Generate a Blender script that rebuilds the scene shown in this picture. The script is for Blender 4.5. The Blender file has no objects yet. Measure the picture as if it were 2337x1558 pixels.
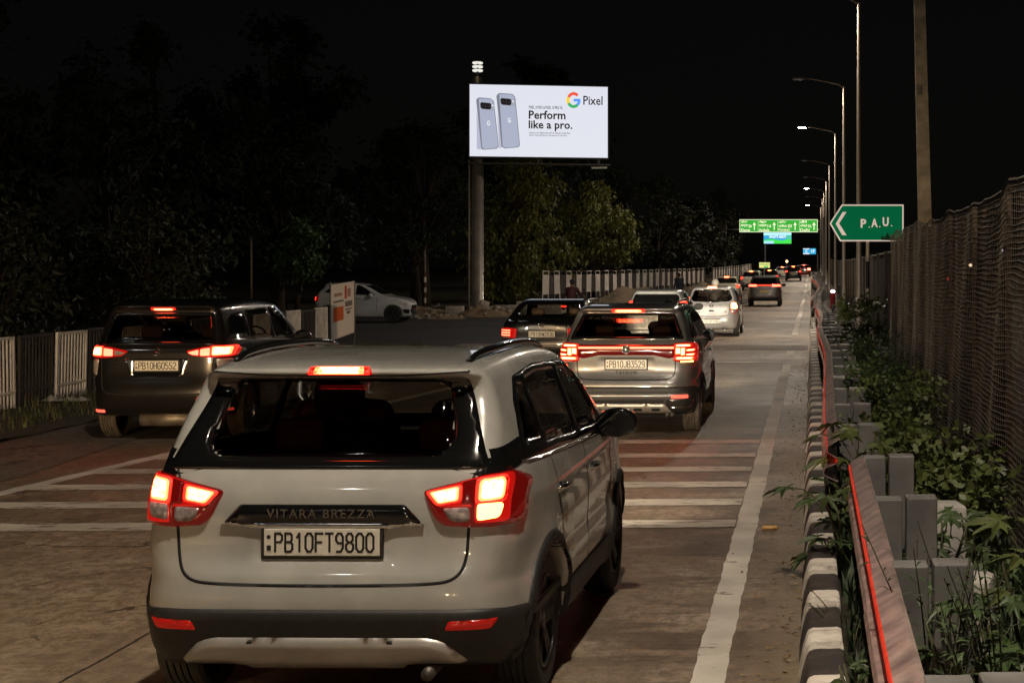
import bpy, bmesh, math, random
import numpy as np
from mathutils import Vector, Matrix
from mathutils.geometry import delaunay_2d_cdt, tessellate_polygon

rnd = random.Random(7)
SC = bpy.context.scene
COL = SC.collection
PI = math.pi

# ------------------------------------------------------------------ camera
cam_d = bpy.data.cameras.new("camera")
cam_d.sensor_width = 36.0
cam_d.lens = 36.0 * 3700 / 2337
cam_d.shift_x = -(1852 - 1168.5) / 2337
cam_d.shift_y = -(779 - 613) / 2337
cam_d.clip_start = 0.1
cam_d.clip_end = 3000
CAM = bpy.data.objects.new("camera", cam_d)
CAM.location = (0, 0, 2.04)
CAM.rotation_euler = (math.radians(90), 0, 0)
COL.objects.link(CAM)
SC.camera = CAM

# ------------------------------------------------------------------ night sky
W = bpy.data.worlds.new("World")
SC.world = W
W.use_nodes = True
wn, wl = W.node_tree.nodes, W.node_tree.links
sky = wn.new("ShaderNodeTexSky")
sky.sky_type = 'NISHITA'
sky.sun_disc = False
sky.sun_elevation = math.radians(4)
sky.sun_rotation = math.radians(200)
hsv = wn.new("ShaderNodeHueSaturation")
hsv.inputs['Saturation'].default_value = 0.25
wl.new(sky.outputs[0], hsv.inputs['Color'])
wl.new(hsv.outputs[0], wn['Background'].inputs['Color'])
wn['Background'].inputs['Strength'].default_value = 0.0006

sun_d = bpy.data.lights.new("moon", 'SUN')
sun_d.energy = 0.012
sun_d.angle = math.radians(0.5)
sun_d.color = (1.0, 0.94, 0.85)
sun_o = bpy.data.objects.new("moon", sun_d)
sun_o.rotation_euler = (math.radians(60), 0, math.radians(-20))
COL.objects.link(sun_o)

SC.view_settings.view_transform = 'Standard'
SC.view_settings.look = 'None'
SC.view_settings.exposure = 0.25
SC.view_settings.gamma = 1.0
SC.render.engine = 'CYCLES'
SC.cycles.use_denoising = True
SC.cycles.max_bounces = 8
SC.cycles.transparent_max_bounces = 12
SC.cycles.sample_clamp_indirect = 4.0
SC.cycles.caustics_reflective = False
SC.cycles.caustics_refractive = False

# ------------------------------------------------------------------ lamps of the place
def light(name, kind, loc, energy, color, target=None, size=0.1, angle=60, blend=0.5, parent=None):
    d = bpy.data.lights.new(name, kind)
    d.energy = energy
    d.color = color
    if kind == 'SPOT':
        d.spot_size = math.radians(angle); d.spot_blend = blend; d.shadow_soft_size = size
    elif kind == 'AREA':
        d.shape = 'DISK'; d.size = size
    else:
        d.shadow_soft_size = size
    o = bpy.data.objects.new(name, d)
    o.location = loc
    if target is not None:
        o.rotation_euler = (Vector(target) - Vector(loc)).to_track_quat('-Z', 'Y').to_euler()
    COL.objects.link(o)
    if parent: o.parent = parent
    return o

WARM = (1.0, 0.70, 0.38)
LED = (1.0, 0.85, 0.68)
# ------------------------------------------------------------------ scene helpers
def gz(y):
    """height of the road surface: flat, then climbing gently beyond 60 m"""
    if y < 60: return 0.0
    if y < 200: return 5e-5 * (y - 60) ** 2
    if y < 300: return 0.98 + 0.014 * (y - 200) - 7e-5 * (y - 200) ** 2
    return 1.68

def tag(o, label=None, cat=None, group=None, kind=None):
    if label: o['label'] = label
    if cat: o['category'] = cat
    if group: o['group'] = group
    if kind: o['kind'] = kind
    return o

def empty(name, loc=(0, 0, 0), rz=0.0, label=None, cat=None, group=None):
    o = bpy.data.objects.new(name, None)
    o.empty_display_size = 0.2
    o.location = loc
    o.rotation_euler = (0, 0, rz)
    COL.objects.link(o)
    return tag(o, label, cat, group)

def mesh_obj(name, V, F, mat, parent=None, smooth=True, mats=None, fm=None):
    me = bpy.data.meshes.new(name)
    if isinstance(V, np.ndarray): V = V.tolist()
    if isinstance(F, np.ndarray): F = F.tolist()
    me.from_pydata(V, [], F)
    for m in (mats or [mat]): me.materials.append(m)
    if fm is not None: me.polygons.foreach_set('material_index', fm)
    if smooth: me.polygons.foreach_set('use_smooth', [True] * len(me.polygons))
    me.update()
    o = bpy.data.objects.new(name, me)
    COL.objects.link(o)
    if parent: o.parent = parent
    return o

class MB:
    """collects boxes, tubes, lathes and polygons into one mesh"""
    def __init__(s): s.V = []; s.F = []; s.M = []; s.m = 0
    def add(s, V, F):
        n = len(s.V)
        s.V += [tuple(v) for v in V]
        s.F += [tuple(i + n for i in f) for f in F]
        s.M += [s.m] * len(F)
        return s
    def box(s, c, size, rot=None, bev=0.0):
        hx, hy, hz = size[0] / 2, size[1] / 2, size[2] / 2
        if bev <= 0:
            V = [(x, y, z) for x in (-hx, hx) for y in (-hy, hy) for z in (-hz, hz)]
            F = [(0, 1, 3, 2), (4, 6, 7, 5), (0, 4, 5, 1), (2, 3, 7, 6), (0, 2, 6, 4), (1, 5, 7, 3)]
        else:
            bm = bmesh.new(); bmesh.ops.create_cube(bm, size=1)
            for v in bm.verts: v.co = Vector((v.co.x * size[0], v.co.y * size[1], v.co.z * size[2]))
            bmesh.ops.bevel(bm, geom=bm.edges[:], offset=bev, segments=2, affect='EDGES', profile=0.5)
            V = [tuple(v.co) for v in bm.verts]; F = [tuple(v.index for v in f.verts) for f in bm.faces]
            bm.free()
        M = rot if rot is not None else Matrix.Identity(3)
        return s.add([tuple(M @ Vector(v) + Vector(c)) for v in V], F)
    def tube(s, pts, r, n=8, cap=True):
        pts = [Vector(p) for p in pts]
        rs = r if isinstance(r, (list, tuple)) else [r] * len(pts)
        V = []; F = []
        ref = None
        for i, p in enumerate(pts):
            t = (pts[min(i + 1, len(pts) - 1)] - pts[max(i - 1, 0)])
            if t.length < 1e-9: t = Vector((0, 0, 1))
            t.normalize()
            if ref is None or abs(ref.dot(t)) > .95:
                ref = Vector((0, 0, 1)) if abs(t.z) < .9 else Vector((1, 0, 0))
            u = (ref - t * ref.dot(t)).normalized(); w = t.cross(u); ref = u
            for k in range(n):
                a = 2 * PI * k / n
                V.append(tuple(p + (u * math.cos(a) + w * math.sin(a)) * rs[i]))
        for i in range(len(pts) - 1):
            for k in range(n):
                a, b = i * n + k, i * n + (k + 1) % n
                F.append((a, b, b + n, a + n))
        if cap:
            F.append(tuple(range(n - 1, -1, -1))); F.append(tuple(range((len(pts) - 1) * n, len(pts) * n)))
        return s.add(V, F)
    def lathe(s, prof, n=32, axis='z', c=(0, 0, 0)):
        """prof: (radius, height) pairs"""
        V = []; F = []
        for r, h in prof:
            for k in range(n):
                a = 2 * PI * k / n; p, q = r * math.cos(a), r * math.sin(a)
                v = (p, q, h) if axis == 'z' else ((h, p, q) if axis == 'x' else (q, h, p))
                V.append((v[0] + c[0], v[1] + c[1], v[2] + c[2]))
        for i in range(len(prof) - 1):
            for k in range(n):
                a, b = i * n + k, i * n + (k + 1) % n
                F.append((a, b, b + n, a + n))
        return s.add(V, F)
    def prism(s, poly, T, th):
        """flat polygon (2-D) placed by T(a,b,depth)->(x,y,z), thickness th"""
        n = len(poly)
        tris = tessellate_polygon([[Vector((p[0], p[1], 0)) for p in poly]])
        V = [T(p[0], p[1], 0) for p in poly] + [T(p[0], p[1], th) for p in poly]
        F = [tuple(t) for t in tris] + [tuple(i + n for i in reversed(t)) for t in tris]
        for i in range(n): j = (i + 1) % n; F.append((i, j, j + n, i + n))
        return s.add(V, F)
    def build(s, name, mat, parent=None, smooth=False, mats=None):
        return mesh_obj(name, s.V, s.F, mat, parent, smooth, mats, s.M if mats else None)

def shade_auto(o, ang=35):
    me = o.data
    bm = bmesh.new(); bm.from_mesh(me)
    bmesh.ops.recalc_face_normals(bm, faces=bm.faces[:])
    for f in bm.faces: f.smooth = True
    for e in bm.edges:
        e.smooth = len(e.link_faces) == 2 and e.calc_face_angle(0) < math.radians(ang)
    bm.to_mesh(me); bm.free()
    return o

# ------------------------------------------------------------------ materials
MATS = {}
def mat(name, col, rough=0.6, metal=0.0, coat=0.0, emit=None, strength=0.0, noise=0.0, nscale=8.0, bump=0.0, spec=0.5, back=None):
    if name in MATS: return MATS[name]
    m = bpy.data.materials.new(name); m.use_nodes = True
    nt = m.node_tree; b = nt.nodes['Principled BSDF']
    b.inputs['Base Color'].default_value = (*col, 1)
    b.inputs['Roughness'].default_value = rough
    b.inputs['Metallic'].default_value = metal
    b.inputs['Coat Weight'].default_value = coat
    b.inputs['Coat Roughness'].default_value = 0.04
    b.inputs['Specular IOR Level'].default_value = spec
    if emit:
        b.inputs['Emission Color'].default_value = (*emit, 1)
        b.inputs['Emission Strength'].default_value = strength
    if noise or bump:
        tc = nt.nodes.new('ShaderNodeTexCoord')
        nz = nt.nodes.new('ShaderNodeTexNoise')
        nz.inputs['Scale'].default_value = nscale; nz.inputs['Detail'].default_value = 6
        nt.links.new(tc.outputs['Object'], nz.inputs['Vector'])
        if noise:
            mx = nt.nodes.new('ShaderNodeMix'); mx.data_type = 'RGBA'
            mx.inputs['A'].default_value = (*[c * (1 - noise) for c in col], 1)
            mx.inputs['B'].default_value = (*[min(1, c * (1 + noise)) for c in col], 1)
            rp = nt.nodes.new('ShaderNodeMapRange'); rp.inputs['From Min'].default_value = .3; rp.inputs['From Max'].default_value = .7
            nt.links.new(nz.outputs['Fac'], rp.inputs['Value'])
            nt.links.new(rp.outputs[0], mx.inputs['Factor'])
            nt.links.new(mx.outputs['Result'], b.inputs['Base Color'])
        if bump:
            bp = nt.nodes.new('ShaderNodeBump'); bp.inputs['Strength'].default_value = bump; bp.inputs['Distance'].default_value = .02
            nt.links.new(nz.outputs['Fac'], bp.inputs['Height'])
            nt.links.new(bp.outputs[0], b.inputs['Normal'])
    if back:
        g = nt.nodes.new('ShaderNodeNewGeometry'); d = nt.nodes.new('ShaderNodeBsdfDiffuse')
        d.inputs['Color'].default_value = (*back, 1)
        ms = nt.nodes.new('ShaderNodeMixShader'); out = nt.nodes['Material Output']
        nt.links.new(g.outputs['Backfacing'], ms.inputs[0])
        nt.links.new(b.outputs[0], ms.inputs[1]); nt.links.new(d.outputs[0], ms.inputs[2])
        nt.links.new(ms.outputs[0], out.inputs['Surface'])
    MATS[name] = m
    return m

def emat(name, col, strength):
    """something that gives off light"""
    return mat(name, (0.02, 0.02, 0.02), 0.4, emit=col, strength=strength)

def glass_mat(name, tint, refl=1.0):
    if name in MATS: return MATS[name]
    m = bpy.data.materials.new(name); m.use_nodes = True
    nt = m.node_tree; nt.nodes.remove(nt.nodes['Principled BSDF'])
    out = nt.nodes['Material Output']
    tr = nt.nodes.new('ShaderNodeBsdfTransparent'); tr.inputs['Color'].default_value = (*tint, 1)
    gl = nt.nodes.new('ShaderNodeBsdfGlossy'); gl.inputs['Roughness'].default_value = 0.03
    gl.inputs['Color'].default_value = (refl, refl, refl, 1)
    lw = nt.nodes.new('ShaderNodeLayerWeight'); lw.inputs['Blend'].default_value = .5
    pw = nt.nodes.new('ShaderNodeMath'); pw.operation = 'POWER'; pw.inputs[1].default_value = 4.5
    fr = nt.nodes.new('ShaderNodeMath'); fr.operation = 'MULTIPLY_ADD'; fr.inputs[1].default_value = .85; fr.inputs[2].default_value = .045
    nt.links.new(lw.outputs['Facing'], pw.inputs[0]); nt.links.new(pw.outputs[0], fr.inputs[0])
    ms = nt.nodes.new('ShaderNodeMixShader')
    nt.links.new(fr.outputs[0], ms.inputs[0]); nt.links.new(tr.outputs[0], ms.inputs[1]); nt.links.new(gl.outputs[0], ms.inputs[2])
    nt.links.new(ms.outputs[0], out.inputs['Surface'])
    MATS[name] = m
    return m

BLACK_PLASTIC = mat('black_plastic', (0.018, 0.017, 0.016), 0.55, noise=.3, nscale=30)
GLOSS_BLACK = mat('gloss_black', (0.006, 0.006, 0.006), 0.12, coat=.6)
RUBBER = mat('rubber', (0.022, 0.020, 0.018), 0.75, noise=.4, nscale=25, bump=.2)
TYRE_DUST = mat('dusty_rubber', (0.085, 0.070, 0.055), 0.85, noise=.5, nscale=22, bump=.3)
ALLOY = mat('alloy', (0.35, 0.34, 0.33), 0.35, metal=.9)
DARK_ALLOY = mat('dark_alloy', (0.06, 0.06, 0.06), 0.4, metal=.7)
CHROME = mat('chrome', (0.75, 0.75, 0.74), 0.12, metal=1.0)
SILVER = mat('silver_trim', (0.42, 0.40, 0.37), 0.38, metal=.55, noise=.12)
STEEL = mat('galvanised_steel', (0.19, 0.18, 0.172), 0.55, metal=.25, noise=.25, nscale=5, bump=.12)
PLATE_W = mat('plate_white', (0.72, 0.68, 0.58), 0.35, noise=.06, nscale=20)
PLATE_Y = mat('plate_yellow', (0.75, 0.55, 0.12), 0.35, noise=.08, nscale=20)
INK = mat('black_ink', (0.012, 0.012, 0.012), 0.5)
SEAM = mat('seam_dark', (0.008, 0.008, 0.008), 0.8)
LENS_RED = mat('red_lens', (0.16, 0.004, 0.004), 0.12, coat=.5, emit=(1, .010, .006), strength=.38)
LENS_DARK = mat('dark_red_lens', (0.07, 0.003, 0.003), 0.10, coat=.6, emit=(1, .01, .006), strength=.07)
LENS_CLEAR = mat('clear_lens', (0.30, 0.25, 0.24), 0.15, coat=.5, noise=.4, nscale=40)
def ribbed_lamp(name, col, lo, hi, scale):
    """a lit lens whose small prisms are unevenly bright"""
    m = emat(name, col, hi); nt = m.node_tree; b = nt.nodes['Principled BSDF']
    tc = nt.nodes.new('ShaderNodeTexCoord'); v = nt.nodes.new('ShaderNodeTexVoronoi'); v.inputs['Scale'].default_value = scale
    n = nt.nodes.new('ShaderNodeTexNoise'); n.inputs['Scale'].default_value = scale * .22
    mm = nt.nodes.new('ShaderNodeMath'); mm.operation = 'MULTIPLY'
    r = nt.nodes.new('ShaderNodeMapRange'); r.inputs['From Min'].default_value = .08; r.inputs['From Max'].default_value = .36; r.inputs['To Min'].default_value = lo; r.inputs['To Max'].default_value = hi
    nt.links.new(tc.outputs['Object'], v.inputs['Vector']); nt.links.new(tc.outputs['Object'], n.inputs['Vector'])
    nt.links.new(v.outputs['Distance'], mm.inputs[0]); nt.links.new(n.outputs['Fac'], mm.inputs[1]); nt.links.new(mm.outputs[0], r.inputs['Value']); nt.links.new(r.outputs[0], b.inputs['Emission Strength'])
    return m
LAMP_RED = emat('tail_lamp_glow', (1.0, 0.035, 0.015), 3.2)
LAMP_ON = ribbed_lamp('brake_lamp_lit', (1.0, 0.075, 0.022), 22.0, 60.0, 45)
LAMP_GLOW = emat('brake_lamp_outer', (1.0, 0.016, 0.007), 3.0)
LAMP_MID = emat('brake_lamp_rim', (1.0, 0.05, 0.015), 14.0)
LAMP_BAR = emat('light_bar_lit', (1.0, 0.06, 0.03), 10.0)
LAMP_AMBER = emat('amber_lamp_lit', (1.0, 0.55, 0.12), 5.0)
REFLECT_RED = mat('red_reflector', (0.30, 0.01, 0.008), 0.2, emit=(1, .02, .01), strength=.12)  # slight glow of its own stands in for light thrown back
REFLECT_GLOW = emat('red_reflector_glow', (1.0, 0.09, 0.05), 2.0)  # a reflector, no lamp; returned light is put in as emission
PLATE_LAMP = emat('plate_lamp_glow', (1.0, 0.50, 0.18), 1.1)
HEAD_ON = emat('headlamp_lit', (1.0, 0.95, 0.85), 6.0)
GLASS_TINT = glass_mat('tinted_glass', (0.42, 0.38, 0.33))
GLASS_CLEAR = glass_mat('window_glass', (0.80, 0.78, 0.74))
GLASS_DARK = mat('dark_glass', (0.008, 0.008, 0.009), 0.04, coat=.5)
SEAT = mat('seat_fabric', (0.035, 0.030, 0.028), 0.85, noise=.3, nscale=30)
SEAT_TAN = mat('seat_tan_leather', (0.22, 0.16, 0.11), 0.6, noise=.2, nscale=20)
INTERIOR = mat('interior_plastic', (0.020, 0.018, 0.017), 0.7)

# ------------------------------------------------------------------ signed-distance modelling
def sd_poly(px, py, poly):
    poly = np.asarray(poly, float)
    shp = px.shape
    px = px.ravel(); py = py.ravel()
    d = np.full(px.shape, 1e18); s = np.ones(px.shape)
    n = len(poly)
    for i in range(n):
        a = poly[i]; b = poly[i - 1]
        e = b - a
        wx = px - a[0]; wy = py - a[1]
        t = np.clip((wx * e[0] + wy * e[1]) / max(e @ e, 1e-12), 0, 1)
        bx = wx - e[0] * t; by = wy - e[1] * t
        d = np.minimum(d, bx * bx + by * by)
        c1 = py >= a[1]; c2 = py < b[1]; c3 = e[0] * wy > e[1] * wx
        flip = (c1 & c2 & c3) | (~c1 & ~c2 & ~c3)
        s = np.where(flip, -s, s)
    return (s * np.sqrt(d)).reshape(shp)

def smax(a, b, k):
    return np.maximum(a, b) + np.maximum(k - np.abs(a - b), 0) ** 2 / (4 * k)
def smin(a, b, k):
    return -smax(-a, -b, k)

def chaikin(poly, n=1, closed=True):
    P = [np.array(p, float) for p in poly]
    for _ in range(n):
        Q = []
        m = len(P)
        for i in range(m if closed else m - 1):
            a, b = P[i], P[(i + 1) % m]
            Q += [a * .75 + b * .25, a * .25 + b * .75]
        if not closed: Q = [P[0]] + Q + [P[-1]]
        P = Q
    return [tuple(p) for p in P]

def grad(f, P, e=.004):
    G = np.empty_like(P)
    for k in range(3):
        D = np.zeros(3); D[k] = e
        G[:, k] = (f(P + D) - f(P - D)) / (2 * e)
    return G

def surface_nets(V, org, h):
    ins = V < 0
    c = [(0, 0, 0), (1, 0, 0), (0, 1, 0), (1, 1, 0), (0, 0, 1), (1, 0, 1), (0, 1, 1), (1, 1, 1)]
    nx, ny, nz = V.shape
    sl = lambda A, o: A[o[0]:nx - 1 + o[0], o[1]:ny - 1 + o[1], o[2]:nz - 1 + o[2]]
    cnt = sum(sl(ins, o).astype(np.int8) for o in c)
    act = (cnt > 0) & (cnt < 8)
    I = np.argwhere(act)
    idx = np.full(act.shape, -1, np.int64); idx[act] = np.arange(len(I))
    vals = np.stack([V[I[:, 0] + o[0], I[:, 1] + o[1], I[:, 2] + o[2]] for o in c], 1)
    acc = np.zeros((len(I), 3)); n = np.zeros(len(I))
    for a in range(8):
        for b in range(a + 1, 8):
            if sum(abs(c[a][k] - c[b][k]) for k in range(3)) != 1: continue
            va, vb = vals[:, a], vals[:, b]
            m = (va < 0) != (vb < 0)
            t = np.where(m, va / np.where(m, va - vb, 1), 0)[:, None]
            p = np.array(c[a]) + t * (np.array(c[b]) - np.array(c[a]))
            acc += p * m[:, None]; n += m
    P = (I + acc / n[:, None]) * h + np.array(org)
    Q = []
    for ax in range(3):
        o = [0, 0, 0]; o[ax] = 1
        A = ins[:nx - o[0], :ny - o[1], :nz - o[2]]; B = ins[o[0]:, o[1]:, o[2]:]
        E = np.argwhere(A != B)
        u, v = (ax + 1) % 3, (ax + 2) % 3
        E = E[(E[:, u] > 0) & (E[:, v] > 0) & (E[:, u] < V.shape[u] - 1) & (E[:, v] < V.shape[v] - 1)]
        def cell(du, dv):
            C = E.copy(); C[:, u] += du; C[:, v] += dv
            return idx[C[:, 0], C[:, 1], C[:, 2]]
        q = np.stack([cell(-1, -1), cell(0, -1), cell(0, 0), cell(-1, 0)], 1)
        fl = ~ins[E[:, 0], E[:, 1], E[:, 2]]
        q[fl] = q[fl][:, ::-1]
        Q.append(q)
    Q = np.concatenate(Q)
    return P, Q[(Q >= 0).all(1)]

def sdf_mesh(f, lo, hi, h, it=2):
    lo = np.array(lo, float); hi = np.array(hi, float)
    n = np.ceil((hi - lo) / h).astype(int) + 1
    ax = [lo[k] + h * np.arange(n[k]) for k in range(3)]
    G = np.stack(np.meshgrid(*ax, indexing='ij'), -1).reshape(-1, 3)
    V = f(G).reshape(n)
    P, Q = surface_nets(V, lo, h)
    for _ in range(it):
        g = grad(f, P, h * .2); s = (f(P) / np.maximum((g * g).sum(1), .05))[:, None] * g
        l = np.linalg.norm(s, axis=1, keepdims=True); s *= np.minimum(1, h * .6 / np.maximum(l, 1e-9))
        P = P - s
    return P, Q

def capsule(P, a, b, ra, rb):
    a = np.array(a, float); b = np.array(b, float)
    ba = b - a; t = np.clip(((P - a) @ ba) / max(ba @ ba, 1e-9), 0, 1)
    return np.linalg.norm(P - a - t[:, None] * ba, axis=1) - (ra + (rb - ra) * t)
def ellipsoid(P, c, r):
    q = (P - np.array(c)) / np.array(r)
    k0 = np.linalg.norm(q, axis=1); k1 = np.linalg.norm(q / np.array(r), axis=1)
    return k0 * (k0 - 1) / np.maximum(k1, 1e-9)
def rbox(P, c, half, r):
    q = np.abs(P - np.array(c)) - (np.array(half) - r)
    return np.linalg.norm(np.maximum(q, 0), axis=1) + np.minimum(q.max(1), 0) - r

# ------------------------------------------------------------------ patches laid on a curved body
def roundpoly(poly, r, n=4):
    out = []
    m = len(poly)
    for i in range(m):
        p0, p, p1 = (Vector(poly[i - 1]), Vector(poly[i]), Vector(poly[(i + 1) % m]))
        a = (p0 - p); b = (p1 - p)
        rr = min(r, a.length * .45, b.length * .45)
        A = p + a.normalized() * rr; B = p + b.normalized() * rr
        for k in range(n + 1):
            t = k / n
            q = A * (1 - t) ** 2 + p * 2 * t * (1 - t) + B * t * t
            out.append((q.x, q.y))
    return out

def densify(poly, res):
    out = []
    for i in range(len(poly)):
        a = Vector(poly[i]); b = Vector(poly[(i + 1) % len(poly)])
        n = max(1, int((b - a).length / res))
        for k in range(n):
            q = a.lerp(b, k / n); out.append((q.x, q.y))
    return out

def tri2d(poly, holes, res):
    loops = [densify(poly, res)] + [densify(h, res) for h in holes]
    V = []; E = []
    for L in loops:
        n0 = len(V)
        V += L; E += [(n0 + i, n0 + (i + 1) % len(L)) for i in range(len(L))]
    nb = len(V)
    A = np.array(poly)
    xs = np.arange(A[:, 0].min() + res / 2, A[:, 0].max(), res); ys = np.arange(A[:, 1].min() + res / 2, A[:, 1].max(), res)
    if len(xs) and len(ys):
        gx, gy = np.meshgrid(xs, ys); gx = gx.ravel(); gy = gy.ravel()
        d = sd_poly(gx, gy, poly)
        for h in holes: d = np.maximum(d, -sd_poly(gx, gy, h))
        k = d < -res * .45
        V = V + list(zip(gx[k], gy[k]))
    r = delaunay_2d_cdt([Vector(v) for v in V], E, [], 0, 1e-6)
    P = np.array([(v.x, v.y) for v in r[0]]); T = np.array([t for t in r[2] if len(t) == 3])
    c = P[T].mean(1)
    d = sd_poly(c[:, 0], c[:, 1], poly)
    for h in holes: d = np.maximum(d, -sd_poly(c[:, 0], c[:, 1], h))
    return P, T[d < 0]

def trace(f, O, D, steps=90, tmax=4.0):
    t = np.zeros(len(O))
    for _ in range(steps):
        v = f(O + t[:, None] * D)
        t = np.minimum(t + v * .75, tmax)
    P = O + t[:, None] * D
    return P, np.abs(f(P)) < .006

def patch_data(f, poly, axis, L=4.0, holes=(), off=.003, th=.006, bev=.01, res=.03, side=1):
    P2, T = tri2d(poly, list(holes), res)
    a, b = P2[:, 0], P2[:, 1]
    one = np.ones(len(a))
    if axis == 'rear': O = np.stack([a, -.5 * one, b], 1); D = np.array([0, 1., 0])
    elif axis == 'front': O = np.stack([a, (L + .5) * one, b], 1); D = np.array([0, -1., 0])
    elif axis == 'side': O = np.stack([side * 1.4 * one, a, b], 1); D = np.array([-side * 1., 0, 0])
    else: O = np.stack([a, b, 2.6 * one], 1); D = np.array([0, 0, -1.])
    D = np.repeat(D[None], len(O), 0)
    P, ok = trace(f, O, D)
    N = grad(f, P, .006); N /= np.maximum(np.linalg.norm(N, axis=1, keepdims=True), 1e-9)
    T = T[ok[T].all(1)]
    if not len(T): return None
    d = -sd_poly(a, b, poly)
    for h in holes: d = np.minimum(d, sd_poly(a, b, h))
    q = np.clip(d / max(bev, 1e-6), 0, 1)
    hgt = off + th * np.sqrt(np.maximum(1 - (1 - q) ** 2, 0))
    top = P + N * hgt[:, None]
    # orient triangles along the normals
    fn = np.cross(top[T[:, 1]] - top[T[:, 0]], top[T[:, 2]] - top[T[:, 0]])
    fl = (fn * N[T[:, 0]]).sum(1) < 0
    T[fl] = T[fl][:, ::-1]
    # walls at the rim
    cnt = {}
    for t in T:
        for i in range(3):
            e = (int(t[i]), int(t[(i + 1) % 3])); k = (min(e), max(e))
            cnt[k] = None if k in cnt else e
    rim = [e for e in cnt.values() if e]
    ids = sorted({i for e in rim for i in e}); mp = {i: len(top) + j for j, i in enumerate(ids)}
    low = P[ids] - N[ids] * .006
    V = np.concatenate([top, low])
    F = [tuple(int(i) for i in t) for t in T] + [(e[1], e[0], mp[e[0]], mp[e[1]]) for e in rim]
    used = sorted({i for f_ in F for i in f_}); m2 = {i: j for j, i in enumerate(used)}
    return V[used], [tuple(m2[i] for i in f_) for f_ in F]

def strip(line, w):
    """polygon round a polyline"""
    L = [Vector(p) for p in line]; A = []; B = []
    for i, p in enumerate(L):
        t = (L[min(i + 1, len(L) - 1)] - L[max(i - 1, 0)]).normalized(); n = Vector((-t.y, t.x)) * w / 2
        A.append(tuple(p + n)); B.append(tuple(p - n))
    return A + B[::-1]

def mirror(poly): return [(-x, z) for x, z in poly][::-1]
def rect(x0, z0, x1, z1): return [(x0, z0), (x1, z0), (x1, z1), (x0, z1)]
def arc(c, r, a0, a1, n=20): return [(c[0] + r * math.cos(math.radians(a0 + (a1 - a0) * k / n)), c[1] + r * math.sin(math.radians(a0 + (a1 - a0) * k / n))) for k in range(n + 1)]

# ------------------------------------------------------------------ lettering
def text_data(s, size, ext=.001, align='CENTER', bold=0.0, sx=1.0, spacing=1.0, res=3):
    c = bpy.data.curves.new('lettering', 'FONT')
    c.body = s; c.size = size; c.extrude = ext; c.align_x = align; c.align_y = 'CENTER'
    c.offset = bold; c.space_character = spacing; c.resolution_u = res
    o = bpy.data.objects.new('lettering', c); COL.objects.link(o)
    dg = bpy.context.evaluated_depsgraph_get(); dg.update()
    me = bpy.data.meshes.new_from_object(o.evaluated_get(dg))
    V = [(v.co.x * sx, v.co.y, v.co.z) for v in me.vertices]; F = [tuple(p.vertices) for p in me.polygons]
    bpy.data.objects.remove(o); bpy.data.curves.remove(c); bpy.data.meshes.remove(me)
    return V, F

def text_obj(name, s, size, T, m, parent=None, **k):
    """T maps (right, up, out) to the parent's space"""
    V, F = text_data(s, size, **k)
    return mesh_obj(name, [T(*v) for v in V], F, m, parent, smooth=False)

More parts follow.
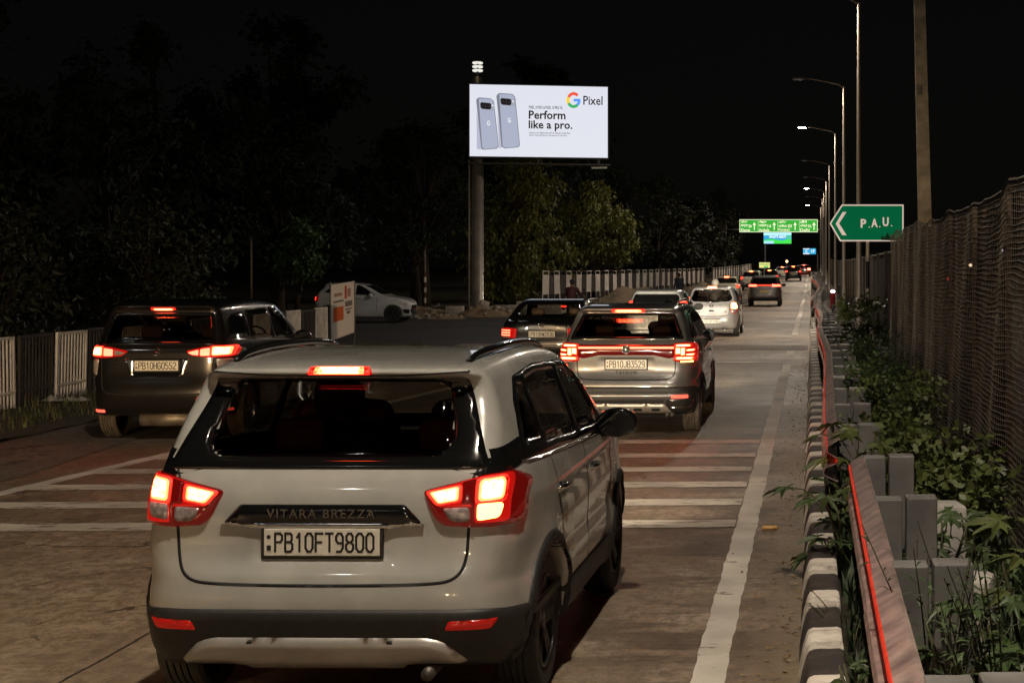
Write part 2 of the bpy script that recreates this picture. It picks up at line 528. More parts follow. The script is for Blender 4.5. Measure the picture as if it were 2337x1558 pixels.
# stroke lettering for the registration plates (4 x 6 grid)
GLYPH = {'P': [[(0, 0), (0, 6), (2.6, 6), (3.6, 5.3), (3.6, 3.9), (2.6, 3.1), (0, 3.1)]], 'B': [[(0, 0), (0, 6), (2.6, 6), (3.4, 5.4), (3.4, 3.8), (2.6, 3.15), (0, 3.15)], [(2.6, 3.15), (3.7, 2.4), (3.7, .8), (2.8, 0), (0, 0)]],
 '1': [[(.8, 4.6), (2.1, 6), (2.1, 0)]], '0': [[(1.1, 0), (0, 1.1), (0, 4.9), (1.1, 6), (2.6, 6), (3.7, 4.9), (3.7, 1.1), (2.6, 0), (1.1, 0)]], 'F': [[(0, 0), (0, 6), (3.6, 6)], [(0, 3.1), (3, 3.1)]], 'T': [[(0, 6), (3.8, 6)], [(1.9, 6), (1.9, 0)]],
 '9': [[(.5, 0), (2.5, 0), (3.6, 1.2), (3.6, 4.9), (2.6, 6), (1.1, 6), (.1, 5), (.1, 3.8), (1.1, 2.8), (3.6, 2.8)]], '8': [[(1.1, 3.1), (.2, 3.9), (.2, 5.1), (1.1, 6), (2.6, 6), (3.5, 5.1), (3.5, 3.9), (2.6, 3.1), (1.1, 3.1), (0, 2.2), (0, .9), (1, 0), (2.7, 0), (3.7, .9), (3.7, 2.2), (2.6, 3.1)]],
 'J': [[(3.4, 6), (3.4, 1.2), (2.4, 0), (1.1, 0), (.1, 1.2)]], '3': [[(.1, 6), (3.5, 6), (1.9, 3.6), (2.7, 3.5), (3.6, 2.6), (3.6, 1), (2.6, 0), (1, 0), (0, .8)]], '5': [[(3.4, 6), (.4, 6), (.2, 3.4), (2.5, 3.6), (3.6, 2.6), (3.6, 1), (2.5, 0), (1, 0), (0, .8)]],
 '2': [[(.1, 4.8), (1, 6), (2.7, 6), (3.6, 5), (3.5, 3.8), (0, 0), (3.7, 0)]], 'H': [[(0, 0), (0, 6)], [(3.6, 0), (3.6, 6)], [(0, 3.1), (3.6, 3.1)]], 'W': [[(0, 6), (.8, 0), (1.9, 4), (3.0, 0), (3.8, 6)]], 'G': [[(3.5, 5), (2.6, 6), (1.1, 6), (0, 4.9), (0, 1.1), (1.1, 0), (2.6, 0), (3.6, 1), (3.6, 2.8), (2, 2.8)]],
 'D': [[(0, 0), (0, 6), (2.3, 6), (3.6, 4.7), (3.6, 1.3), (2.3, 0), (0, 0)]], 'C': [[(3.5, 5), (2.6, 6), (1.1, 6), (0, 4.9), (0, 1.1), (1.1, 0), (2.6, 0), (3.5, 1)]], '4': [[(2.8, 0), (2.8, 6), (0, 1.8), (3.8, 1.8)]], '7': [[(0, 6), (3.6, 6), (1.4, 0)]], 'R': [[(0, 0), (0, 6), (2.6, 6), (3.6, 5.3), (3.6, 3.9), (2.6, 3.1), (0, 3.1)], [(1.9, 3.1), (3.7, 0)]], '6': [[(3.2, 6), (1.2, 6), (0, 4.6), (0, 1.1), (1.1, 0), (2.6, 0), (3.6, 1), (3.6, 2.3), (2.6, 3.2), (0, 3.2)]]}
def plate_text(s, x0, x1, z0, z1, y, wt=1.2):
    """flat strokes facing -y"""
    n = len(s); pitch = (x1 - x0) / n; sx = pitch * .72 / 3.8; sz = (z1 - z0) / 6.0
    b = MB(); w = wt * min(sx, sz)
    for i, ch in enumerate(s):
        for ln in GLYPH[ch]:
            for (p, q) in zip(ln, ln[1:]):
                A = Vector((x0 + i * pitch + p[0] * sx, z0 + p[1] * sz)); B = Vector((x0 + i * pitch + q[0] * sx, z0 + q[1] * sz))
                t = (B - A).normalized(); m = Vector((-t.y, t.x)) * w * .5; A -= t * w * .35; B += t * w * .35
                k = rnd.uniform(0, .0004); b.add([(v.x, y - k, v.y) for v in (A - m, B - m, B + m, A + m)], [(0, 1, 2, 3)])
    return b

# ------------------------------------------------------------------ ground, road and markings
def ground_mat(name, base, dark, light_, tine=0.0, joints=False, rough=.8, scale=1.0, bump=.35, damp=0.0):
    m = bpy.data.materials.new(name); m.use_nodes = True
    nt = m.node_tree; N = nt.nodes; Lk = nt.links; b = N['Principled BSDF']
    tc = N.new('ShaderNodeTexCoord')
    def noise(sc, det=6, stretch=(1, 1, 1), rough_=.6):
        mp = N.new('ShaderNodeMapping'); mp.inputs['Scale'].default_value = stretch
        Lk.new(tc.outputs['Object'], mp.inputs['Vector'])
        n = N.new('ShaderNodeTexNoise'); n.inputs['Scale'].default_value = sc * scale; n.inputs['Detail'].default_value = det; n.inputs['Roughness'].default_value = rough_
        Lk.new(mp.outputs[0], n.inputs['Vector']); return n.outputs['Fac']
    def ramp(v, a, c):
        r = N.new('ShaderNodeMapRange'); r.inputs['From Min'].default_value = a; r.inputs['From Max'].default_value = c
        Lk.new(v, r.inputs['Value']); return r.outputs[0]
    def mix(f, A, B):
        x = N.new('ShaderNodeMix'); x.data_type = 'RGBA'
        Lk.new(f, x.inputs['Factor'])
        for k, v in (('A', A), ('B', B)):
            if isinstance(v, tuple): x.inputs[k].default_value = (*v, 1)
            else: Lk.new(v, x.inputs[k])
        return x.outputs['Result']
    def mth(op, a, c=None):
        x = N.new('ShaderNodeMath'); x.operation = op
        for i, v in enumerate((a, c)):
            if v is None: continue
            if isinstance(v, (int, float)): x.inputs[i].default_value = v
            else: Lk.new(v, x.inputs[i])
        return x.outputs[0]
    big = noise(.25, 5); mid = noise(1.6, 7, (1.2, .8, 1)); fine = noise(28, 4); streak = noise(3.0, 8, (.9, 1.2, 1), .7)
    c = mix(ramp(big, .38, .64), dark, base)
    c = mix(mth('MULTIPLY', ramp(mid, .48, .72), .75), c, light_)
    c = mix(mth('MULTIPLY', ramp(streak, .50, .64), .75), c, dark)
    grit = noise(9.0, 10, (1.3, .75, 1), .85)
    c = mix(mth('MULTIPLY', ramp(grit, .46, .56), .70), c, tuple(x * .62 for x in dark))
    fl = noise(6.0, 9, (.8, 1.3, 1), .8)
    pit = ramp(fl, .635, .655)
    c = mix(mth('MULTIPLY', pit, .85), c, tuple(x * .22 for x in dark))
    spk = ramp(noise(60, 2), .70, .74)
    c = mix(mth('MULTIPLY', spk, .5), c, tuple(min(1, x * 2.2) for x in light_))
    # crack network, broken up
    vo = N.new('ShaderNodeTexVoronoi'); vo.feature = 'DISTANCE_TO_EDGE'; vo.inputs['Scale'].default_value = .55
    wv = N.new('ShaderNodeVectorMath'); wv.operation = 'ADD'
    nn = N.new('ShaderNodeTexNoise'); nn.inputs['Scale'].default_value = 1.3; nn.inputs['Detail'].default_value = 6
    Lk.new(tc.outputs['Object'], nn.inputs['Vector']); Lk.new(tc.outputs['Object'], wv.inputs[0]); Lk.new(nn.outputs['Color'], wv.inputs[1]); Lk.new(wv.outputs[0], vo.inputs['Vector'])
    crk = mth('MULTIPLY', mth('LESS_THAN', vo.outputs['Distance'], .007), ramp(noise(.6, 3), .52, .56))
    c = mix(mth('MULTIPLY', crk, .8), c, tuple(x * .15 for x in dark))
    # dark oil drips and patches
    oil = mth('MULTIPLY', ramp(noise(.9, 8, (1, .55, 1), .7), .57, .66), .72)
    c = mix(oil, c, tuple(x * .45 for x in dark))
    h = mth('ADD', mth('MULTIPLY', fine, .5), mth('MULTIPLY', mid, .8))
    h = mth('ADD', mth('SUBTRACT', h, mth('MULTIPLY', pit, .5)), mth('MULTIPLY', grit, -1.2))
    if joints:
        sp = N.new('ShaderNodeSeparateXYZ'); Lk.new(tc.outputs['Object'], sp.inputs[0])
        wob = mth('MULTIPLY', mth('SUBTRACT', noise(2.5, 3), .5), .04)
        jx = mth('LESS_THAN', mth('ABSOLUTE', mth('ADD', mth('ADD', sp.outputs[0], 3.71), wob)), .011)
        my = mth('MODULO', mth('ADD', sp.outputs[1], 104.6), 5.0)
        jy = mth('LESS_THAN', mth('ABSOLUTE', mth('ADD', mth('SUBTRACT', my, 2.5), wob)), .009)
        j = mth('MAXIMUM', jx, jy)
        c = mix(mth('MULTIPLY', j, .9), c, (.006, .005, .004))
        # dark spalled skin beside the edge line
        ed = mth('SUBTRACT', 1.0, mth('MULTIPLY', mth('ABSOLUTE', mth('ADD', sp.outputs[0], .75)), 1.3))
        trk = mth('ABSOLUTE', mth('SUBTRACT', mth('ABSOLUTE', mth('SUBTRACT', mth('MODULO', mth('ADD', sp.outputs[0], 107.25), 3.55), 1.77)), .75))
        c = mix(mth('MULTIPLY', ramp(trk, .55, .10), mth('MULTIPLY', ramp(noise(.5, 4, (2, .2, 1)), .3, .7), .40)), c, dark)
        ed = mth('MULTIPLY', mth('MAXIMUM', ed, 0.0), ramp(noise(1.1, 6, (.5, 1.6, 1), .7), .46, .54))
        c = mix(mth('MULTIPLY', ed, .8), c, tuple(x * .35 for x in dark))
        # dust drifted against the kerb
        ku = ramp(mth('ADD', sp.outputs[0], mth('MULTIPLY', noise(1.3, 5), .5)), -.12, .16)
        c = mix(mth('MULTIPLY', ku, .8), c, (.20, .155, .10))
        h = mth('SUBTRACT', h, mth('MULTIPLY', j, 1.0))
    if tine:
        sp2 = N.new('ShaderNodeSeparateXYZ'); Lk.new(tc.outputs['Object'], sp2.inputs[0])
        w = mth('SINE', mth('MULTIPLY', mth('ADD', sp2.outputs[1], mth('MULTIPLY', noise(1.2, 2), .05)), 2 * PI / .09))
        h = mth('ADD', h, mth('MULTIPLY', w, tine))
    Lk.new(c, b.inputs['Base Color'])
    bp = N.new('ShaderNodeBump'); bp.inputs['Strength'].default_value = bump; bp.inputs['Distance'].default_value = .012
    Lk.new(h, bp.inputs['Height']); Lk.new(bp.outputs[0], b.inputs['Normal'])
    rr = mth('ADD', mth('MULTIPLY', big, -.35), rough + .15)
    Lk.new(rr, b.inputs['Roughness'])
    return m

ROAD = ground_mat('worn_concrete', (.34, .262, .180), (.165, .120, .078), (.48, .39, .29), tine=.16, joints=True, rough=.62)
ASPHALT = ground_mat('dark_asphalt', (.040, .034, .030), (.022, .019, .016), (.060, .052, .045), rough=.72)
SHOULDER = ground_mat('paved_shoulder', (.24, .205, .165), (.13, .11, .085), (.33, .28, .22), rough=.8)
EARTH = ground_mat('dry_earth', (.13, .095, .055), (.05, .04, .022), (.19, .145, .085), rough=.95, bump=.8)
SOIL = ground_mat('median_soil', (.055, .043, .028), (.022, .018, .010), (.09, .07, .045), rough=.95, bump=.9)

def paint_mat(name, col, wear, under):
    m = bpy.data.materials.new(name); m.use_nodes = True
    nt = m.node_tree; N = nt.nodes; Lk = nt.links; b = N['Principled BSDF']
    tc = N.new('ShaderNodeTexCoord'); mp = N.new('ShaderNodeMapping'); mp.inputs['Scale'].default_value = (.7, 2.0, 1)
    Lk.new(tc.outputs['Object'], mp.inputs['Vector'])
    n = N.new('ShaderNodeTexNoise'); n.inputs['Scale'].default_value = 3.6; n.inputs['Detail'].default_value = 9; n.inputs['Roughness'].default_value = .72
    n2 = N.new('ShaderNodeTexNoise'); n2.inputs['Scale'].default_value = 1.2; n2.inputs['Detail'].default_value = 6
    Lk.new(mp.outputs[0], n.inputs['Vector']); Lk.new(tc.outputs['Object'], n2.inputs['Vector'])
    r = N.new('ShaderNodeMapRange'); r.inputs['From Min'].default_value = .62 - wear; r.inputs['From Max'].default_value = .66 - wear
    Lk.new(n.outputs['Fac'], r.inputs['Value'])
    a = N.new('ShaderNodeMix'); a.data_type = 'RGBA'; a.inputs['A'].default_value = (*[c * .62 for c in col], 1); a.inputs['B'].default_value = (*col, 1)
    r2 = N.new('ShaderNodeMapRange'); r2.inputs['From Min'].default_value = .35; r2.inputs['From Max'].default_value = .65
    Lk.new(n2.outputs['Fac'], r2.inputs['Value']); Lk.new(r2.outputs[0], a.inputs['Factor'])
    x = N.new('ShaderNodeMix'); x.data_type = 'RGBA'; x.inputs['B'].default_value = (*under, 1)
    Lk.new(a.outputs['Result'], x.inputs['A']); Lk.new(r.outputs[0], x.inputs['Factor'])
    Lk.new(x.outputs['Result'], b.inputs['Base Color']); b.inputs['Roughness'].default_value = .7
    bp = N.new('ShaderNodeBump'); bp.inputs['Strength'].default_value = .3; bp.inputs['Distance'].default_value = .01
    Lk.new(n.outputs['Fac'], bp.inputs['Height']); Lk.new(bp.outputs[0], b.inputs['Normal'])
    return m
LINE_PAINT = paint_mat('worn_white_paint', (.78, .73, .63), .03, (.20, .16, .12))
BAR_PAINT = paint_mat('rumble_bar_paint', (.74, .67, .56), .075, (.22, .175, .13))

def yrange(y0, y1, near=1.0):
    ys = [y0]
    while ys[-1] < y1: ys.append(min(y1, ys[-1] + (near if ys[-1] < 60 else 5)))
    return ys

def sheet(name, xl, xr, y0, y1, dz, m, cols=1, rough=0.0, kind='structure', step=1.0):
    fl = xl if callable(xl) else (lambda y: xl); fr = xr if callable(xr) else (lambda y: xr)
    ys = yrange(y0, y1, step); V = []; F = []
    for y in ys:
        for c in range(cols + 1):
            t = c / cols
            V.append((fl(y) * (1 - t) + fr(y) * t, y, gz(y) + dz + (rnd.uniform(0, rough) if rough else 0)))
    w = cols + 1
    for i in range(len(ys) - 1):
        for c in range(cols): a = i * w + c; F.append((a, a + 1, a + w + 1, a + w))
    return tag(mesh_obj(name, V, F, m, None, smooth=bool(rough)), kind=kind)

sheet('ground', -700, 700, -60, 1600, -.06, EARTH, cols=24, step=4)
sheet('road', -9.5, -.04, -40, 330, 0, ROAD, cols=2)
sheet('side_road', -60, -9.5, 43.5, 72, -.012, ASPHALT, cols=4)
sheet('junction_surface', lambda y: -9.5, lambda y: -5.2 - .04 * (y - 44), 44.0, 76, .004, ASPHALT, cols=2)
sheet('grass_verge', lambda y: -14.5, lambda y: -9.5 - .02 * (y - 20), -20, 43.5, .0, EARTH, cols=18, rough=.05, step=.5)
sheet('paved_shoulder', lambda y: -9.45 - .06 * max(0, y - 16), lambda y: -7.75 - .10 * max(0, y - 16), -30, 24, .006, SHOULDER)
sheet('median', .14, 60, -20, 330, .02, SOIL, cols=20, rough=.03)

def wig(a, amp=.012):
    ph = rnd.uniform(0, 9)
    return lambda y: a + amp * math.sin(y * 5.3 + ph) + amp * .8 * math.sin(y * 17.1 + ph)
sheet('edge_line', wig(-.600, .004), wig(-.432, .004), -20, 34.5, .004, LINE_PAINT, step=.1)
sheet('edge_line', wig(-.60, .005), wig(-.43, .005), 36.4, 40.2, .004, LINE_PAINT, step=.1)
sheet('edge_line', wig(-.60, .02), wig(-.42, .02), 50, 300, .006, LINE_PAINT, step=.5)
sheet('lane_edge_line', lambda y: -7.42 + .09 * (y - 15) + .01 * math.sin(y * 9), lambda y: -7.24 + .09 * (y - 15), 9, 34, .004, LINE_PAINT, step=.1)
for i, y0 in enumerate((12.86, 14.06, 15.22, 16.40, 17.62, 19.02)):
    ys = []; V = []; F = []
    n = 90
    wob = [rnd.uniform(-.014, .014) for _ in range(n + 1)]; wob2 = [rnd.uniform(-.014, .014) for _ in range(n + 1)]
    xL = -7.25 + .09 * (y0 - 15)
    for k in range(n + 1):
        x = xL + (-.61 - xL) * k / n
        sk = .035 * (x + 4)
        V += [(x, y0 + sk - .19 + wob[k], .005), (x, y0 + sk + .19 + wob2[k], .005)]
    for k in range(n): F.append((2 * k, 2 * k + 2, 2 * k + 3, 2 * k + 1))
    tag(mesh_obj('rumble_bar_marking', V, F, BAR_PAINT, None, smooth=False), kind='structure')
# worn stop line further on
sheet('stop_line', -3.4, -.65, 35.2, 35.6, .005, BAR_PAINT, cols=1, step=.1)
sheet('patched_surface', lambda y: -3.0 + .2 * math.sin(y), lambda y: -.1, 40.5, 43.2, .004, SHOULDER, step=.3)

# painted kerb, black and white blocks
def kerb_mat():
    m = bpy.data.materials.new('painted_kerb'); m.use_nodes = True
    nt = m.node_tree; N = nt.nodes; Lk = nt.links; b = N['Principled BSDF']
    tc = N.new('ShaderNodeTexCoord'); sp = N.new('ShaderNodeSeparateXYZ'); Lk.new(tc.outputs['Object'], sp.inputs[0])
    nz = N.new('ShaderNodeTexNoise'); nz.inputs['Scale'].default_value = 9; nz.inputs['Detail'].default_value = 8; Lk.new(tc.outputs['Object'], nz.inputs['Vector'])
    def mth(op, a, c):
        x = N.new('ShaderNodeMath'); x.operation = op
        for i, v in enumerate((a, c)):
            if isinstance(v, (int, float)): x.inputs[i].default_value = v
            else: Lk.new(v, x.inputs[i])
        return x.outputs[0]
    y = mth('ADD', sp.outputs[1], mth('MULTIPLY', mth('SUBTRACT', nz.outputs['Fac'], .5), .07))
    st = mth('LESS_THAN', mth('MODULO', mth('ADD', y, 100.18), 1.0), .5)
    a = N.new('ShaderNodeMix'); a.data_type = 'RGBA'; a.inputs['A'].default_value = (.035, .03, .028, 1); a.inputs['B'].default_value = (.74, .69, .60, 1)
    Lk.new(st, a.inputs['Factor'])
    r = N.new('ShaderNodeMapRange'); r.inputs['From Min'].default_value = .48; r.inputs['From Max'].default_value = .70
    n2 = N.new('ShaderNodeTexNoise'); n2.inputs['Scale'].default_value = 5; n2.inputs['Detail'].default_value = 9; n2.inputs['Roughness'].default_value = .7
    Lk.new(tc.outputs['Object'], n2.inputs['Vector']); Lk.new(n2.outputs['Fac'], r.inputs['Value'])
    x = N.new('ShaderNodeMix'); x.data_type = 'RGBA'; x.inputs['B'].default_value = (.12, .095, .07, 1)
    Lk.new(mth('MULTIPLY', r.outputs[0], .75), x.inputs['Factor']); Lk.new(a.outputs['Result'], x.inputs['A'])
    Lk.new(x.outputs['Result'], b.inputs['Base Color']); b.inputs['Roughness'].default_value = .75
    bp = N.new('ShaderNodeBump'); bp.inputs['Strength'].default_value = .5; bp.inputs['Distance'].default_value = .02
    Lk.new(n2.outputs['Fac'], bp.inputs['Height']); Lk.new(bp.outputs[0], b.inputs['Normal'])
    return m
KERB = kerb_mat()
prof = [(-.075, -.01), (-.055, .10), (-.035, .165), (-.022, .19), (.0, .20), (.125, .205), (.145, .195), (.15, .17), (.15, -.01)]
V = []; F = []
y = -6.0; k = 0
while y < 62:
    # separate blocks with a narrow recessed joint every metre
    dx, dz = rnd.uniform(-.008, .008), rnd.uniform(-.012, .010)
    for (yy, s) in ((y, .0), (y + .02, 1), (y + .5, 1), (y + .97, 1), (y + .99, .0)):
        for (px, pz) in prof:
            V.append((px * (1 if s else .9) + dx + .01, yy, (pz + dz) * (1 if s else .92) + gz(yy)))
    n = len(prof); b0 = k * 5 * n
    for r in range(4):
        for i in range(n - 1):
            a = b0 + r * n + i; F.append((a, a + n, a + n + 1, a + 1))
    if k:
        for i in range(n - 1):
            a = b0 - n + i; F.append((a, a + n, a + n + 1, a + 1))
    y += 1.0; k += 1
tag(shade_auto(mesh_obj('kerb', V, F, KERB, None), 40), kind='structure')

# ------------------------------------------------------------------ cars
def wheel_mesh(car, y, side, R, w, rim_mat, tyre_mat, spokes=5):
    x0 = side * (car.W / 2 - w / 2 - .015)
    b = MB(); h = w / 2
    prof = [(R * .66, -h * .8), (R * .80, -h * 1.0), (R * .93, -h * .98), (R * .985, -h * .82)]
    g = 5
    for i in range(g):
        a0 = -h * .74 + 1.48 * h * i / g; a1 = -h * .74 + 1.48 * h * (i + .72) / g
        prof += [(R, a0), (R, a1)] + ([(R * .965, a1 + .002), (R * .965, -h * .74 + 1.48 * h * (i + 1) / g - .002)] if i < g - 1 else [])
    prof += [(R * .985, h * .82), (R * .93, h * .98), (R * .80, h * 1.0), (R * .66, h * .8), (R * .60, h * .5)]
    b.lathe(prof, 40, 'x', (x0, y, R))
    t = b.build('wheel', tyre_mat, car.root, smooth=True); shade_auto(t, 30)
    r = MB(); o = x0 + side * h * .62
    r.lathe([(R * .67, 0), (R * .67, side * .03), (R * .63, side * .035), (R * .60, side * -.01), (R * .58, -side * .06)], 40, 'x', (o, y, R))
    r.lathe([(R * .14, side * .0), (R * .13, side * .02), (.001, side * .024)], 20, 'x', (o, y, R))
    for k in range(spokes):
        a = 2 * PI * k / spokes + .3
        for da in (-.13, .13):
            p0 = (o, y + R * .1 * math.cos(a), R + R * .1 * math.sin(a)); p1 = (o + side * .012, y + R * .62 * math.cos(a + da), R + R * .62 * math.sin(a + da))
            r.tube([p0, p1], [.022, .018], 5)
    r.lathe([(R * .56, -side * .075), (.01, -side * .075)], 24, 'x', (o, y, R))
    rim = r.build('rim', rim_mat, t, smooth=True); shade_auto(rim, 35)
    return t

class Car:
    def __init__(s, name, label, X, d, W, L, H, R, axles, side, plan, tumble, paint, yaw=0, h=.03, k=.09, flare=.02, recess=(), group=None, cat='car', arch=.045, z=None):
        s.W, s.L, s.H, s.R, s.ax = W, L, H, R, axles
        s.root = empty(name, (X, d, gz(d) if z is None else z), math.radians(yaw), label, cat, group)
        s.paint = paint; s.h = h
        g = .010
        s.lo = np.array([-W / 2 - .08, -.08, .08]); s.hi = np.array([W / 2 + .08, L + .08, H + .08])
        ax = [np.arange(s.lo[i] - .1, s.hi[i] + .2, g) for i in range(3)]
        full = [(x, y) for x, y in plan] + [(-x, y) for x, y in plan[::-1]]
        sd = chaikin(side, 2); pl = chaikin(full, 2)
        Y, Z = np.meshgrid(ax[1], ax[2], indexing='ij'); s.DS = sd_poly(Y, Z, sd)
        X_, Y2 = np.meshgrid(ax[0], ax[1], indexing='ij'); s.DP = sd_poly(X_, Y2, pl)
        s.o = [a[0] for a in ax]; s.g = g
        s.tz = [t[0] for t in tumble]; s.tv = [t[1] for t in tumble]
        s.k = k; s.flare = flare; s.arch = arch; s.recess = recess
    def bil(s, A, a, b, oa, ob):
        u = np.clip((a - oa) / s.g, 0, A.shape[0] - 1.001); v = np.clip((b - ob) / s.g, 0, A.shape[1] - 1.001)
        i = u.astype(int); j = v.astype(int); fu = u - i; fv = v - j
        return (A[i, j] * (1 - fu) + A[i + 1, j] * fu) * (1 - fv) + (A[i, j + 1] * (1 - fu) + A[i + 1, j + 1] * fu) * fv
    def f(s, P):
        x, y, z = P[:, 0], P[:, 1], P[:, 2]
        ds = s.bil(s.DS, y, z, s.o[1], s.o[2]); dp = s.bil(s.DP, x, y, s.o[0], s.o[1])
        t = np.interp(z, s.tz, s.tv)
        dp = dp + t
        R = s.R; ra = R + s.arch
        rr = []
        for ya in s.ax:
            r = np.hypot(y - ya, z - R); rr.append(r)
            dp = dp - s.flare * np.exp(-((r - ra) / .09) ** 2) * (z < ra + R + .2)
        d = smax(ds, dp, s.k)
        ax = np.abs(x)
        for r in rr:
            d = np.maximum(d, -np.maximum(r - ra, (s.W / 2 - .34) - ax))
        for (c, half, rad) in s.recess:
            d = smax(d, -rbox(P, c, half, rad), .025)
        return d
    def body(s, cuts=(), name='body'):
        P, Q = sdf_mesh(s.f, s.lo, s.hi, s.h)
        C = P[Q].mean(1); kill = np.zeros(len(Q), bool)
        for axis, poly in cuts:
            if axis == 'rear': kill |= (sd_poly(C[:, 0], C[:, 2], poly) < 0) & (C[:, 1] < s.L * .35)
            elif axis == 'front': kill |= (sd_poly(C[:, 0], C[:, 2], poly) < 0) & (C[:, 1] > s.L * .5)
            else: kill |= (sd_poly(C[:, 1], C[:, 2], poly) < 0) & (np.abs(C[:, 0]) > s.W * .28)
        return mesh_obj(name, P, Q[~kill], s.paint, s.root)
    def p(s, name, poly, axis, m, sym=False, parent=None, r=0.0, **k):
        if r: poly = roundpoly(poly, r)
        k.setdefault('L', s.L)
        out = []
        if name == 'brake_bulb' and m is LAMP_ON:
            # a lit bulb is hottest in its middle: outer reflector, rim and core
            c0 = np.mean(np.array(poly), 0); grow = lambda f: [tuple(c0 + (np.array(q) - c0) * f) for q in poly]
            kk = dict(k); kk.pop('th', None); o_ = kk.pop('off', .02)
            s.p('bulb_reflector', grow(1.16), axis, LAMP_GLOW, sym, parent, off=o_ - .001, th=.001, **kk)
            s.p('bulb_rim', grow(.94), axis, LAMP_MID, sym, parent, off=o_ + .001, th=.001, **kk)
            poly = grow(.76); k = dict(kk, off=o_ + .002, th=.002)
        if axis == 'side':
            for sd_ in ((1, -1) if sym else (k.pop('side', 1),)):
                D = patch_data(s.f, poly, 'side', side=sd_, **k)
                if D: out.append(mesh_obj(name, D[0], D[1], m, parent or s.root))
        else:
            hs = k.pop('holes', ())
            for q, hh in ((poly, hs),) + (((mirror(poly), [mirror(h) for h in hs]),) if sym else ()):
                D = patch_data(s.f, q, axis, holes=hh, **k)
                if D: out.append(mesh_obj(name, D[0], D[1], m, parent or s.root))
        return out
    def at(s, axis, a, b, off=.01, side=1):
        """point just outside the body"""
        O = np.array([[a, -.5, b]] if axis == 'rear' else ([[side * 1.4, a, b]] if axis == 'side' else ([[a, s.L + .5, b]] if axis == 'front' else [[a, b, 2.6]])))
        D = np.array([[0, 1., 0]] if axis == 'rear' else ([[-side * 1., 0, 0]] if axis == 'side' else ([[0, -1., 0]] if axis == 'front' else [[0, 0, -1.]])))
        P, ok = trace(s.f, O, D); N = grad(s.f, P, .006); N /= np.linalg.norm(N)
        return Vector((P + N * off)[0])
    def wheels(s, rim=None, tyre=None, w=.21, spokes=5):
        for y in s.ax:
            for sd_ in (1, -1): wheel_mesh(s, y, sd_, s.R, w, rim or ALLOY, tyre or RUBBER, spokes)
    def plate(s, text, x, z, w=.50, hgt=.12, m=None, y=None, frame=True, ink=None, small=True, tilt=0.0):
        q = s.at('rear', x, z, .012) if y is None else Vector((x, y, z))
        b = MB(); b.box((x, q.y - .006, z), (w, .012, hgt), bev=.004)
        pl = b.build('number_plate', m or PLATE_W, s.root)
        if frame:
            fb = MB(); t = .014
            fb.box((x, q.y + .004, z), (w + 2 * t, .02, hgt + 2 * t), bev=.004)
            fb.build('plate_frame', BLACK_PLASTIC, pl)
        if text:
            plate_text(text, x - w * (.40 if small else .46), x + w * .475, z - hgt * .33, z + hgt * .33, q.y - .0135).build('plate_characters', ink or INK, pl)
            if small:
                e = MB(); e.box((x - w * .455, q.y - .0135, z - hgt * .2), (w * .035, .002, hgt * .18)); e.lathe([(.009 * w / .5, -.0012), (.001, -.0012)], 12, 'y', (x - w * .455, q.y - .0125, z + hgt * .2))
                e.build('plate_emblem', INK, pl)
        return pl
    def mirrors(s, y, z, x=None, m=None, size=(.125, .075, .09), glass=True):
        x = x or s.W / 2 + .085
        for sd_ in (1, -1):
            f = lambda P: smin(np.maximum(ellipsoid(P, (sd_ * x, y, z), (size[0], size[1] * 1.25, size[2])), (y - size[1] * .55) - P[:, 1]),
                               capsule(P, (sd_ * (s.W / 2 - .10), y + .02, z - .07), (sd_ * x, y + .01, z - .05), .03, .03), .03)
            P, Q = sdf_mesh(f, (min(sd_ * (s.W / 2 - .2), sd_ * (x + .2)), y - .2, z - .2), (max(sd_ * (s.W / 2 - .2), sd_ * (x + .2)), y + .25, z + .2), .016)
            h = mesh_obj('wing_mirror', P, Q, m or GLOSS_BLACK, s.root)
            if not glass: continue
            b = MB(); b.lathe([(size[2] * .86, 0), (.001, 0)], 20, 'y', (0, 0, 0))
            b.V = [(v[0] * size[0] / size[2] + sd_ * x, y - size[1] * .55 - .004, v[2] + z) for v in b.V]
            b.build('mirror_glass', mat('mirror_glass', (.14, .14, .14), .05, metal=1.0), h)
    def headlights(s, z, x, energy, color=(1, .86, .66), lit=True, poly=None, aim=26, ang=55, up=.1):
        if poly: s.p('headlight', poly, 'front', HEAD_ON if lit else LENS_CLEAR, sym=True)
        if energy:
            for sd_ in (1, -1):
                q = s.at('front', sd_ * x, z, .07)
                o = light('headlamp_beam', 'SPOT', q, energy, color, None, .05, ang, .8, s.root)
                o.rotation_euler = (Vector((sd_ * x * .9 - .3, s.L + aim, up)) - q).to_track_quat('-Z', 'Y').to_euler()
    def interior(s, seat, y_front, y_rear, z=.30, wid=None, headrest=True, drv=True):
        wid = wid or s.W * .36
        def seat_mb(x, y, w, zz):
            b = MB()
            b.box((x, y + .26, zz + .14), (w, .52, .16), bev=.05)
            b.box((x, y + .02, zz + .46), (w, .15, .60), Matrix.Rotation(math.radians(12), 3, 'X'), bev=.06)
            return b
        for sd_ in (1, -1):
            b = seat_mb(sd_ * s.W * .21, y_front, .50, z)
            b.tube([(sd_ * s.W * .21 - .06, y_front - .05, z + .74), (sd_ * s.W * .21 - .06, y_front - .06, z + .84)], .008, 6)
            b.tube([(sd_ * s.W * .21 + .06, y_front - .05, z + .74), (sd_ * s.W * .21 + .06, y_front - .06, z + .84)], .008, 6)
            b.box((sd_ * s.W * .21, y_front - .07, z + .88), (.27, .11, .18), bev=.045)
            b.build('front_seat', seat, s.root, True)
        b = MB(); b.box((0, y_rear + .25, z + .14), (s.W * .70, .5, .16), bev=.05)
        b.box((0, y_rear, z + .42), (s.W * .70, .14, .52), Matrix.Rotation(math.radians(14), 3, 'X'), bev=.05)
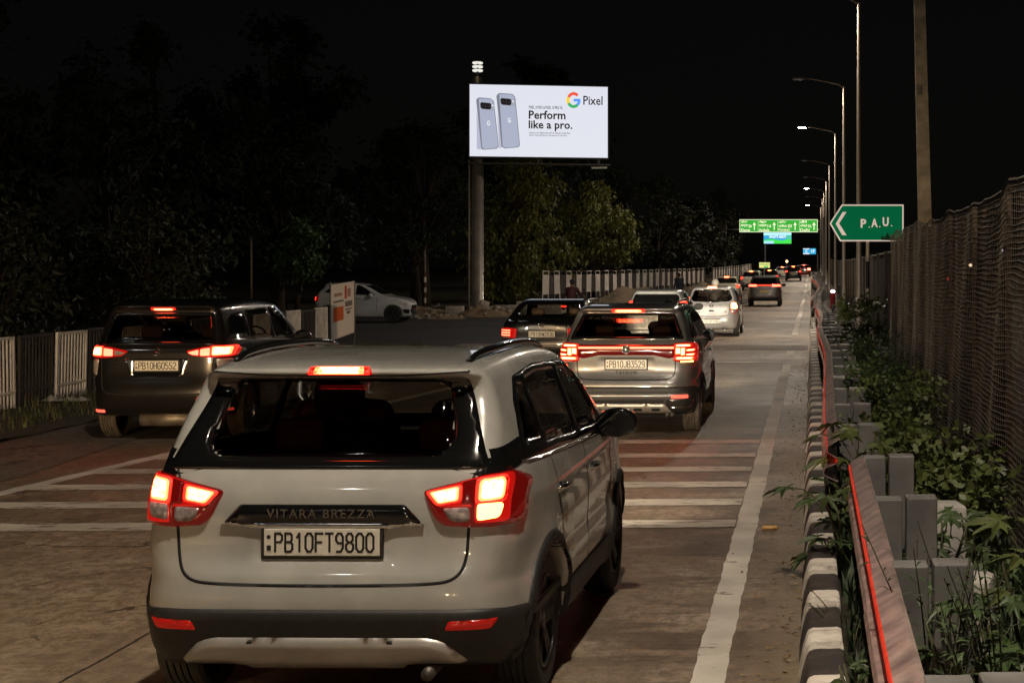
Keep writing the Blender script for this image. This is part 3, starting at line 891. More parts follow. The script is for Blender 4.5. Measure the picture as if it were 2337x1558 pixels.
        if headrest:
            for x in (-.36, .36): b.box((x, y_rear - .08, z + .76), (.25, .10, .16), bev=.04)
        b.build('rear_seat', seat, s.root, True)
        b = MB(); b.box((0, y_front + 1.05, z + .50), (s.W * .74, .35, .22), bev=.06); b.build('dashboard', INTERIOR, s.root, True)
        b = MB(); t = [(s.W * .21 + .18 * math.cos(a), y_front + .72 + .07 * math.sin(a), z + .60 + .17 * math.sin(a)) for a in [2 * PI * k / 24 for k in range(25)]]
        b.tube(t, .014, 6, cap=False); b.tube([(s.W * .21 - .18, y_front + .72, z + .6), (s.W * .21 + .18, y_front + .72, z + .6)], .012, 6)
        b.tube([(s.W * .21, y_front + .72, z + .6), (s.W * .21, y_front + .95, z + .52)], .025, 6)
        b.build('steering_wheel', INTERIOR, s.root, True)
    def rails(s, x, y0, y1, m, r=.016, up=.05, name='roof_rail'):
        for sd_ in (1, -1):
            n = 14; pts = []
            for i in range(n + 1):
                t = i / n; y = y0 + (y1 - y0) * t
                q = s.at('top', sd_ * (x - .03 * max(0, (.25 - t) / .25)), y, .0)
                e = min(1, min(t, 1 - t) / .12)
                pts.append((q.x, q.y, q.z + up * math.sin(e * PI / 2) + .002))
            b = MB(); b.tube(pts, [r * (.7 + .3 * min(1, min(i, n - i) / 3)) for i in range(n + 1)], 8); b.build(name, m, s.root, True)
    def window(s, poly, axis, glass, border=None, inset=.035, r=.04, res=.035, sym=False, name='window', ring=True):
        """glass pane in a black border that hides the cut"""
        outer = roundpoly(poly, r) if r else poly
        if border is None:
            c = np.array(outer)
            border = inset_poly(outer, inset)
        o = s.p(name + '_surround', outer, axis, GLOSS_BLACK, holes=[border], res=res, off=.002, th=.003, bev=.006, sym=sym) if ring else []
        g = []
        sides = ((1, -1) if sym else (1,)) if axis == 'side' else (1,)
        for i, sd_ in enumerate(sides):
            g += s.p(name, border, axis, glass, res=res, off=.0, th=.0, side=sd_, parent=o[i] if i < len(o) else None) if axis == 'side' else s.p(name, border, axis, glass, res=res, off=0, th=0, parent=o[i] if i < len(o) else None)
        return o, g

def inset_poly(poly, d):
    """shrink a 2-D outline by d (simple edge-normal offset)"""
    P = [Vector(p) for p in poly]
    area = sum(P[i - 1].x * P[i].y - P[i].x * P[i - 1].y for i in range(len(P)))
    sgn = 1 if area > 0 else -1
    out = []
    n = len(P)
    for i in range(n):
        a, b, c = P[i - 1], P[i], P[(i + 1) % n]
        e1 = (b - a).normalized() if (b - a).length > 1e-9 else Vector((1, 0)); e2 = (c - b).normalized() if (c - b).length > 1e-9 else e1
        n1 = Vector((-e1.y, e1.x)) * sgn; n2 = Vector((-e2.y, e2.x)) * sgn
        m = (n1 + n2); 
        if m.length < 1e-6: m = n1
        m.normalize()
        k = d / max(.45, m.dot(n1))
        out.append(tuple(b + m * k))
    return out

def paint(name, col, metal=0.0, rough=.32, coat=.9, dust=.16):
    return mat(name, col, rough, metal, coat, noise=dust, nscale=3.2, back=(.012, .011, .010))
WHITE_P = paint('white_paint', (.40, .395, .36), rough=.26, coat=1.0)
GREY_P = paint('grey_metallic_paint', (.145, .142, .14), .4, .30)
DARK_P = paint('dark_brown_paint', (.021, .0195, .0185), .6, .25)
BLACK_P = paint('black_paint', (.012, .012, .013), .0, .25)
SILVER_P = paint('silver_paint', (.46, .45, .45), .35, .34)

# ---- the white compact SUV nearest the camera
def suv_white():
    side = [(.16, .24), (.05, .34), (.01, .46), (-.01, .56), (.005, .66), (.05, .72), (.065, .80), (.055, .95), (.075, 1.06), (.13, 1.15),
            (.42, 1.50), (.31, 1.545), (.30, 1.575), (.55, 1.605), (1.2, 1.628), (1.9, 1.615), (2.28, 1.56), (3.02, 1.10), (3.5, 1.04), (3.86, .95), (3.96, .80),
            (3.99, .55), (3.93, .30), (3.6, .22), (.6, .22)]
    plan = [(0, 0), (.45, .004), (.66, .035), (.775, .12), (.835, .27), (.868, .55), (.89, 1.0), (.893, 2.0), (.885, 2.9), (.86, 3.4), (.78, 3.75), (.6, 3.92), (0, 3.99)]
    tum = [(.2, .07), (.34, .015), (.50, -.015), (.58, -.012), (.64, -.004), (.80, -.012), (.98, .0), (1.08, .03), (1.16, .062), (1.35, .125), (1.52, .195), (1.62, .26)]
    plan = [(x * 1.02, y) for x, y in plan]
    c = Car('compact_suv', 'white compact SUV with lit brake lamps, nearest to the camera', -2.19, 7.20, 1.825, 3.995, 1.64, .335, (.70, 3.14), side, plan, tum,
            WHITE_P, yaw=-.9, h=.022, k=.075, flare=.022, recess=[((0, .0, .823), (.30, .062, .088), .025)])
    rw_out = [(-.735, 1.135), (.735, 1.135), (.70, 1.22), (.585, 1.535), (-.585, 1.535), (-.70, 1.22)]
    rw_in = roundpoly([(-.52, 1.185), (.50, 1.185), (.56, 1.25), (.50, 1.49), (.44, 1.515), (-.44, 1.515), (-.50, 1.49), (-.57, 1.25)], .05)
    sw_out = [(.36, 1.13), (1.0, 1.115), (2.0, 1.085), (2.86, 1.06), (2.74, 1.17), (2.40, 1.44), (2.1, 1.525), (1.3, 1.545), (.78, 1.515), (.62, 1.40), (.52, 1.235)]
    fw = [(-.66, 1.13), (.66, 1.13), (.52, 1.52), (-.52, 1.52)]
    sw_in = [inset_poly(w, .0) for w in (
        [(.60, 1.22), (.92, 1.205), (.92, 1.46), (.82, 1.46), (.70, 1.39)],
        [(.99, 1.175), (1.80, 1.145), (1.80, 1.49), (1.3, 1.505), (.99, 1.485)],
        [(1.90, 1.14), (2.66, 1.115), (2.34, 1.41), (2.1, 1.475), (1.90, 1.485)])]
    sw_in = [roundpoly(w, .03) for w in sw_in]
    c.body([('rear', rw_in), ('front', fw)] + [('side', w) for w in sw_in])
    # rear glass
    ring = c.p('rear_window', roundpoly(rw_out, .02), 'rear', GLOSS_BLACK, holes=[rw_in], res=.03, off=.003, th=.004, bev=.008)[0]
    c.p('glass', rw_in, 'rear', GLASS_TINT, res=.05, off=.0, th=.0, parent=ring)
    for sd_ in (1, -1):
        o = c.p('side_window', roundpoly(sw_out, .03), 'side', GLOSS_BLACK, holes=sw_in, res=.035, off=.003, th=.003, bev=.006, side=sd_)[0]
        for w in sw_in: c.p('glass', w, 'side', GLASS_TINT, res=.06, off=0, th=0, side=sd_, parent=o)
        c.p('window_trim', strip([(.50, 1.128), (1.0, 1.113), (2.0, 1.083), (2.80, 1.060)], .014), 'side', CHROME, side=sd_, off=.004, th=.006, bev=.006, res=.03)
        c.p('pillar_band', roundpoly([(.12, 1.10), (.45, 1.13), (.56, 1.24), (.50, 1.245), (.14, 1.21)], .01), 'side', GLOSS_BLACK, off=.003, th=.003, bev=.005, side=sd_)
        for y, z in ((1.02, .945), (2.02, .925)):
            a = c.at('side', y, z, .0, sd_)
            hb = MB(); hb.tube([(a.x - sd_ * .01, y - .10, z), (a.x + sd_ * .032, y - .075, z + .003), (a.x + sd_ * .034, y + .075, z + .003), (a.x - sd_ * .01, y + .10, z)], .014, 8)
            hb.box((a.x, y, z - .005), (.02, .13, .05), bev=.008)
            hb.build('door_handle', CHROME, c.root, True)
        for seam in ([(1.86, 1.07), (1.84, .9), (1.83, .45)], [(.96, 1.10), (.95, .95), (1.02, .80), (1.06, .55), (1.18, .42)], [(2.80, 1.03), (2.76, .8), (2.78, .42)]):
            c.p('door_seam', strip(chaikin(seam, 2, False), .010), 'side', SEAM, side=sd_, off=.0012, th=.0, res=.03)
        c.p('sill_cladding', roundpoly([(.98, .25), (2.90, .25), (2.90, .40), (2.80, .435), (1.10, .435), (.98, .40)], .03), 'side', BLACK_PLASTIC, side=sd_, off=.003, th=.02, bev=.03)
        for ya in c.ax:
            a = arc((ya, c.R), c.R + .105, -18, 198, 26) + arc((ya, c.R), c.R + .035, 198, -18, 26)
            c.p('wheel_arch', a, 'side', BLACK_PLASTIC, side=sd_, off=.003, th=.014, bev=.02, res=.025)
    c.p('windscreen', fw, 'front', GLASS_CLEAR, res=.08, off=0, th=0)
    # rear bumper cladding, skid plate, reflectors
    c.p('bumper_cladding', roundpoly([(-.90, .22), (.90, .22), (.90, .50), (.72, .525), (-.72, .525), (-.90, .50)], .03), 'rear', BLACK_PLASTIC, off=.004, th=.012, bev=.02, res=.03)
    sk = c.p('skid_plate', roundpoly([(-.66, .285), (-.40, .285), (-.36, .262), (.36, .262), (.40, .285), (.66, .285), (.55, .385), (.47, .405), (-.47, .405), (-.55, .385)], .02), 'rear', SILVER, off=.012, th=.03, bev=.03, res=.022)[0]
    for x in (-.36, .36):
        c.p('skid_rib', roundpoly([(x - .012, .29), (x + .012, .29), (x + .05 * (1 if x < 0 else -1) + .012, .395), (x + .05 * (1 if x < 0 else -1) - .012, .395)], .004), 'rear', BLACK_PLASTIC, off=.038, th=.004, bev=.005, parent=sk)
    c.p('reflector', roundpoly([(.555, .435), (.745, .435), (.775, .482), (.575, .478)], .012), 'rear', REFLECT_RED, sym=True, off=.016, th=.008, bev=.01, res=.015)
    # tail lamps
    for sgn in (1, -1):
        q = (lambda P: P) if sgn == 1 else mirror
        tl = c.p('tail_lamp', q(roundpoly([(.445, 1.045), (.60, 1.082), (.72, 1.112), (.81, 1.118), (.858, 1.06), (.866, .93), (.85, .887), (.70, .882), (.54, .892), (.50, .93)], .025)), 'rear', LENS_DARK, off=.004, th=.02, bev=.03, res=.016)[0]
        c.p('brake_bulb', q(roundpoly([(.475, 1.035), (.615, 1.062), (.615, 1.0), (.52, .985)], .015)), 'rear', LAMP_ON, off=.026, th=.003, bev=.01, res=.014, parent=tl)
        c.p('brake_bulb', q(roundpoly([(.69, 1.085), (.775, 1.095), (.785, 1.075), (.785, .995), (.69, .99)], .02)), 'rear', LAMP_ON, off=.026, th=.003, bev=.01, res=.014, parent=tl)
        c.p('turn_bulb', q(roundpoly([(.69, .985), (.785, .985), (.772, .925), (.69, .915)], .015)), 'rear', LAMP_AMBER if sgn == 1 else LENS_CLEAR, off=.026, th=.003, bev=.01, res=.014, parent=tl)
        c.p('reverse_lens', q(roundpoly([(.54, .97), (.66, .975), (.66, .91), (.58, .912)], .02)), 'rear', LENS_CLEAR, off=.025, th=.004, bev=.01, res=.014, parent=tl)
        c.p('lamp_glow', q(roundpoly([(.462, 1.038), (.60, 1.073), (.72, 1.103), (.80, 1.108), (.81, 1.075), (.805, .905), (.675, .905), (.675, .975), (.52, .975)], .02)), 'rear', LENS_RED, off=.0245, th=.0005, bev=.01, res=.014, parent=tl)
        c.p('lamp_divider', q(roundpoly([(.625, 1.075), (.68, 1.088), (.68, .905), (.668, .90), (.668, .985), (.625, .985)], .01)), 'rear', LENS_DARK, off=.0265, th=.002, bev=.01, res=.014, parent=tl)
    bl = c.p('high_brake_lamp', roundpoly([(-.155, 1.552), (.155, 1.552), (.135, 1.578), (-.135, 1.578)], .008), 'rear', LENS_RED, off=.004, th=.008, bev=.01, res=.012)
    c.p('brake_bulb', roundpoly([(-.125, 1.5565), (.125, 1.5565), (.118, 1.5735), (-.118, 1.5735)], .006), 'rear', LAMP_ON, off=.0125, th=.002, bev=.006, res=.012, parent=bl[0])
    # garnish above the plate
    ga = c.p('plate_garnish', roundpoly([(-.445, .905), (-.37, .985), (.37, .985), (.445, .905), (.37, .888), (-.37, .888)], .012), 'rear', GLOSS_BLACK, off=.004, th=.014, bev=.02, res=.02)[0]
    c.p('garnish_trim', roundpoly([(-.46, .895), (-.36, .892), (-.30, .878), (.30, .878), (.36, .892), (.46, .895), (.40, .912), (-.40, .912)], .006), 'rear', CHROME, off=.016, th=.006, bev=.008, res=.02, parent=ga)
    q = c.at('rear', 0, .945, .02)
    text_obj('badge_lettering', 'VITARA BREZZA', .055, lambda a, u, o: (a, q.y - .006 - o, .946 + u), mat('smoked_chrome', (.22, .21, .20), .25, metal=.9), ga, ext=.002, bold=.0006, spacing=1.25)
    c.p('plate_lamp', roundpoly([(-.26, .869), (.25, .869), (.25, .879), (-.26, .879)], .003), 'rear', PLATE_LAMP, off=.005, th=.003, bev=.004, res=.012)
    c.plate('PB10FT9800', 0, .818, .52, .122)
    b_ = MB(); q2 = c.at('rear', 0, .70, .0)
    # tailgate seam and creases
    seam = [(-.70, 1.13), (-.665, 1.04)]
    c.p('tailgate_seam', strip(chaikin([(.655, .885), (.645, .72), (.60, .655), (.50, .635), (0, .628), (-.50, .635), (-.60, .655), (-.645, .72), (-.655, .885)], 3, False), .014), 'rear', SEAM, off=.0012, th=0, res=.02)
    c.p('tailgate_seam', strip([(.655, 1.08), (.685, 1.14)], .010), 'rear', SEAM, sym=True, off=.0012, th=0, res=.02)
    c.p('roof_seam', strip([(.60, 1.565), (.30, 1.545), (-.30, 1.545), (-.60, 1.565)], .006), 'rear', SEAM, off=.0012, th=0, res=.03)
    # wiper, rails, mirrors, wheels, cabin
    c.rails(.585, .50, 2.35, GLOSS_BLACK, .02, .022)
    c.mirrors(2.55, 1.12, .985, m=GLOSS_BLACK, size=(.125, .08, .088))
    c.wheels(DARK_ALLOY, RUBBER, .21)
    c.interior(SEAT, 1.62, .92, z=.46)
    ex = MB(); ex.tube([(.48, .30, .24), (.48, .02, .235)], .03, 12); ex.build('exhaust_pipe', mat('dirty_steel', (.10, .09, .08), .5, metal=.6), c.root, True)
    c.p('headlight', roundpoly([(.40, .82), (.62, .86), (.60, .94), (.40, .92)], .02), 'front', HEAD_ON, sym=True, res=.03)
    c.headlights(.85, .62, 520)
    return c

def side_common(c, seams, handles, arch_m=None, sill=None, handle_m=None, aw=.04, trim=None):
    for sd_ in (1, -1):
        for s_ in seams: c.p('door_seam', strip(chaikin(s_, 1, False), .012), 'side', SEAM, side=sd_, off=.0012, th=0, res=.04)
        for y, z in handles:
            a = c.at('side', y, z, .0, sd_); b = MB()
            b.tube([(a.x - sd_ * .01, y - .10, z), (a.x + sd_ * .03, y - .07, z), (a.x + sd_ * .03, y + .07, z), (a.x - sd_ * .01, y + .10, z)], .014, 6)
            b.build('door_handle', handle_m or c.paint, c.root, True)
        if arch_m:
            for ya in c.ax:
                a = arc((ya, c.R), c.R + .05 + aw, -15, 195, 22) + arc((ya, c.R), c.R + .03, 195, -15, 22)
                c.p('wheel_arch', a, 'side', arch_m, side=sd_, off=.003, th=.012, bev=.015, res=.03)
        if sill: c.p('sill_cladding', sill, 'side', BLACK_PLASTIC, side=sd_, off=.003, th=.015, bev=.02, res=.05)
        if trim: c.p('window_trim', strip(trim, .014), 'side', CHROME, side=sd_, off=.004, th=.005, bev=.005, res=.04)

def suv_grey():
    side = [(.20, .26), (.07, .36), (.02, .48), (-.005, .60), (.01, .67), (.06, .72), (.085, .80), (.07, .95), (.06, 1.07), (.10, 1.15), (.15, 1.19),
            (.42, 1.48), (.30, 1.525), (.29, 1.55), (.6, 1.585), (1.3, 1.60), (2.0, 1.585), (2.4, 1.52), (3.15, 1.10), (3.7, 1.03), (4.06, .92), (4.17, .75), (4.22, .5), (4.12, .3), (3.8, .24), (.6, .24)]
    plan = [(0, 0), (.5, .006), (.68, .05), (.78, .15), (.83, .32), (.865, .7), (.88, 1.2), (.88, 3.0), (.85, 3.6), (.76, 3.95), (.6, 4.13), (0, 4.22)]
    tum = [(.2, .08), (.36, .03), (.52, .0), (.62, .004), (.68, .014), (.82, .004), (1.0, .004), (1.1, .03), (1.18, .07), (1.36, .135), (1.5, .195), (1.6, .26)]
    c = Car('suv', 'grey metallic SUV with full width red light bar, ahead of the white SUV', -2.26, 19.7, 1.76, 4.22, 1.61, .335, (.78, 3.43), side, plan, tum, GREY_P, h=.025, k=.07, flare=.02,
            recess=[((0, .02, .875), (.34, .05, .075), .03)])
    rw = roundpoly([(-.70, 1.175), (.70, 1.175), (.565, 1.50), (-.565, 1.50)], .03); rin = inset_poly(rw, .035)
    sw = [(.45, 1.17), (1.2, 1.15), (2.95, 1.09), (2.80, 1.19), (2.42, 1.43), (2.1, 1.50), (1.3, 1.515), (.85, 1.48), (.60, 1.33)]
    fw = [(-.64, 1.13), (.64, 1.13), (.52, 1.49), (-.52, 1.49)]
    c.body([('rear', inset_poly(rw, .02)), ('front', fw)])
    o, g = c.window(rw, 'rear', GLASS_TINT, border=rin, r=0)
    o[0].name = 'rear_window'
    for sd_ in (1, -1):
        c.p('side_window', roundpoly(sw, .03), 'side', GLASS_DARK, side=sd_, off=.003, th=.004, bev=.008)
    c.p('windscreen', fw, 'front', GLASS_CLEAR, res=.08, off=0, th=0)
    side_common(c, [[(1.95, 1.09), (1.93, .9), (1.92, .42)], [(1.02, 1.14), (1.0, .95), (1.1, .75), (1.22, .42)]], [(1.15, .99), (2.1, .965)], BLACK_PLASTIC,
                roundpoly([(1.15, .25), (3.05, .25), (3.05, .40), (2.95, .43), (1.25, .43), (1.15, .40)], .03), trim=[(.60, 1.16), (1.2, 1.145), (2.9, 1.085)])
    gar = c.p('tail_garnish', roundpoly([(-.60, 1.115), (.60, 1.115), (.60, .965), (.52, .945), (.34, .985), (-.34, .985), (-.52, .945), (-.60, .965)], .02), 'rear', LENS_DARK, off=.003, th=.012, bev=.015, res=.03)[0]
    for x0, x1 in ((-.585, -.045), (.045, .585)):
        c.p('light_bar', rect(x0, 1.062, x1, 1.085), 'rear', LAMP_BAR, off=.016, th=.003, bev=.008, res=.02, parent=gar)
    for sgn in (1, -1):
        q = (lambda P: P) if sgn == 1 else mirror
        tl = c.p('tail_lamp', q(roundpoly([(.575, 1.125), (.72, 1.14), (.82, 1.12), (.845, 1.05), (.845, .90), (.74, .89), (.575, .915)], .02)), 'rear', LENS_RED, off=.005, th=.018, bev=.02, res=.018)[0]
        for bar in (rect(.60, 1.085, .76, 1.105), rect(.66, .985, .705, 1.07), rect(.60, 1.0, .655, 1.07), rect(.715, 1.03, .80, 1.05), rect(.60, .935, .79, .965), rect(.715, .985, .80, 1.0)):
            c.p('brake_bulb', q(bar), 'rear', LAMP_ON, off=.024, th=.003, bev=.006, res=.015, parent=tl)
        c.p('turn_bulb', q(rect(.66, .90, .79, .918)), 'rear', LAMP_AMBER if sgn == 1 else LENS_CLEAR, off=.024, th=.003, bev=.006, res=.015, parent=tl)
    bl = c.p('high_brake_lamp', roundpoly(rect(-.20, 1.505, .20, 1.545), .012), 'rear', LENS_RED, off=.004, th=.008, bev=.01, res=.02)[0]
    c.p('brake_bulb', roundpoly(rect(-.175, 1.512, .175, 1.537), .01), 'rear', LAMP_ON, off=.0125, th=.003, bev=.008, res=.02, parent=bl)
    e = c.at('rear', 0, 1.055, .02); b = MB()
    b.lathe([(.052, 0), (.052, -.008), (.045, -.010), (.045, -.004), (.001, -.004)], 28, 'y', e); lo = b.build('round_emblem', CHROME, c.root, True)
    b = MB()
    for pts in ([(-.026, .026), (-.008, -.004), (0, .010), (.008, -.004), (.026, .026)], [(-.034, .006), (-.017, -.030), (0, -.004), (.017, -.030), (.034, .006)]):
        b.tube([(e.x + p[0], e.y - .008, e.z + p[1]) for p in pts], .004, 5)
    b.build('emblem_letters', CHROME, lo, True)
    c.plate('PB10JB3529', 0, .875, .50, .115)
    q = c.at('rear', 0, .775, .004)
    text_obj('badge_lettering', 'TAIGUN', .052, lambda a, u, o: (a, q.y - o - .002, .775 + u), SEAM, c.root, ext=.002, bold=.001, spacing=1.5)
    c.p('tailgate_seam', strip(chaikin([(.60, .94), (.595, .76), (.55, .70), (.45, .688), (0, .682), (-.45, .688), (-.55, .70), (-.595, .76), (-.60, .94)], 2, False), .012), 'rear', SEAM, off=.0012, th=0, res=.025)
    c.p('bumper_cladding', roundpoly([(-.88, .25), (.88, .25), (.88, .56), (.80, .605), (-.80, .605), (-.88, .56)], .03), 'rear', BLACK_PLASTIC, off=.003, th=.012, bev=.02, res=.035)
    c.p('bumper_panel', roundpoly([(-.74, .44), (.74, .44), (.80, .535), (-.80, .535)], .02), 'rear', GREY_P, off=.013, th=.012, bev=.02, res=.035)
    sk = c.p('skid_plate', roundpoly([(-.56, .29), (.56, .29), (.47, .405), (-.47, .405)], .02), 'rear', SILVER, off=.012, th=.024, bev=.025, res=.025)[0]
    for x in (-.36, -.14, .14, .36): c.p('skid_slot', roundpoly(rect(x - .05, .33, x + .05, .362), .008), 'rear', SEAM, off=.0365, th=.001, bev=.004, parent=sk, res=.03)
    c.p('reflector', roundpoly(rect(.55, .468, .735, .51), .012), 'rear', REFLECT_GLOW, sym=True, off=.028, th=.004, bev=.008, res=.02)
    for sgn in (1, -1):
        q2 = (lambda P: P) if sgn == 1 else mirror
        c.p('bumper_trim', q2(strip([(.46, .43), (.74, .455), (.80, .43), (.76, .36), (.54, .355)], .014)), 'rear', CHROME, off=.022, th=.006, bev=.006, res=.02)
    c.rails(.60, .75, 2.2, SILVER, .018, .05)
    c.mirrors(2.72, 1.13, .86, m=GREY_P, size=(.07, .10, .085))
    c.wheels(ALLOY, TYRE_DUST, .215)
    c.interior(SEAT, 1.75, .98, z=.48)
    ex = MB()
    for x in (.50, .56): ex.tube([(x, .35, .27), (x, .04, .265)], .026, 10)
    ex.tube([(-.5, .6, .28), (.5, .6, .28)], .07, 10)
    ex.build('exhaust_pipe', mat('dirty_steel', (.10, .09, .08), .5, metal=.6), c.root, True)
    c.headlights(.80, .62, 4800, ang=26, up=.75, poly=roundpoly([(0.40, .80), (0.61, .84), (0.59, .93), (0.40, .90)], .02))
    return c

def mpv_dark():
    side = [(.22, .30), (.08, .36), (.03, .46), (.0, .58), (.02, .66), (.07, .78), (.085, .95), (.08, 1.08), (.13, 1.16), (.36, 1.54), (.27, 1.585), (.28, 1.61), (.7, 1.65), (1.5, 1.675), (2.3, 1.64), (2.65, 1.56),
            (3.40, 1.12), (3.85, 1.02), (4.2, .90), (4.33, .72), (4.39, .5), (4.3, .3), (4.0, .22), (.7, .26)]
    plan = [(0, 0), (.45, .008), (.64, .05), (.75, .16), (.80, .34), (.835, .7), (.867, 1.3), (.867, 3.0), (.84, 3.6), (.76, 4.05), (.6, 4.28), (0, 4.39)]
    tum = [(.2, .07), (.38, .02), (.55, .0), (.75, .0), (1.0, .004), (1.12, .03), (1.2, .06), (1.4, .115), (1.56, .17), (1.68, .25)]
    c = Car('minivan', 'dark brown people carrier with bright brake lamps, drifting to the left turn', -7.66, 18.9, 1.735, 4.39, 1.69, .325, (.86, 3.60), side, plan, tum, DARK_P, yaw=3.0, h=.026, k=.08, flare=.018,
            recess=[((0, .02, .885), (.30, .05, .10), .03)])
    rw = roundpoly([(-.665, 1.145), (.665, 1.145), (.575, 1.525), (-.575, 1.525)], .05); rin = inset_poly(rw, .04)
    fw = [(-.62, 1.15), (.62, 1.15), (.53, 1.53), (-.53, 1.53)]
    sws = [[(.36, 1.22), (1.05, 1.19), (1.05, 1.52), (.62, 1.49), (.50, 1.43)], [(1.12, 1.185), (2.05, 1.15), (2.05, 1.55), (1.12, 1.525)], [(2.12, 1.145), (3.08, 1.10), (2.72, 1.42), (2.5, 1.53), (2.12, 1.55)]]
    sws = [roundpoly(w, .03) for w in sws]
    c.body([('rear', inset_poly(rw, .02)), ('front', fw)] + [('side', inset_poly(w, .015)) for w in sws[1:]])
    o, g = c.window(rw, 'rear', GLASS_TINT, border=rin, r=0); o[0].name = 'rear_window'
    for sd_ in (1, -1):
        for i, w in enumerate(sws): c.p('side_window', w, 'side', GLASS_DARK if i == 0 else GLASS_TINT, side=sd_, off=.003, th=.002, bev=.004, res=.05)
    c.p('windscreen', fw, 'front', GLASS_CLEAR, res=.08, off=0, th=0)
    side_common(c, [[(2.08, 1.10), (2.06, .9), (2.06, .35)], [(1.08, 1.15), (1.07, .95), (1.2, .7), (1.3, .38)]], [(1.2, 1.01), (2.25, .985)], handle_m=CHROME, trim=[(.45, 1.20), (1.2, 1.172), (3.1, 1.09)])
    for sgn in (1, -1):
        q = (lambda P: P) if sgn == 1 else mirror
        tl = c.p('tail_lamp', q(roundpoly([(.33, 1.075), (.55, 1.125), (.78, 1.135), (.81, 1.09), (.81, 1.005), (.60, .995), (.40, 1.02)], .02)), 'rear', LENS_RED, off=.004, th=.018, bev=.02, res=.018)[0]
        c.p('brake_bulb', q(roundpoly(rect(.62, 1.02, .78, 1.12), .02)), 'rear', LAMP_ON, off=.023, th=.003, bev=.01, res=.016, parent=tl)
        c.p('brake_bulb', q(roundpoly([(.50, 1.02), (.605, 1.02), (.605, 1.105), (.50, 1.09)], .015)), 'rear', LAMP_BAR, off=.023, th=.003, bev=.01, res=.016, parent=tl)
        c.p('brake_bulb' if sgn == 1 else 'reverse_lens', q(roundpoly([(.36, 1.055), (.48, 1.085), (.48, 1.025), (.41, 1.032)], .01)), 'rear', LAMP_BAR if sgn == 1 else LENS_CLEAR, off=.023, th=.003, bev=.01, res=.016, parent=tl)
        c.p('corner_reflector', q(roundpoly([(.67, .985), (.80, .985), (.78, .80), (.70, .79)], .02)), 'rear', LENS_CLEAR, off=.004, th=.012, bev=.015, res=.02)
    bl = c.p('high_brake_lamp', roundpoly(rect(-.14, 1.548, .14, 1.588), .01), 'rear', LENS_RED, off=.004, th=.008, bev=.01, res=.02)[0]
    c.p('brake_bulb', roundpoly(rect(-.12, 1.557, .12, 1.579), .008), 'rear', LAMP_ON, off=.0125, th=.003, bev=.008, res=.02, parent=bl)
    c.p('plate_recess', roundpoly([(-.33, .985), (.33, .985), (.29, .77), (-.29, .77)], .03), 'rear', GLOSS_BLACK, off=.002, th=.004, bev=.01, res=.03)
    for x in (1, -1): c.p('recess_trim', roundpoly([(x * .26, .985), (x * .37, .985), (x * .31, .79), (x * .255, .79)], .01), 'rear', CHROME, off=.008, th=.006, bev=.008, res=.02)
    e = c.at('rear', 0, 1.065, .012); b = MB()
    b.tube([(e.x + p[0], e.y, e.z + p[1]) for p in [(.045, .02), (.0, .045), (-.045, .015), (.0, -.008), (.045, -.015), (.0, -.045), (-.045, -.02)]], .010, 6)
    b.build('emblem', CHROME, c.root, True)
    c.plate('PB10HG0552', 0, .905, .50, .115)
    c.p('tailgate_seam', strip(chaikin([(.64, .99), (.63, .66), (.58, .585), (.4, .57), (0, .565), (-.4, .57), (-.58, .585), (-.63, .66), (-.64, .99)], 2, False), .012), 'rear', SEAM, off=.0012, th=0, res=.025)
    c.p('reflector', roundpoly(rect(.60, .36, .79, .392), .01), 'rear', REFLECT_GLOW, sym=True, off=.004, th=.008, bev=.01, res=.02)
    c.mirrors(2.92, 1.13, .95, m=DARK_P)
    c.wheels(ALLOY, TYRE_DUST, .20)
    c.interior(SEAT, 1.95, 1.05, z=.50)
    ub = MB(); ub.tube([(-.7, .86, .30), (.7, .86, .30)], .055, 10); ub.build('rear_axle', mat('dirty_steel', (.10, .09, .08), .5, metal=.6), c.root, True)
    ub = MB(); ub.tube([(-.25, .30, .27), (.45, .30, .27)], .09, 14); ub.tube([(.45, .30, .26), (.52, .18, .24)], .03, 8); ub.build('silencer', mat('muffler_steel', (.28, .24, .20), .5, metal=.7, noise=.4, bump=.2), c.root, True)
    c.headlights(.82, .6, 200, poly=roundpoly([(0.37, .80), (0.59, .86), (0.58, .96), (0.37, .90)], .02))
    return c

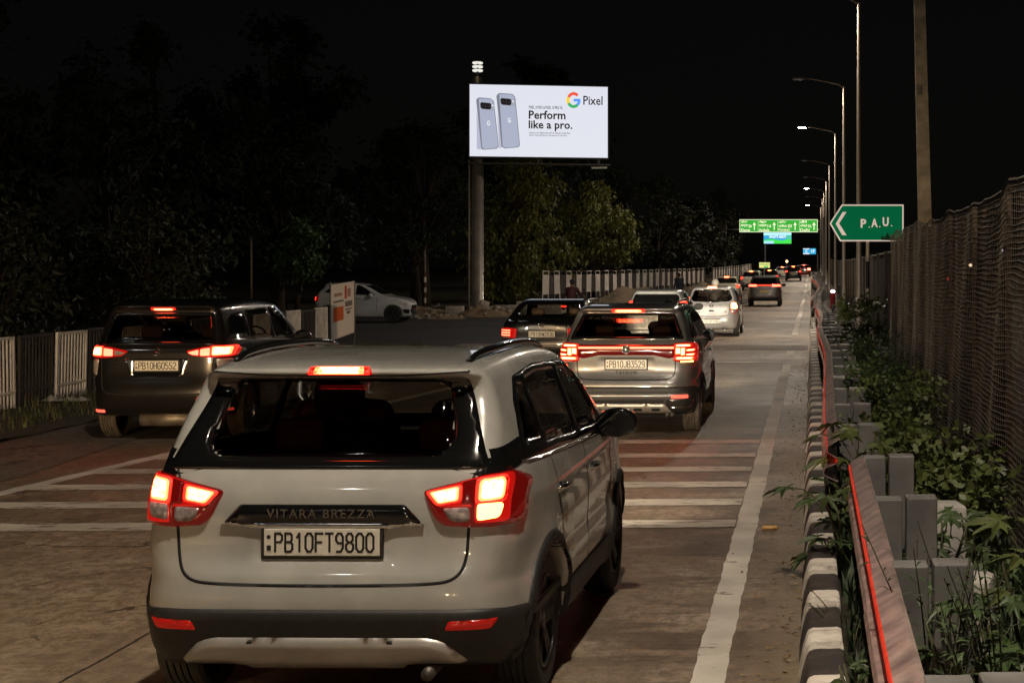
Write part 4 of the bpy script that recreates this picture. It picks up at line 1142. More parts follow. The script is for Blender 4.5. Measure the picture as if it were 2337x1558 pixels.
def sedan_black():
    side = [(.25, .26), (.08, .34), (.02, .48), (.0, .60), (.03, .72), (.06, .90), (.02, 1.005), (.10, 1.03), (.50, 1.055), (.66, 1.075), (1.30, 1.36), (1.65, 1.425), (2.1, 1.44), (2.5, 1.40), (3.25, 1.05), (3.9, .97), (4.4, .84), (4.6, .68), (4.69, .48), (4.6, .28), (4.3, .20), (.8, .22)]
    plan = [(0, 0), (.45, .02), (.65, .08), (.78, .22), (.85, .5), (.89, 1.0), (.905, 1.8), (.90, 3.2), (.86, 4.0), (.74, 4.4), (.5, 4.62), (0, 4.69)]
    tum = [(.18, .08), (.35, .02), (.5, .0), (.75, .0), (.92, .02), (1.02, .06), (1.1, .11), (1.3, .20), (1.4, .27), (1.45, .33)]
    c = Car('sedan', 'black saloon car with chrome star emblem, left of the grey SUV', -5.13, 30.8, 1.81, 4.69, 1.44, .325, (1.0, 3.84), side, plan, tum, BLACK_P, h=.028, k=.07, flare=.015)
    rw = roundpoly([(-.66, 1.085), (.66, 1.085), (.54, 1.365), (-.54, 1.365)], .05)
    fw = [(-.62, 1.08), (.62, 1.08), (.5, 1.38), (-.5, 1.38)]
    sws = [roundpoly(w, .03) for w in ([(.95, 1.10), (1.75, 1.085), (1.75, 1.36), (1.45, 1.33)], [(1.82, 1.08), (2.95, 1.05), (2.5, 1.33), (2.2, 1.38), (1.82, 1.37)])]
    c.body([('rear', inset_poly(rw, .02)), ('front', fw)] + [('side', inset_poly(w, .015)) for w in sws])
    o, g = c.window(rw, 'rear', GLASS_CLEAR, border=inset_poly(rw, .03), r=0); o[0].name = 'rear_window'
    for sd_ in (1, -1):
        for w in sws: c.p('side_window', w, 'side', GLASS_CLEAR, side=sd_, off=.003, th=.002, bev=.004, res=.05)
    c.p('windscreen', fw, 'front', GLASS_CLEAR, res=.08, off=0, th=0)
    side_common(c, [[(1.78, 1.03), (1.78, .3)]], [(1.0, .85), (2.0, .83)], handle_m=CHROME, trim=[(.85, 1.085), (1.75, 1.07), (3.0, 1.035)])
    for sgn in (1, -1):
        q = (lambda P: P) if sgn == 1 else mirror
        tl = c.p('tail_lamp', q(roundpoly([(.48, .90), (.70, .92), (.82, .90), (.84, .82), (.82, .72), (.50, .72)], .03)), 'rear', LENS_RED, off=.004, th=.018, bev=.02, res=.02)[0]
        for z in (.865, .82, .775): c.p('brake_bulb', q(roundpoly(rect(.60, z - .012, .79, z + .012), .008)), 'rear', LAMP_BAR, off=.023, th=.003, bev=.006, res=.02, parent=tl)
        c.p('reverse_lens', q(roundpoly(rect(.62, .725, .80, .755), .008)), 'rear', LENS_CLEAR, off=.023, th=.003, bev=.006, res=.02, parent=tl)
    e = c.at('rear', 0, .955, .012); b = MB()
    t = [(e.x + .05 * math.cos(a), e.y, e.z + .05 * math.sin(a)) for a in [2 * PI * k / 24 for k in range(25)]]
    b.tube(t, .006, 6, cap=False)
    for a in (90, 210, 330): b.tube([e, (e.x + .05 * math.cos(math.radians(a)), e.y, e.z + .05 * math.sin(math.radians(a)))], [.008, .003], 5)
    b.build('star_emblem', CHROME, c.root, True)
    c.p('boot_trim', roundpoly(rect(-.38, .872, .38, .888), .004), 'rear', CHROME, off=.004, th=.008, bev=.006, res=.02)
    c.plate('PB10HW2836', 0, .795, .50, .115)
    c.p('boot_seam', strip(chaikin([(.47, .98), (.47, .72), (.42, .685), (0, .68), (-.42, .685), (-.47, .72), (-.47, .98)], 1, False), .012), 'rear', SEAM, off=.0012, th=0, res=.03)
    c.p('bumper_trim', roundpoly(rect(-.72, .30, .72, .325), .008), 'rear', CHROME, off=.004, th=.01, bev=.008, res=.03)
    c.p('bumper_crease', roundpoly(rect(-.78, .585, .78, .598), .004), 'rear', SEAM, off=.0012, th=0, res=.03)
    c.mirrors(2.85, 1.05, .98, m=BLACK_P, size=(.11, .07, .075))
    c.wheels(ALLOY, RUBBER, .22)
    c.interior(SEAT_TAN, 1.95, 1.20, z=.28)
    c.headlights(.68, .62, 500, poly=roundpoly([(0.34, .62), (0.59, .66), (0.56, .76), (0.34, .72)], .02))
    return c

def hatch_silver_round():
    side = [(.2, .22), (.06, .30), (.01, .42), (.0, .54), (.04, .62), (.07, .75), (.10, .95), (.16, 1.06), (.40, 1.40), (.36, 1.46), (.55, 1.49), (1.1, 1.525), (1.7, 1.50), (2.1, 1.42), (2.85, 1.02), (3.3, .92), (3.62, .78), (3.75, .60), (3.78, .42), (3.7, .26), (3.4, .18), (.5, .20)]
    plan = [(0, 0), (.42, .02), (.60, .08), (.72, .20), (.79, .42), (.825, .8), (.83, 1.6), (.82, 2.6), (.78, 3.2), (.66, 3.55), (.45, 3.73), (0, 3.78)]
    tum = [(.15, .08), (.32, .02), (.45, .0), (.7, .0), (.95, .02), (1.05, .055), (1.25, .12), (1.42, .20), (1.52, .29)]
    c = Car('hatchback', 'silver round bodied hatchback brightly lit by headlamps behind it', -3.0, 48.5, 1.665, 3.78, 1.53, .30, (.66, 3.10), side, plan, tum, SILVER_P, h=.03, k=.11, flare=.018)
    rw = roundpoly([(-.56, 1.06), (0, 1.025), (.56, 1.06), (.625, 1.14), (.52, 1.40), (0, 1.43), (-.52, 1.40), (-.625, 1.14)], .06)
    fw = [(-.6, 1.06), (.6, 1.06), (.5, 1.42), (-.5, 1.42)]
    sw = roundpoly([(.62, 1.06), (1.3, 1.02), (2.6, .98), (2.2, 1.28), (1.8, 1.39), (1.2, 1.41), (.85, 1.34)], .06)
    c.body([('rear', inset_poly(rw, .02)), ('front', fw)])
    o, g = c.window(rw, 'rear', GLASS_CLEAR, border=inset_poly(rw, .03), r=0); o[0].name = 'rear_window'
    for sd_ in (1, -1): c.p('side_window', sw, 'side', GLASS_DARK, side=sd_, off=.003, th=.004, bev=.006, res=.05)
    c.p('windscreen', fw, 'front', GLASS_CLEAR, res=.08, off=0, th=0)
    side_common(c, [[(1.5, 1.0), (1.5, .3)]], [(1.0, .86), (1.75, .84)])
    for sgn in (1, -1):
        q = (lambda P: P) if sgn == 1 else mirror
        tl = c.p('tail_lamp', q(roundpoly([(.56, 1.03), (.72, 1.05), (.78, .92), (.76, .72), (.60, .70), (.56, .80)], .05)), 'rear', LENS_RED, off=.004, th=.02, bev=.03, res=.02)[0]
        c.p('brake_bulb', q(roundpoly([(.58, 1.01), (.70, 1.02), (.75, .90), (.74, .84), (.58, .84)], .03)), 'rear', emat('amber_brake_lit', (1, .42, .13), 9), off=.024, th=.003, bev=.01, res=.02, parent=tl)
        c.p('reverse_lens', q(roundpoly([(.60, .825), (.735, .825), (.73, .74), (.61, .73)], .02)), 'rear', LENS_CLEAR, off=.024, th=.003, bev=.01, res=.02, parent=tl)
    bl = c.p('high_brake_lamp', roundpoly(rect(-.13, 1.455, .13, 1.495), .012), 'rear', LAMP_ON, off=.004, th=.012, bev=.01, res=.02)[0]
    e = c.at('rear', 0, .925, .012); b = MB()
    t = [(e.x + .05 * math.cos(a), e.y - .002, e.z + .05 * math.sin(a)) for a in [2 * PI * k / 24 for k in range(25)]]; b.tube(t, .009, 6, cap=False)
    b.box((e.x, e.y, e.z), (.13, .01, .022)); b.build('round_emblem', DARK_ALLOY, c.root, True)
    c.p('tailgate_handle', roundpoly([(-.085, .80), (.085, .80), (.07, .755), (-.07, .755)], .01), 'rear', SEAM, off=.003, th=.006, bev=.01, res=.02)
    q = c.at('rear', -.42, .74, .004); text_obj('badge_lettering', 'MICRA', .055, lambda a, u, o: (-.42 + a, q.y - o - .004, .74 + u), SEAM, c.root, ext=.002, bold=.002)
    q2 = c.at('rear', .42, .76, .004); text_obj('badge_lettering', 'XV', .05, lambda a, u, o: (.42 + a, q2.y - o - .004, .76 + u), SEAM, c.root, ext=.002, bold=.002)
    c.p('plate_recess', roundpoly([(-.33, .56), (.33, .56), (.38, .36), (-.38, .36)], .02), 'rear', SILVER_P, off=.002, th=.004, bev=.02, res=.03)
    c.plate('PB10DC5080', 0, .46, .50, .12)
    c.p('tailgate_seam', strip(chaikin([(.56, 1.02), (.53, .70), (.48, .63), (0, .60), (-.48, .63), (-.53, .70), (-.56, 1.02)], 2, False), .014), 'rear', SEAM, off=.0012, th=0, res=.03)
    c.mirrors(2.3, 1.02, .90, m=BLACK_PLASTIC, glass=False)
    c.wheels(ALLOY, RUBBER, .18)
    c.interior(SEAT, 1.55, .85, z=.30)
    ex = MB(); ex.lathe([(.038, 0), (.038, .25), (.03, .25), (.03, 0), (.038, 0)], 14, 'y', (.36, .0, .235)); ex.build('exhaust_pipe', CHROME, c.root, True)
    b = MB(); b.tube([c.at('rear', 0, 1.05, .02), c.at('rear', -.05, 1.06, .03), c.at('rear', .30, 1.09, .03)], [.014, .01, .005], 6); b.build('rear_wiper', BLACK_PLASTIC, c.root, True)
    c.headlights(.70, .58, 420, poly=roundpoly([(0.34, .66), (0.54, .74), (0.51, .86), (0.34, .78)], .03))
    return c

SHAPES = {
 'hatch': (dict(W=1.70, L=3.75, H=1.52, R=.30, axles=(.68, 3.1)), [(.2, .22), (.05, .32), (.0, .5), (.05, .66), (.08, .9), (.14, 1.04), (.42, 1.42), (.36, 1.46), (.6, 1.50), (1.2, 1.52), (1.8, 1.48), (2.1, 1.40), (2.8, 1.02), (3.4, .90), (3.7, .68), (3.75, .42), (3.5, .2), (.5, .2)], 1.0),
 'suv': (dict(W=1.79, L=4.3, H=1.66, R=.34, axles=(.8, 3.42)), [(.2, .30), (.05, .40), (.0, .6), (.05, .76), (.08, 1.0), (.14, 1.14), (.46, 1.53), (.36, 1.58), (.7, 1.63), (1.4, 1.655), (2.1, 1.62), (2.4, 1.55), (3.15, 1.12), (3.8, 1.02), (4.2, .82), (4.3, .5), (4.1, .27), (.6, .27)], 1.09),
 'sedan': (dict(W=1.74, L=4.45, H=1.47, R=.31, axles=(.9, 3.5)), [(.2, .24), (.03, .4), (.0, .6), (.04, .95), (.10, 1.02), (.55, 1.05), (1.25, 1.40), (1.9, 1.465), (2.3, 1.43), (3.05, 1.03), (3.9, .90), (4.35, .7), (4.45, .45), (4.2, .22), (.6, .22)], .98),
}
def far_car(kind, name, label, X, d, col, bodymat, h=.05, lamp=None, lamps=((.52, .80, .88, 1.02),), plate=None, high=True, group=None, front=False, yaw=0, z=None, text=None, head=0, bar=False, hl_mat=None):
    kw, side, belt = SHAPES[kind]
    W, L, H = kw['W'], kw['L'], kw['H']; w = W / 2
    plan = [(0, 0), (w * .5, .02), (w * .78, .08), (w * .92, .28), (w, .9), (w, L * .7), (w * .93, L * .86), (w * .72, L * .97), (0, L)]
    tum = [(.2, .07), (.4, .01), (.7, .0), (belt - .05, .02), (belt + .05, .06), (belt + .3, .15), (H - .05, .24), (H, .30)]
    c = Car(name, label, X, d, W, L, H, kw['R'], kw['axles'], side, plan, tum, bodymat, yaw=yaw, h=h, k=.09, flare=.015, group=group, z=z)
    up = H - .13 if kind != 'sedan' else H - .12
    zb = belt + .06 if kind != 'sedan' else 1.07
    rw = roundpoly([(-w * .78, zb), (w * .78, zb), (w * .64, up), (-w * .64, up)], .05)
    c.body()
    c.p('rear_window', rw, 'rear', GLASS_DARK, off=.004, th=.006, bev=.01, res=.08)
    y0 = .5 if kind != 'sedan' else .85
    sw = roundpoly([(y0, belt + .05), (L * .62, belt + .01), (L * .53, H - .2), (L * .44, H - .12), (y0 + .4, H - .13), (y0 + .15, H - .2)], .05)
    c.p('side_window', sw, 'side', GLASS_DARK, sym=True, off=.004, th=.006, bev=.01, res=.08)
    c.p('windscreen', [(-w * .74, belt + .05), (w * .74, belt + .05), (w * .6, H - .12), (-w * .6, H - .12)], 'front', GLASS_DARK, off=.004, th=.006, bev=.01, res=.1)
    for (x0, x1, z0, z1) in lamps:
        c.p('tail_lamp', roundpoly(rect(x0, z0, x1, z1), .02), 'rear', lamp or LAMP_RED, sym=True, off=.004, th=.02, bev=.02, res=.04)
    if high: c.p('high_brake_lamp', rect(-.14, up + .035, .14, up + .075), 'rear', lamp or LAMP_ON, off=.004, th=.01, bev=.01, res=.04)
    if bar: c.p('light_bar', rect(-.5, lamps[0][2] + .05, .5, lamps[0][2] + .09), 'rear', LAMP_RED, off=.004, th=.012, bev=.01, res=.04)
    c.plate(text, 0, .80 if kind != 'hatch' else .78, .50, .12, m=plate or PLATE_W, frame=False, small=False)
    c.p('rear_bumper', roundpoly([(-w, .26), (w, .26), (w, .50), (-w, .50)], .03), 'rear', BLACK_PLASTIC if kind == 'suv' else bodymat, off=.003, th=.015, bev=.02, res=.08)
    c.wheels(DARK_ALLOY, RUBBER, .2)
    c.mirrors(L * .62, belt + .03, None, m=BLACK_PLASTIC, glass=False)
    c.headlights(.78, .55, head, poly=roundpoly([(0.34, .70), (0.56, .76), (0.54, .88), (0.34, .82)], .03), lit=not front)
    return c

def parked_car():
    side = [(.2, .24), (.06, .32), (.0, .46), (.02, .62), (.06, .80), (.10, .98), (.18, 1.06), (.50, 1.40), (.44, 1.45), (.7, 1.49), (1.3, 1.51), (1.8, 1.47), (2.08, 1.38), (2.72, 1.02), (3.1, .96), (3.5, .88), (3.72, .76), (3.82, .58), (3.84, .40), (3.75, .24), (3.4, .18), (.5, .20)]
    plan = [(0, 0), (.45, .02), (.65, .09), (.77, .25), (.83, .6), (.85, 1.1), (.85, 2.6), (.83, 3.1), (.74, 3.5), (.55, 3.74), (0, 3.84)]
    tum = [(.15, .07), (.35, .015), (.5, .0), (.75, .0), (.95, .02), (1.05, .06), (1.25, .13), (1.42, .21), (1.52, .29)]
    m = paint('parked_white_paint', (.66, .66, .68))
    c = Car('parked_hatchback', 'white hatchback parked side on behind the railing, facing right', -18.6, 62.5, 1.70, 3.84, 1.52, .315, (.66, 3.11), side, plan, tum, m, yaw=-90, h=.03, k=.09, flare=.03, z=.0)
    c.root.location = (-19.05, 62.5, .0)
    c.body()
    for w in ([(.50, 1.14), (.78, 1.10), (.86, 1.38), (.74, 1.36)], [(.86, 1.085), (1.62, 1.055), (1.66, 1.42), (1.25, 1.435), (.94, 1.40)], [(1.70, 1.05), (2.46, 1.02), (2.04, 1.30), (1.86, 1.40), (1.72, 1.42)]):
        c.p('side_window', roundpoly(w, .03), 'side', GLASS_DARK, sym=True, off=.003, th=.004, bev=.006, res=.04)
    c.p('windscreen', [(-.66, 1.06), (.66, 1.06), (.52, 1.40), (-.52, 1.40)], 'front', GLASS_DARK, off=.003, th=.004, bev=.008, res=.08)
    c.p('rear_window', [(-.6, 1.08), (.6, 1.08), (.5, 1.38), (-.5, 1.38)], 'rear', GLASS_DARK, off=.003, th=.004, bev=.008, res=.08)
    side_common(c, [[(1.66, 1.03), (1.66, .3)], [(2.52, .98), (2.50, .6), (2.55, .3)], [(.86, 1.05), (.9, .8), (1.05, .5)]], [(1.80, .90)], handle_m=CHROME)
    c.p('headlight', roundpoly([(3.20, .86), (3.45, .84), (3.66, .74), (3.60, .66), (3.38, .70)], .02), 'side', mat('headlamp_glass', (.75, .72, .66), .12, coat=.6, noise=.5, nscale=22), sym=True, off=.004, th=.012, bev=.02, res=.03)
    c.p('fog_lamp', roundpoly([(3.48, .50), (3.70, .48), (3.68, .32), (3.52, .34)], .03), 'side', GLOSS_BLACK, sym=True, off=.004, th=.01, bev=.02, res=.03)
    c.p('grille', roundpoly([(-.42, .66), (.42, .66), (.52, .42), (.36, .30), (-.36, .30), (-.52, .42)], .04), 'front', GLOSS_BLACK, off=.003, th=.01, bev=.02, res=.05)
    c.p('tail_lamp', roundpoly([(.06, 1.02), (.30, .98), (.26, .80), (.10, .80)], .03), 'side', LENS_DARK, sym=True, off=.004, th=.012, bev=.02, res=.03)
    c.p('brake_bulb', roundpoly([(.10, .97), (.18, .96), (.17, .84), (.11, .84)], .01), 'side', LAMP_RED, side=1, off=.016, th=.003, bev=.01, res=.03)
    c.mirrors(2.30, 1.02, .93, m=m)
    c.wheels(DARK_ALLOY, RUBBER, .19)
    return c

# ------------------------------------------------------------------ lettering fitted to a box
def fit_text(name, s, x0, y0, x1, y1, T, m, parent, bold=0.0, ext=.001):
    V, F = text_data(s, 1.0, ext=0, bold=bold, res=2)
    if not V: return None
    ax0, ax1 = min(v[0] for v in V), max(v[0] for v in V); ay0, ay1 = min(v[1] for v in V), max(v[1] for v in V)
    return mesh_obj(name, [T(x0 + (v[0] - ax0) / (ax1 - ax0) * (x1 - x0), y0 + (v[1] - ay0) / max(1e-6, ay1 - ay0) * (y1 - y0), 0) for v in V], F, m, parent, smooth=False)

def flat_poly(name, poly, T, m, parent, th=.004):
    b = MB(); b.prism(poly, lambda a, u, o: T(a, u, o), th)
    return b.build(name, m, parent)

# ------------------------------------------------------------------ billboard
def billboard():
    th = math.radians(10.4)
    base = Vector((-14.92, 72.45, 0))
    root = empty('billboard', base, 0, 'large lit billboard with two phones on a tall steel pole', 'billboard')
    LB = Vector((-15.18, 72.0, 7.03)) - base
    R = Vector((math.cos(th), math.sin(th), 0)); N = Vector((math.sin(th), -math.cos(th), 0)); U = Vector((0, 0, 1))
    Wd, Ht = 6.09, 3.19
    P = lambda a, b, o: tuple(LB + R * a + U * b + N * o)
    def S(X, Y):
        fx = (X - 135) / 1367; t = 308 + 38 * fx; bt = 1026 + 11 * fx
        return (fx * Wd, (1 - (Y - t) / (bt - t)) * Ht)
    dark = mat('billboard_steel', (.03, .03, .032), .6, metal=.3)
    b = MB(); b.prism([(-.06, -.06), (Wd + .06, -.06), (Wd + .06, Ht + .06), (-.06, Ht + .06)], lambda a, u, o: P(a, u, -.45 + o), .44)
    for x in (.3, 3.0, 5.7): b.prism([(x - .06, -.28), (x + .06, -.28), (x + .06, -.06), (x - .06, -.06)], lambda a, u, o: P(a, u, -.3 + o), .2)
    b.prism([(-.1, -.36), (Wd + .1, -.36), (Wd + .1, -.30), (-.1, -.30)], lambda a, u, o: P(a, u, -.5 + o), .8)
    b.build('cabinet', dark, root)
    scr = flat_poly('screen', [(0, 0), (Wd, 0), (Wd, Ht), (0, Ht)], P, emat('screen_white', (.745, .765, .85), .84), root, .006)
    L = [.010]
    def layer(): L[0] += .002; return L[0]
    def sp(name, pts, m, parent=scr, r=0):
        q = [S(*p) for p in pts]
        if r: q = roundpoly(q, r)
        o0 = layer()
        return flat_poly(name, q, lambda a, u, o: P(a, u, o0 + o), m, parent, .001)
    K = lambda n, c, s=.84: emat(n, c, s)
    edge = K('screen_phone_edge', (.20, .21, .26)); face = K('screen_phone_face', (.40, .44, .57)); face2 = K('screen_phone_face_low', (.40, .44, .57))
    shd = K('screen_soft_grey', (.47, .49, .62)); ink = K('screen_black', (.004, .004, .005)); bar = K('screen_camera_bar', (.36, .38, .44)); lensm = K('screen_lens', (.02, .02, .05)); white = K('screen_flash', (.85, .86, .9))
    for k, (out, fc, cam, g, sh) in enumerate((
        ([(198, 462), (222, 440), (340, 450), (372, 478), (421, 930), (400, 952), (268, 963), (248, 945)], [(222, 452), (340, 456), (366, 482), (414, 925), (398, 944), (276, 956), (258, 935)],
         [(236, 500), (250, 487), (360, 500), (378, 520), (378, 560), (360, 572), (255, 560), (238, 540)], (321, 697), [(203, 560), (222, 700), (262, 962), (205, 955)]),
        ([(396, 425), (420, 398), (556, 408), (583, 440), (629, 920), (610, 938), (480, 950), (447, 930)], [(424, 408), (552, 415), (576, 444), (622, 914), (605, 931), (488, 943), (459, 925)],
         [(434, 460), (448, 446), (566, 458), (584, 478), (584, 518), (566, 531), (452, 520), (436, 500)], (525, 669), [(405, 600), (420, 700), (455, 940), (424, 948)]))):
        sp('phone_shadow', sh, shd)
        ph = sp('phone_picture', out, edge, r=.05); sp('phone_back', fc, face, ph, r=.04)
        lo = [p for p in fc if p[1] > 700]; sp('phone_camera_bar', cam, bar, ph, r=.05)
        x0, y0 = cam[0]; dx = 110
        sp('phone_camera_window', [(x0 + 2, y0 - 2), (x0 + 14, y0 - 11), (x0 + dx - 12, y0 - 2), (x0 + dx, y0 + 12), (x0 + dx, y0 + 50), (x0 + dx - 14, y0 + 62), (x0 + 20, y0 + 55), (x0 + 4, y0 + 40)], ink, ph, r=.05)
        for j in range(3): sp('phone_camera_lens', [(x0 + 22 + j * 36 + 9 * math.cos(t), y0 + 24 + j * 3 + 11 * math.sin(t)) for t in [2 * PI * q / 12 for q in range(12)]], lensm, ph)
        sp('phone_flash', [(x0 + 124 + 8 * math.cos(t), y0 + 22 + 10 * math.sin(t)) for t in [2 * PI * q / 12 for q in range(12)]], white, ph)
        gl = [(g[0] + 17 * math.cos(math.radians(t)), g[1] - 24 * math.sin(math.radians(t))) for t in range(45, 361, 15)] + [(g[0], g[1]), (g[0], g[1] + 8)] + [(g[0] + 10 * math.cos(math.radians(t)), g[1] - 15 * math.sin(math.radians(t))) for t in range(330, 44, -15)]
        sp('phone_emblem', gl, white, ph)
    # coloured letter mark
    def sector(a0, a1, ro=70, ri=43):
        n = max(3, int(abs(a1 - a0) / 8)); A = [a0 + (a1 - a0) * k / n for k in range(n + 1)]
        f = lambda r, t: (1160 + r * math.cos(math.radians(t)), 473 - r * 1.12 * math.sin(math.radians(t)))
        return [f(ro, t) for t in A] + [f(ri, t) for t in A[::-1]]
    for a0, a1, c in ((44, 152, (.90, .10, .06)), (152, 208, (1.0, .66, .01)), (208, 312, (.04, .45, .13)), (312, 356, (.10, .33, .93))):
        sp('letter_mark', sector(a0, a1), K('screen_mark_%d' % a0, c))
    sp('letter_mark', [(1160, 460), (1229, 462), (1229, 489), (1160, 487)], K('screen_mark_312', (.10, .33, .93)))
    o0 = layer(); T = lambda a, u, o: P(a, u, o0 + .002)
    def txt(s, x0, y0, x1, y1, bold=0.0):
        a = S(x0, y1); c = S(x1, y0); fit_text('advert_lettering', s, a[0], a[1], c[0], c[1], T, ink, scr, bold)
    txt('Pixel', 1257, 437, 1450, 520, .01); txt('Perform', 715, 580, 1080, 657, .022); txt('like a pro.', 714, 678, 1147, 776, .022)
    txt('PIXEL 10 PRO & PIXEL 10 PRO XL', 717, 533, 1052, 556, .01)
    txt('Operate at the highest level with the ultimate Google Pixel', 718, 788, 1123, 808, .0); txt('phones, featuring Gemini, next-gen zoom and more.', 718, 812, 1098, 830, .0)
    pm = mat('billboard_pole_steel', (.72, .66, .60), .33, metal=.82, noise=.25, nscale=1.5)
    b = MB(); b.lathe([(.30, .0), (.30, .03), (.265, .05), (.262, 7.0), (.20, 7.02), (.20, 10.6)], 32)
    b.build('pole', pm, root, True)
    b = MB(); b.tube([(-.36, 0, .02), (-.36, 0, 6.9)], .03, 8); b.tube([(-.42, .1, .02), (-.42, .1, 6.9)], .02, 8); b.build('cable_conduit', mat('grey_conduit', (.35, .33, .30), .5), root, True)
    b = MB(); b.lathe([(.05, 10.6), (.05, 11.25)], 10)
    b.build('mast', dark, root)
    for z in (10.86, 11.03, 11.20):
        b = MB(); b.lathe([(.001, z - .02), (.20, z - .03), (.23, z), (.23, z + .05), (.18, z + .07), (.001, z + .075)], 24); b.build('warning_lamp_ring', emat('warning_ring_glow', (.9, .88, .80), .8), root, True)
    b = MB(); b.prism([(5.35, -.52), (6.05, -.50), (6.05, -.42), (5.35, -.44)], lambda a, u, o: P(a, u, .2 + o), .12); b.build('service_lamp', mat('lamp_case', (.20, .24, .20), .4), root)
billboard()

# ------------------------------------------------------------------ road signs
SIGN_GREEN = mat('sign_green', (.001, .085, .034), .7, spec=.1, emit=(.0, .10, .036), strength=.75, noise=.12, nscale=3)  # glow stands in for headlight thrown back by reflective sheeting
SIGN_WHITE = mat('sign_white', (.62, .58, .52), .4, emit=(.5, .40, .35), strength=.75, noise=.1, nscale=6)  # emission painted in for the same thrown-back light
def pau_sign():
    s = 3700 / 40.0
    root = empty('direction_sign', (128 / s, 40.0, 0), 0, 'green arrow shaped road sign reading P.A.U. on a striped post', 'road sign')
    q = lambda u, v: ((u - 1980) / s, 2.04 - (v - 613) / s)
    T = lambda y: (lambda a, u, o: (a, y - o, u))
    out = [q(1893, 510), q(1921, 467), q(2062, 467), q(2062, 551), q(1917, 551)]
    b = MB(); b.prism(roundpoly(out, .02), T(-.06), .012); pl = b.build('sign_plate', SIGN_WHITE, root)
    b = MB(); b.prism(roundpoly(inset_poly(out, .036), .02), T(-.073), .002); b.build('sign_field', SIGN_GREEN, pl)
    b = MB(); b.prism([q(1907, 511), q(1923, 484), q(1932, 484), q(1915, 510), q(1932, 537), q(1922, 537)], T(-.076), .002); b.build('arrow_chevron', SIGN_WHITE, pl)
    for ch, x0, x1, y0, y1 in (('P', 1964, 1977, 500, 520), ('.', 1982, 1985, 517, 520), ('A', 1988, 2003, 499, 519), ('.', 2006, 2009, 516, 519), ('U', 2014, 2028, 496, 517), ('.', 2033, 2036, 514, 517)):
        a = q(x0, y1); c = q(x1, y0); fit_text('sign_letter', ch, a[0], a[1], c[0], c[1], lambda x, y, o: (x, -.077, y), SIGN_WHITE, pl, .035)
    rot = rnd.uniform
    b = MB(); b.prism(roundpoly([q(2010, 548), q(2012, 536), q(2018, 543), q(2026, 530), q(2030, 541), q(2040, 538), q(2044, 549)], .01), T(-.0755), .001); b.build('grime_stain', mat('sign_grime', (.004, .10, .05), .8), pl)
    w = .042
    b = MB(); b.mats = 0
    bands = [(2.72, 2.22, 1), (2.22, 1.55, 0), (1.55, .88, 1), (.88, .30, 0), (.30, -.05, 1)]
    for z1, z0, k in bands:
        b.m = k; b.lathe([(w, z0), (w, z1)], 14, 'z', (0, 0, 0))
    b.m = 1; b.lathe([(w, 2.72), (w * .9, 3.5)], 14, 'z', (0, 0, 0))
    b.build('striped_post', None, root, True, mats=[mat('post_black', (.02, .02, .02), .6), mat('post_white', (.62, .58, .52), .5)])
    b = MB()
    for z in (2.85, 3.4): b.box((0, -.045, z), (.5, .03, .05))
    b.build('bracket', STEEL, root)
pau_sign()

def gantry():
    d = 180.0; s = 3700 / d; g = gz(d)
    root = empty('gantry_sign', (0, d, g), 0, 'wide green overhead sign listing Ambala, Panipat and Delhi distances', 'road sign')
    q = lambda u, v: ((u - 1852) / s, 2.04 - (v - 613) / s - g)
    T = lambda y: (lambda a, u, o: (a, y - o, u))
    gr = mat('gantry_green', (.005, .20, .05), .4, emit=(.03, .36, .03), strength=1.0); wh = mat('gantry_white', (.7, .7, .6), .4, emit=(.9, .88, .62), strength=.9)  # self-glow added in place of retroreflection from the overhead sheeting
    a = q(1688, 530); c = q(1866, 501)
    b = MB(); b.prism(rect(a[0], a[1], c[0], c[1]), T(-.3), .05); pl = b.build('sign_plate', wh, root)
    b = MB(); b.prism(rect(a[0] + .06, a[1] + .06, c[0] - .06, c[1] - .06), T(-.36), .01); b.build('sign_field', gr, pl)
    cols = ((1690, 1728, 'ਖੰਨਾ', 'खन्ना', 'Khanna', '26'), (1731, 1774, 'ਅੰਬਾਲਾ', 'अम्बाला', 'Ambala', '116'), (1776, 1822, 'ਪਾਣੀਪਤ', 'पानीपत', 'Panipat', '233'), (1825, 1864, 'ਦਿੱਲੀ', 'दिल्ली', 'Delhi', '316'))
    P = lambda x, y, o: (x, -.375, y)
    for i, (u0, u1, t1, t2, t3, n) in enumerate(cols):
        w = u1 - u0
        for t, va, vb, f in ((t1, 503.5, 510, .40), (t2, 512.5, 519, .42), (t3, 521.5, 528.5, .56)):
            aa = q(u0 + 1, vb); cc = q(u0 + 1 + w * f, va); fit_text('sign_lettering', t, aa[0], aa[1], cc[0], cc[1], P, wh, pl, .02)
        aa = q(u0 + w * .48, 519.5); cc = q(u0 + w * .68, 512.5); fit_text('sign_lettering', n, aa[0], aa[1], cc[0], cc[1], P, wh, pl, .03)
        ux = u0 + w * .84
        arrow = [q(ux - 1.1, 525), q(ux + 1.1, 525), q(ux + 1.1, 514), q(ux + 4, 514), q(ux, 507), q(ux - 4, 514), q(ux - 1.1, 514)]
        b = MB(); b.prism(arrow, T(-.372), .004); b.build('arrow', wh, pl)
        if i: b = MB(); b.prism(rect(*q(u0 - .9, 528), *q(u0 - .3, 504)), T(-.371), .003); b.build('divider', wh, pl)
    b = MB(); top = c[1] - .2
    b.box((1.35, 0, (top + .4) / 2), (.28, .28, top + .4)); b.box((-9.6, 0, (top + .4) / 2), (.28, .28, top + .4))
    for z in (top, top - .9): b.box((-4.1, 0, z), (10.9, .14, .14))
    b.build('gantry_frame', STEEL, root)
gantry()

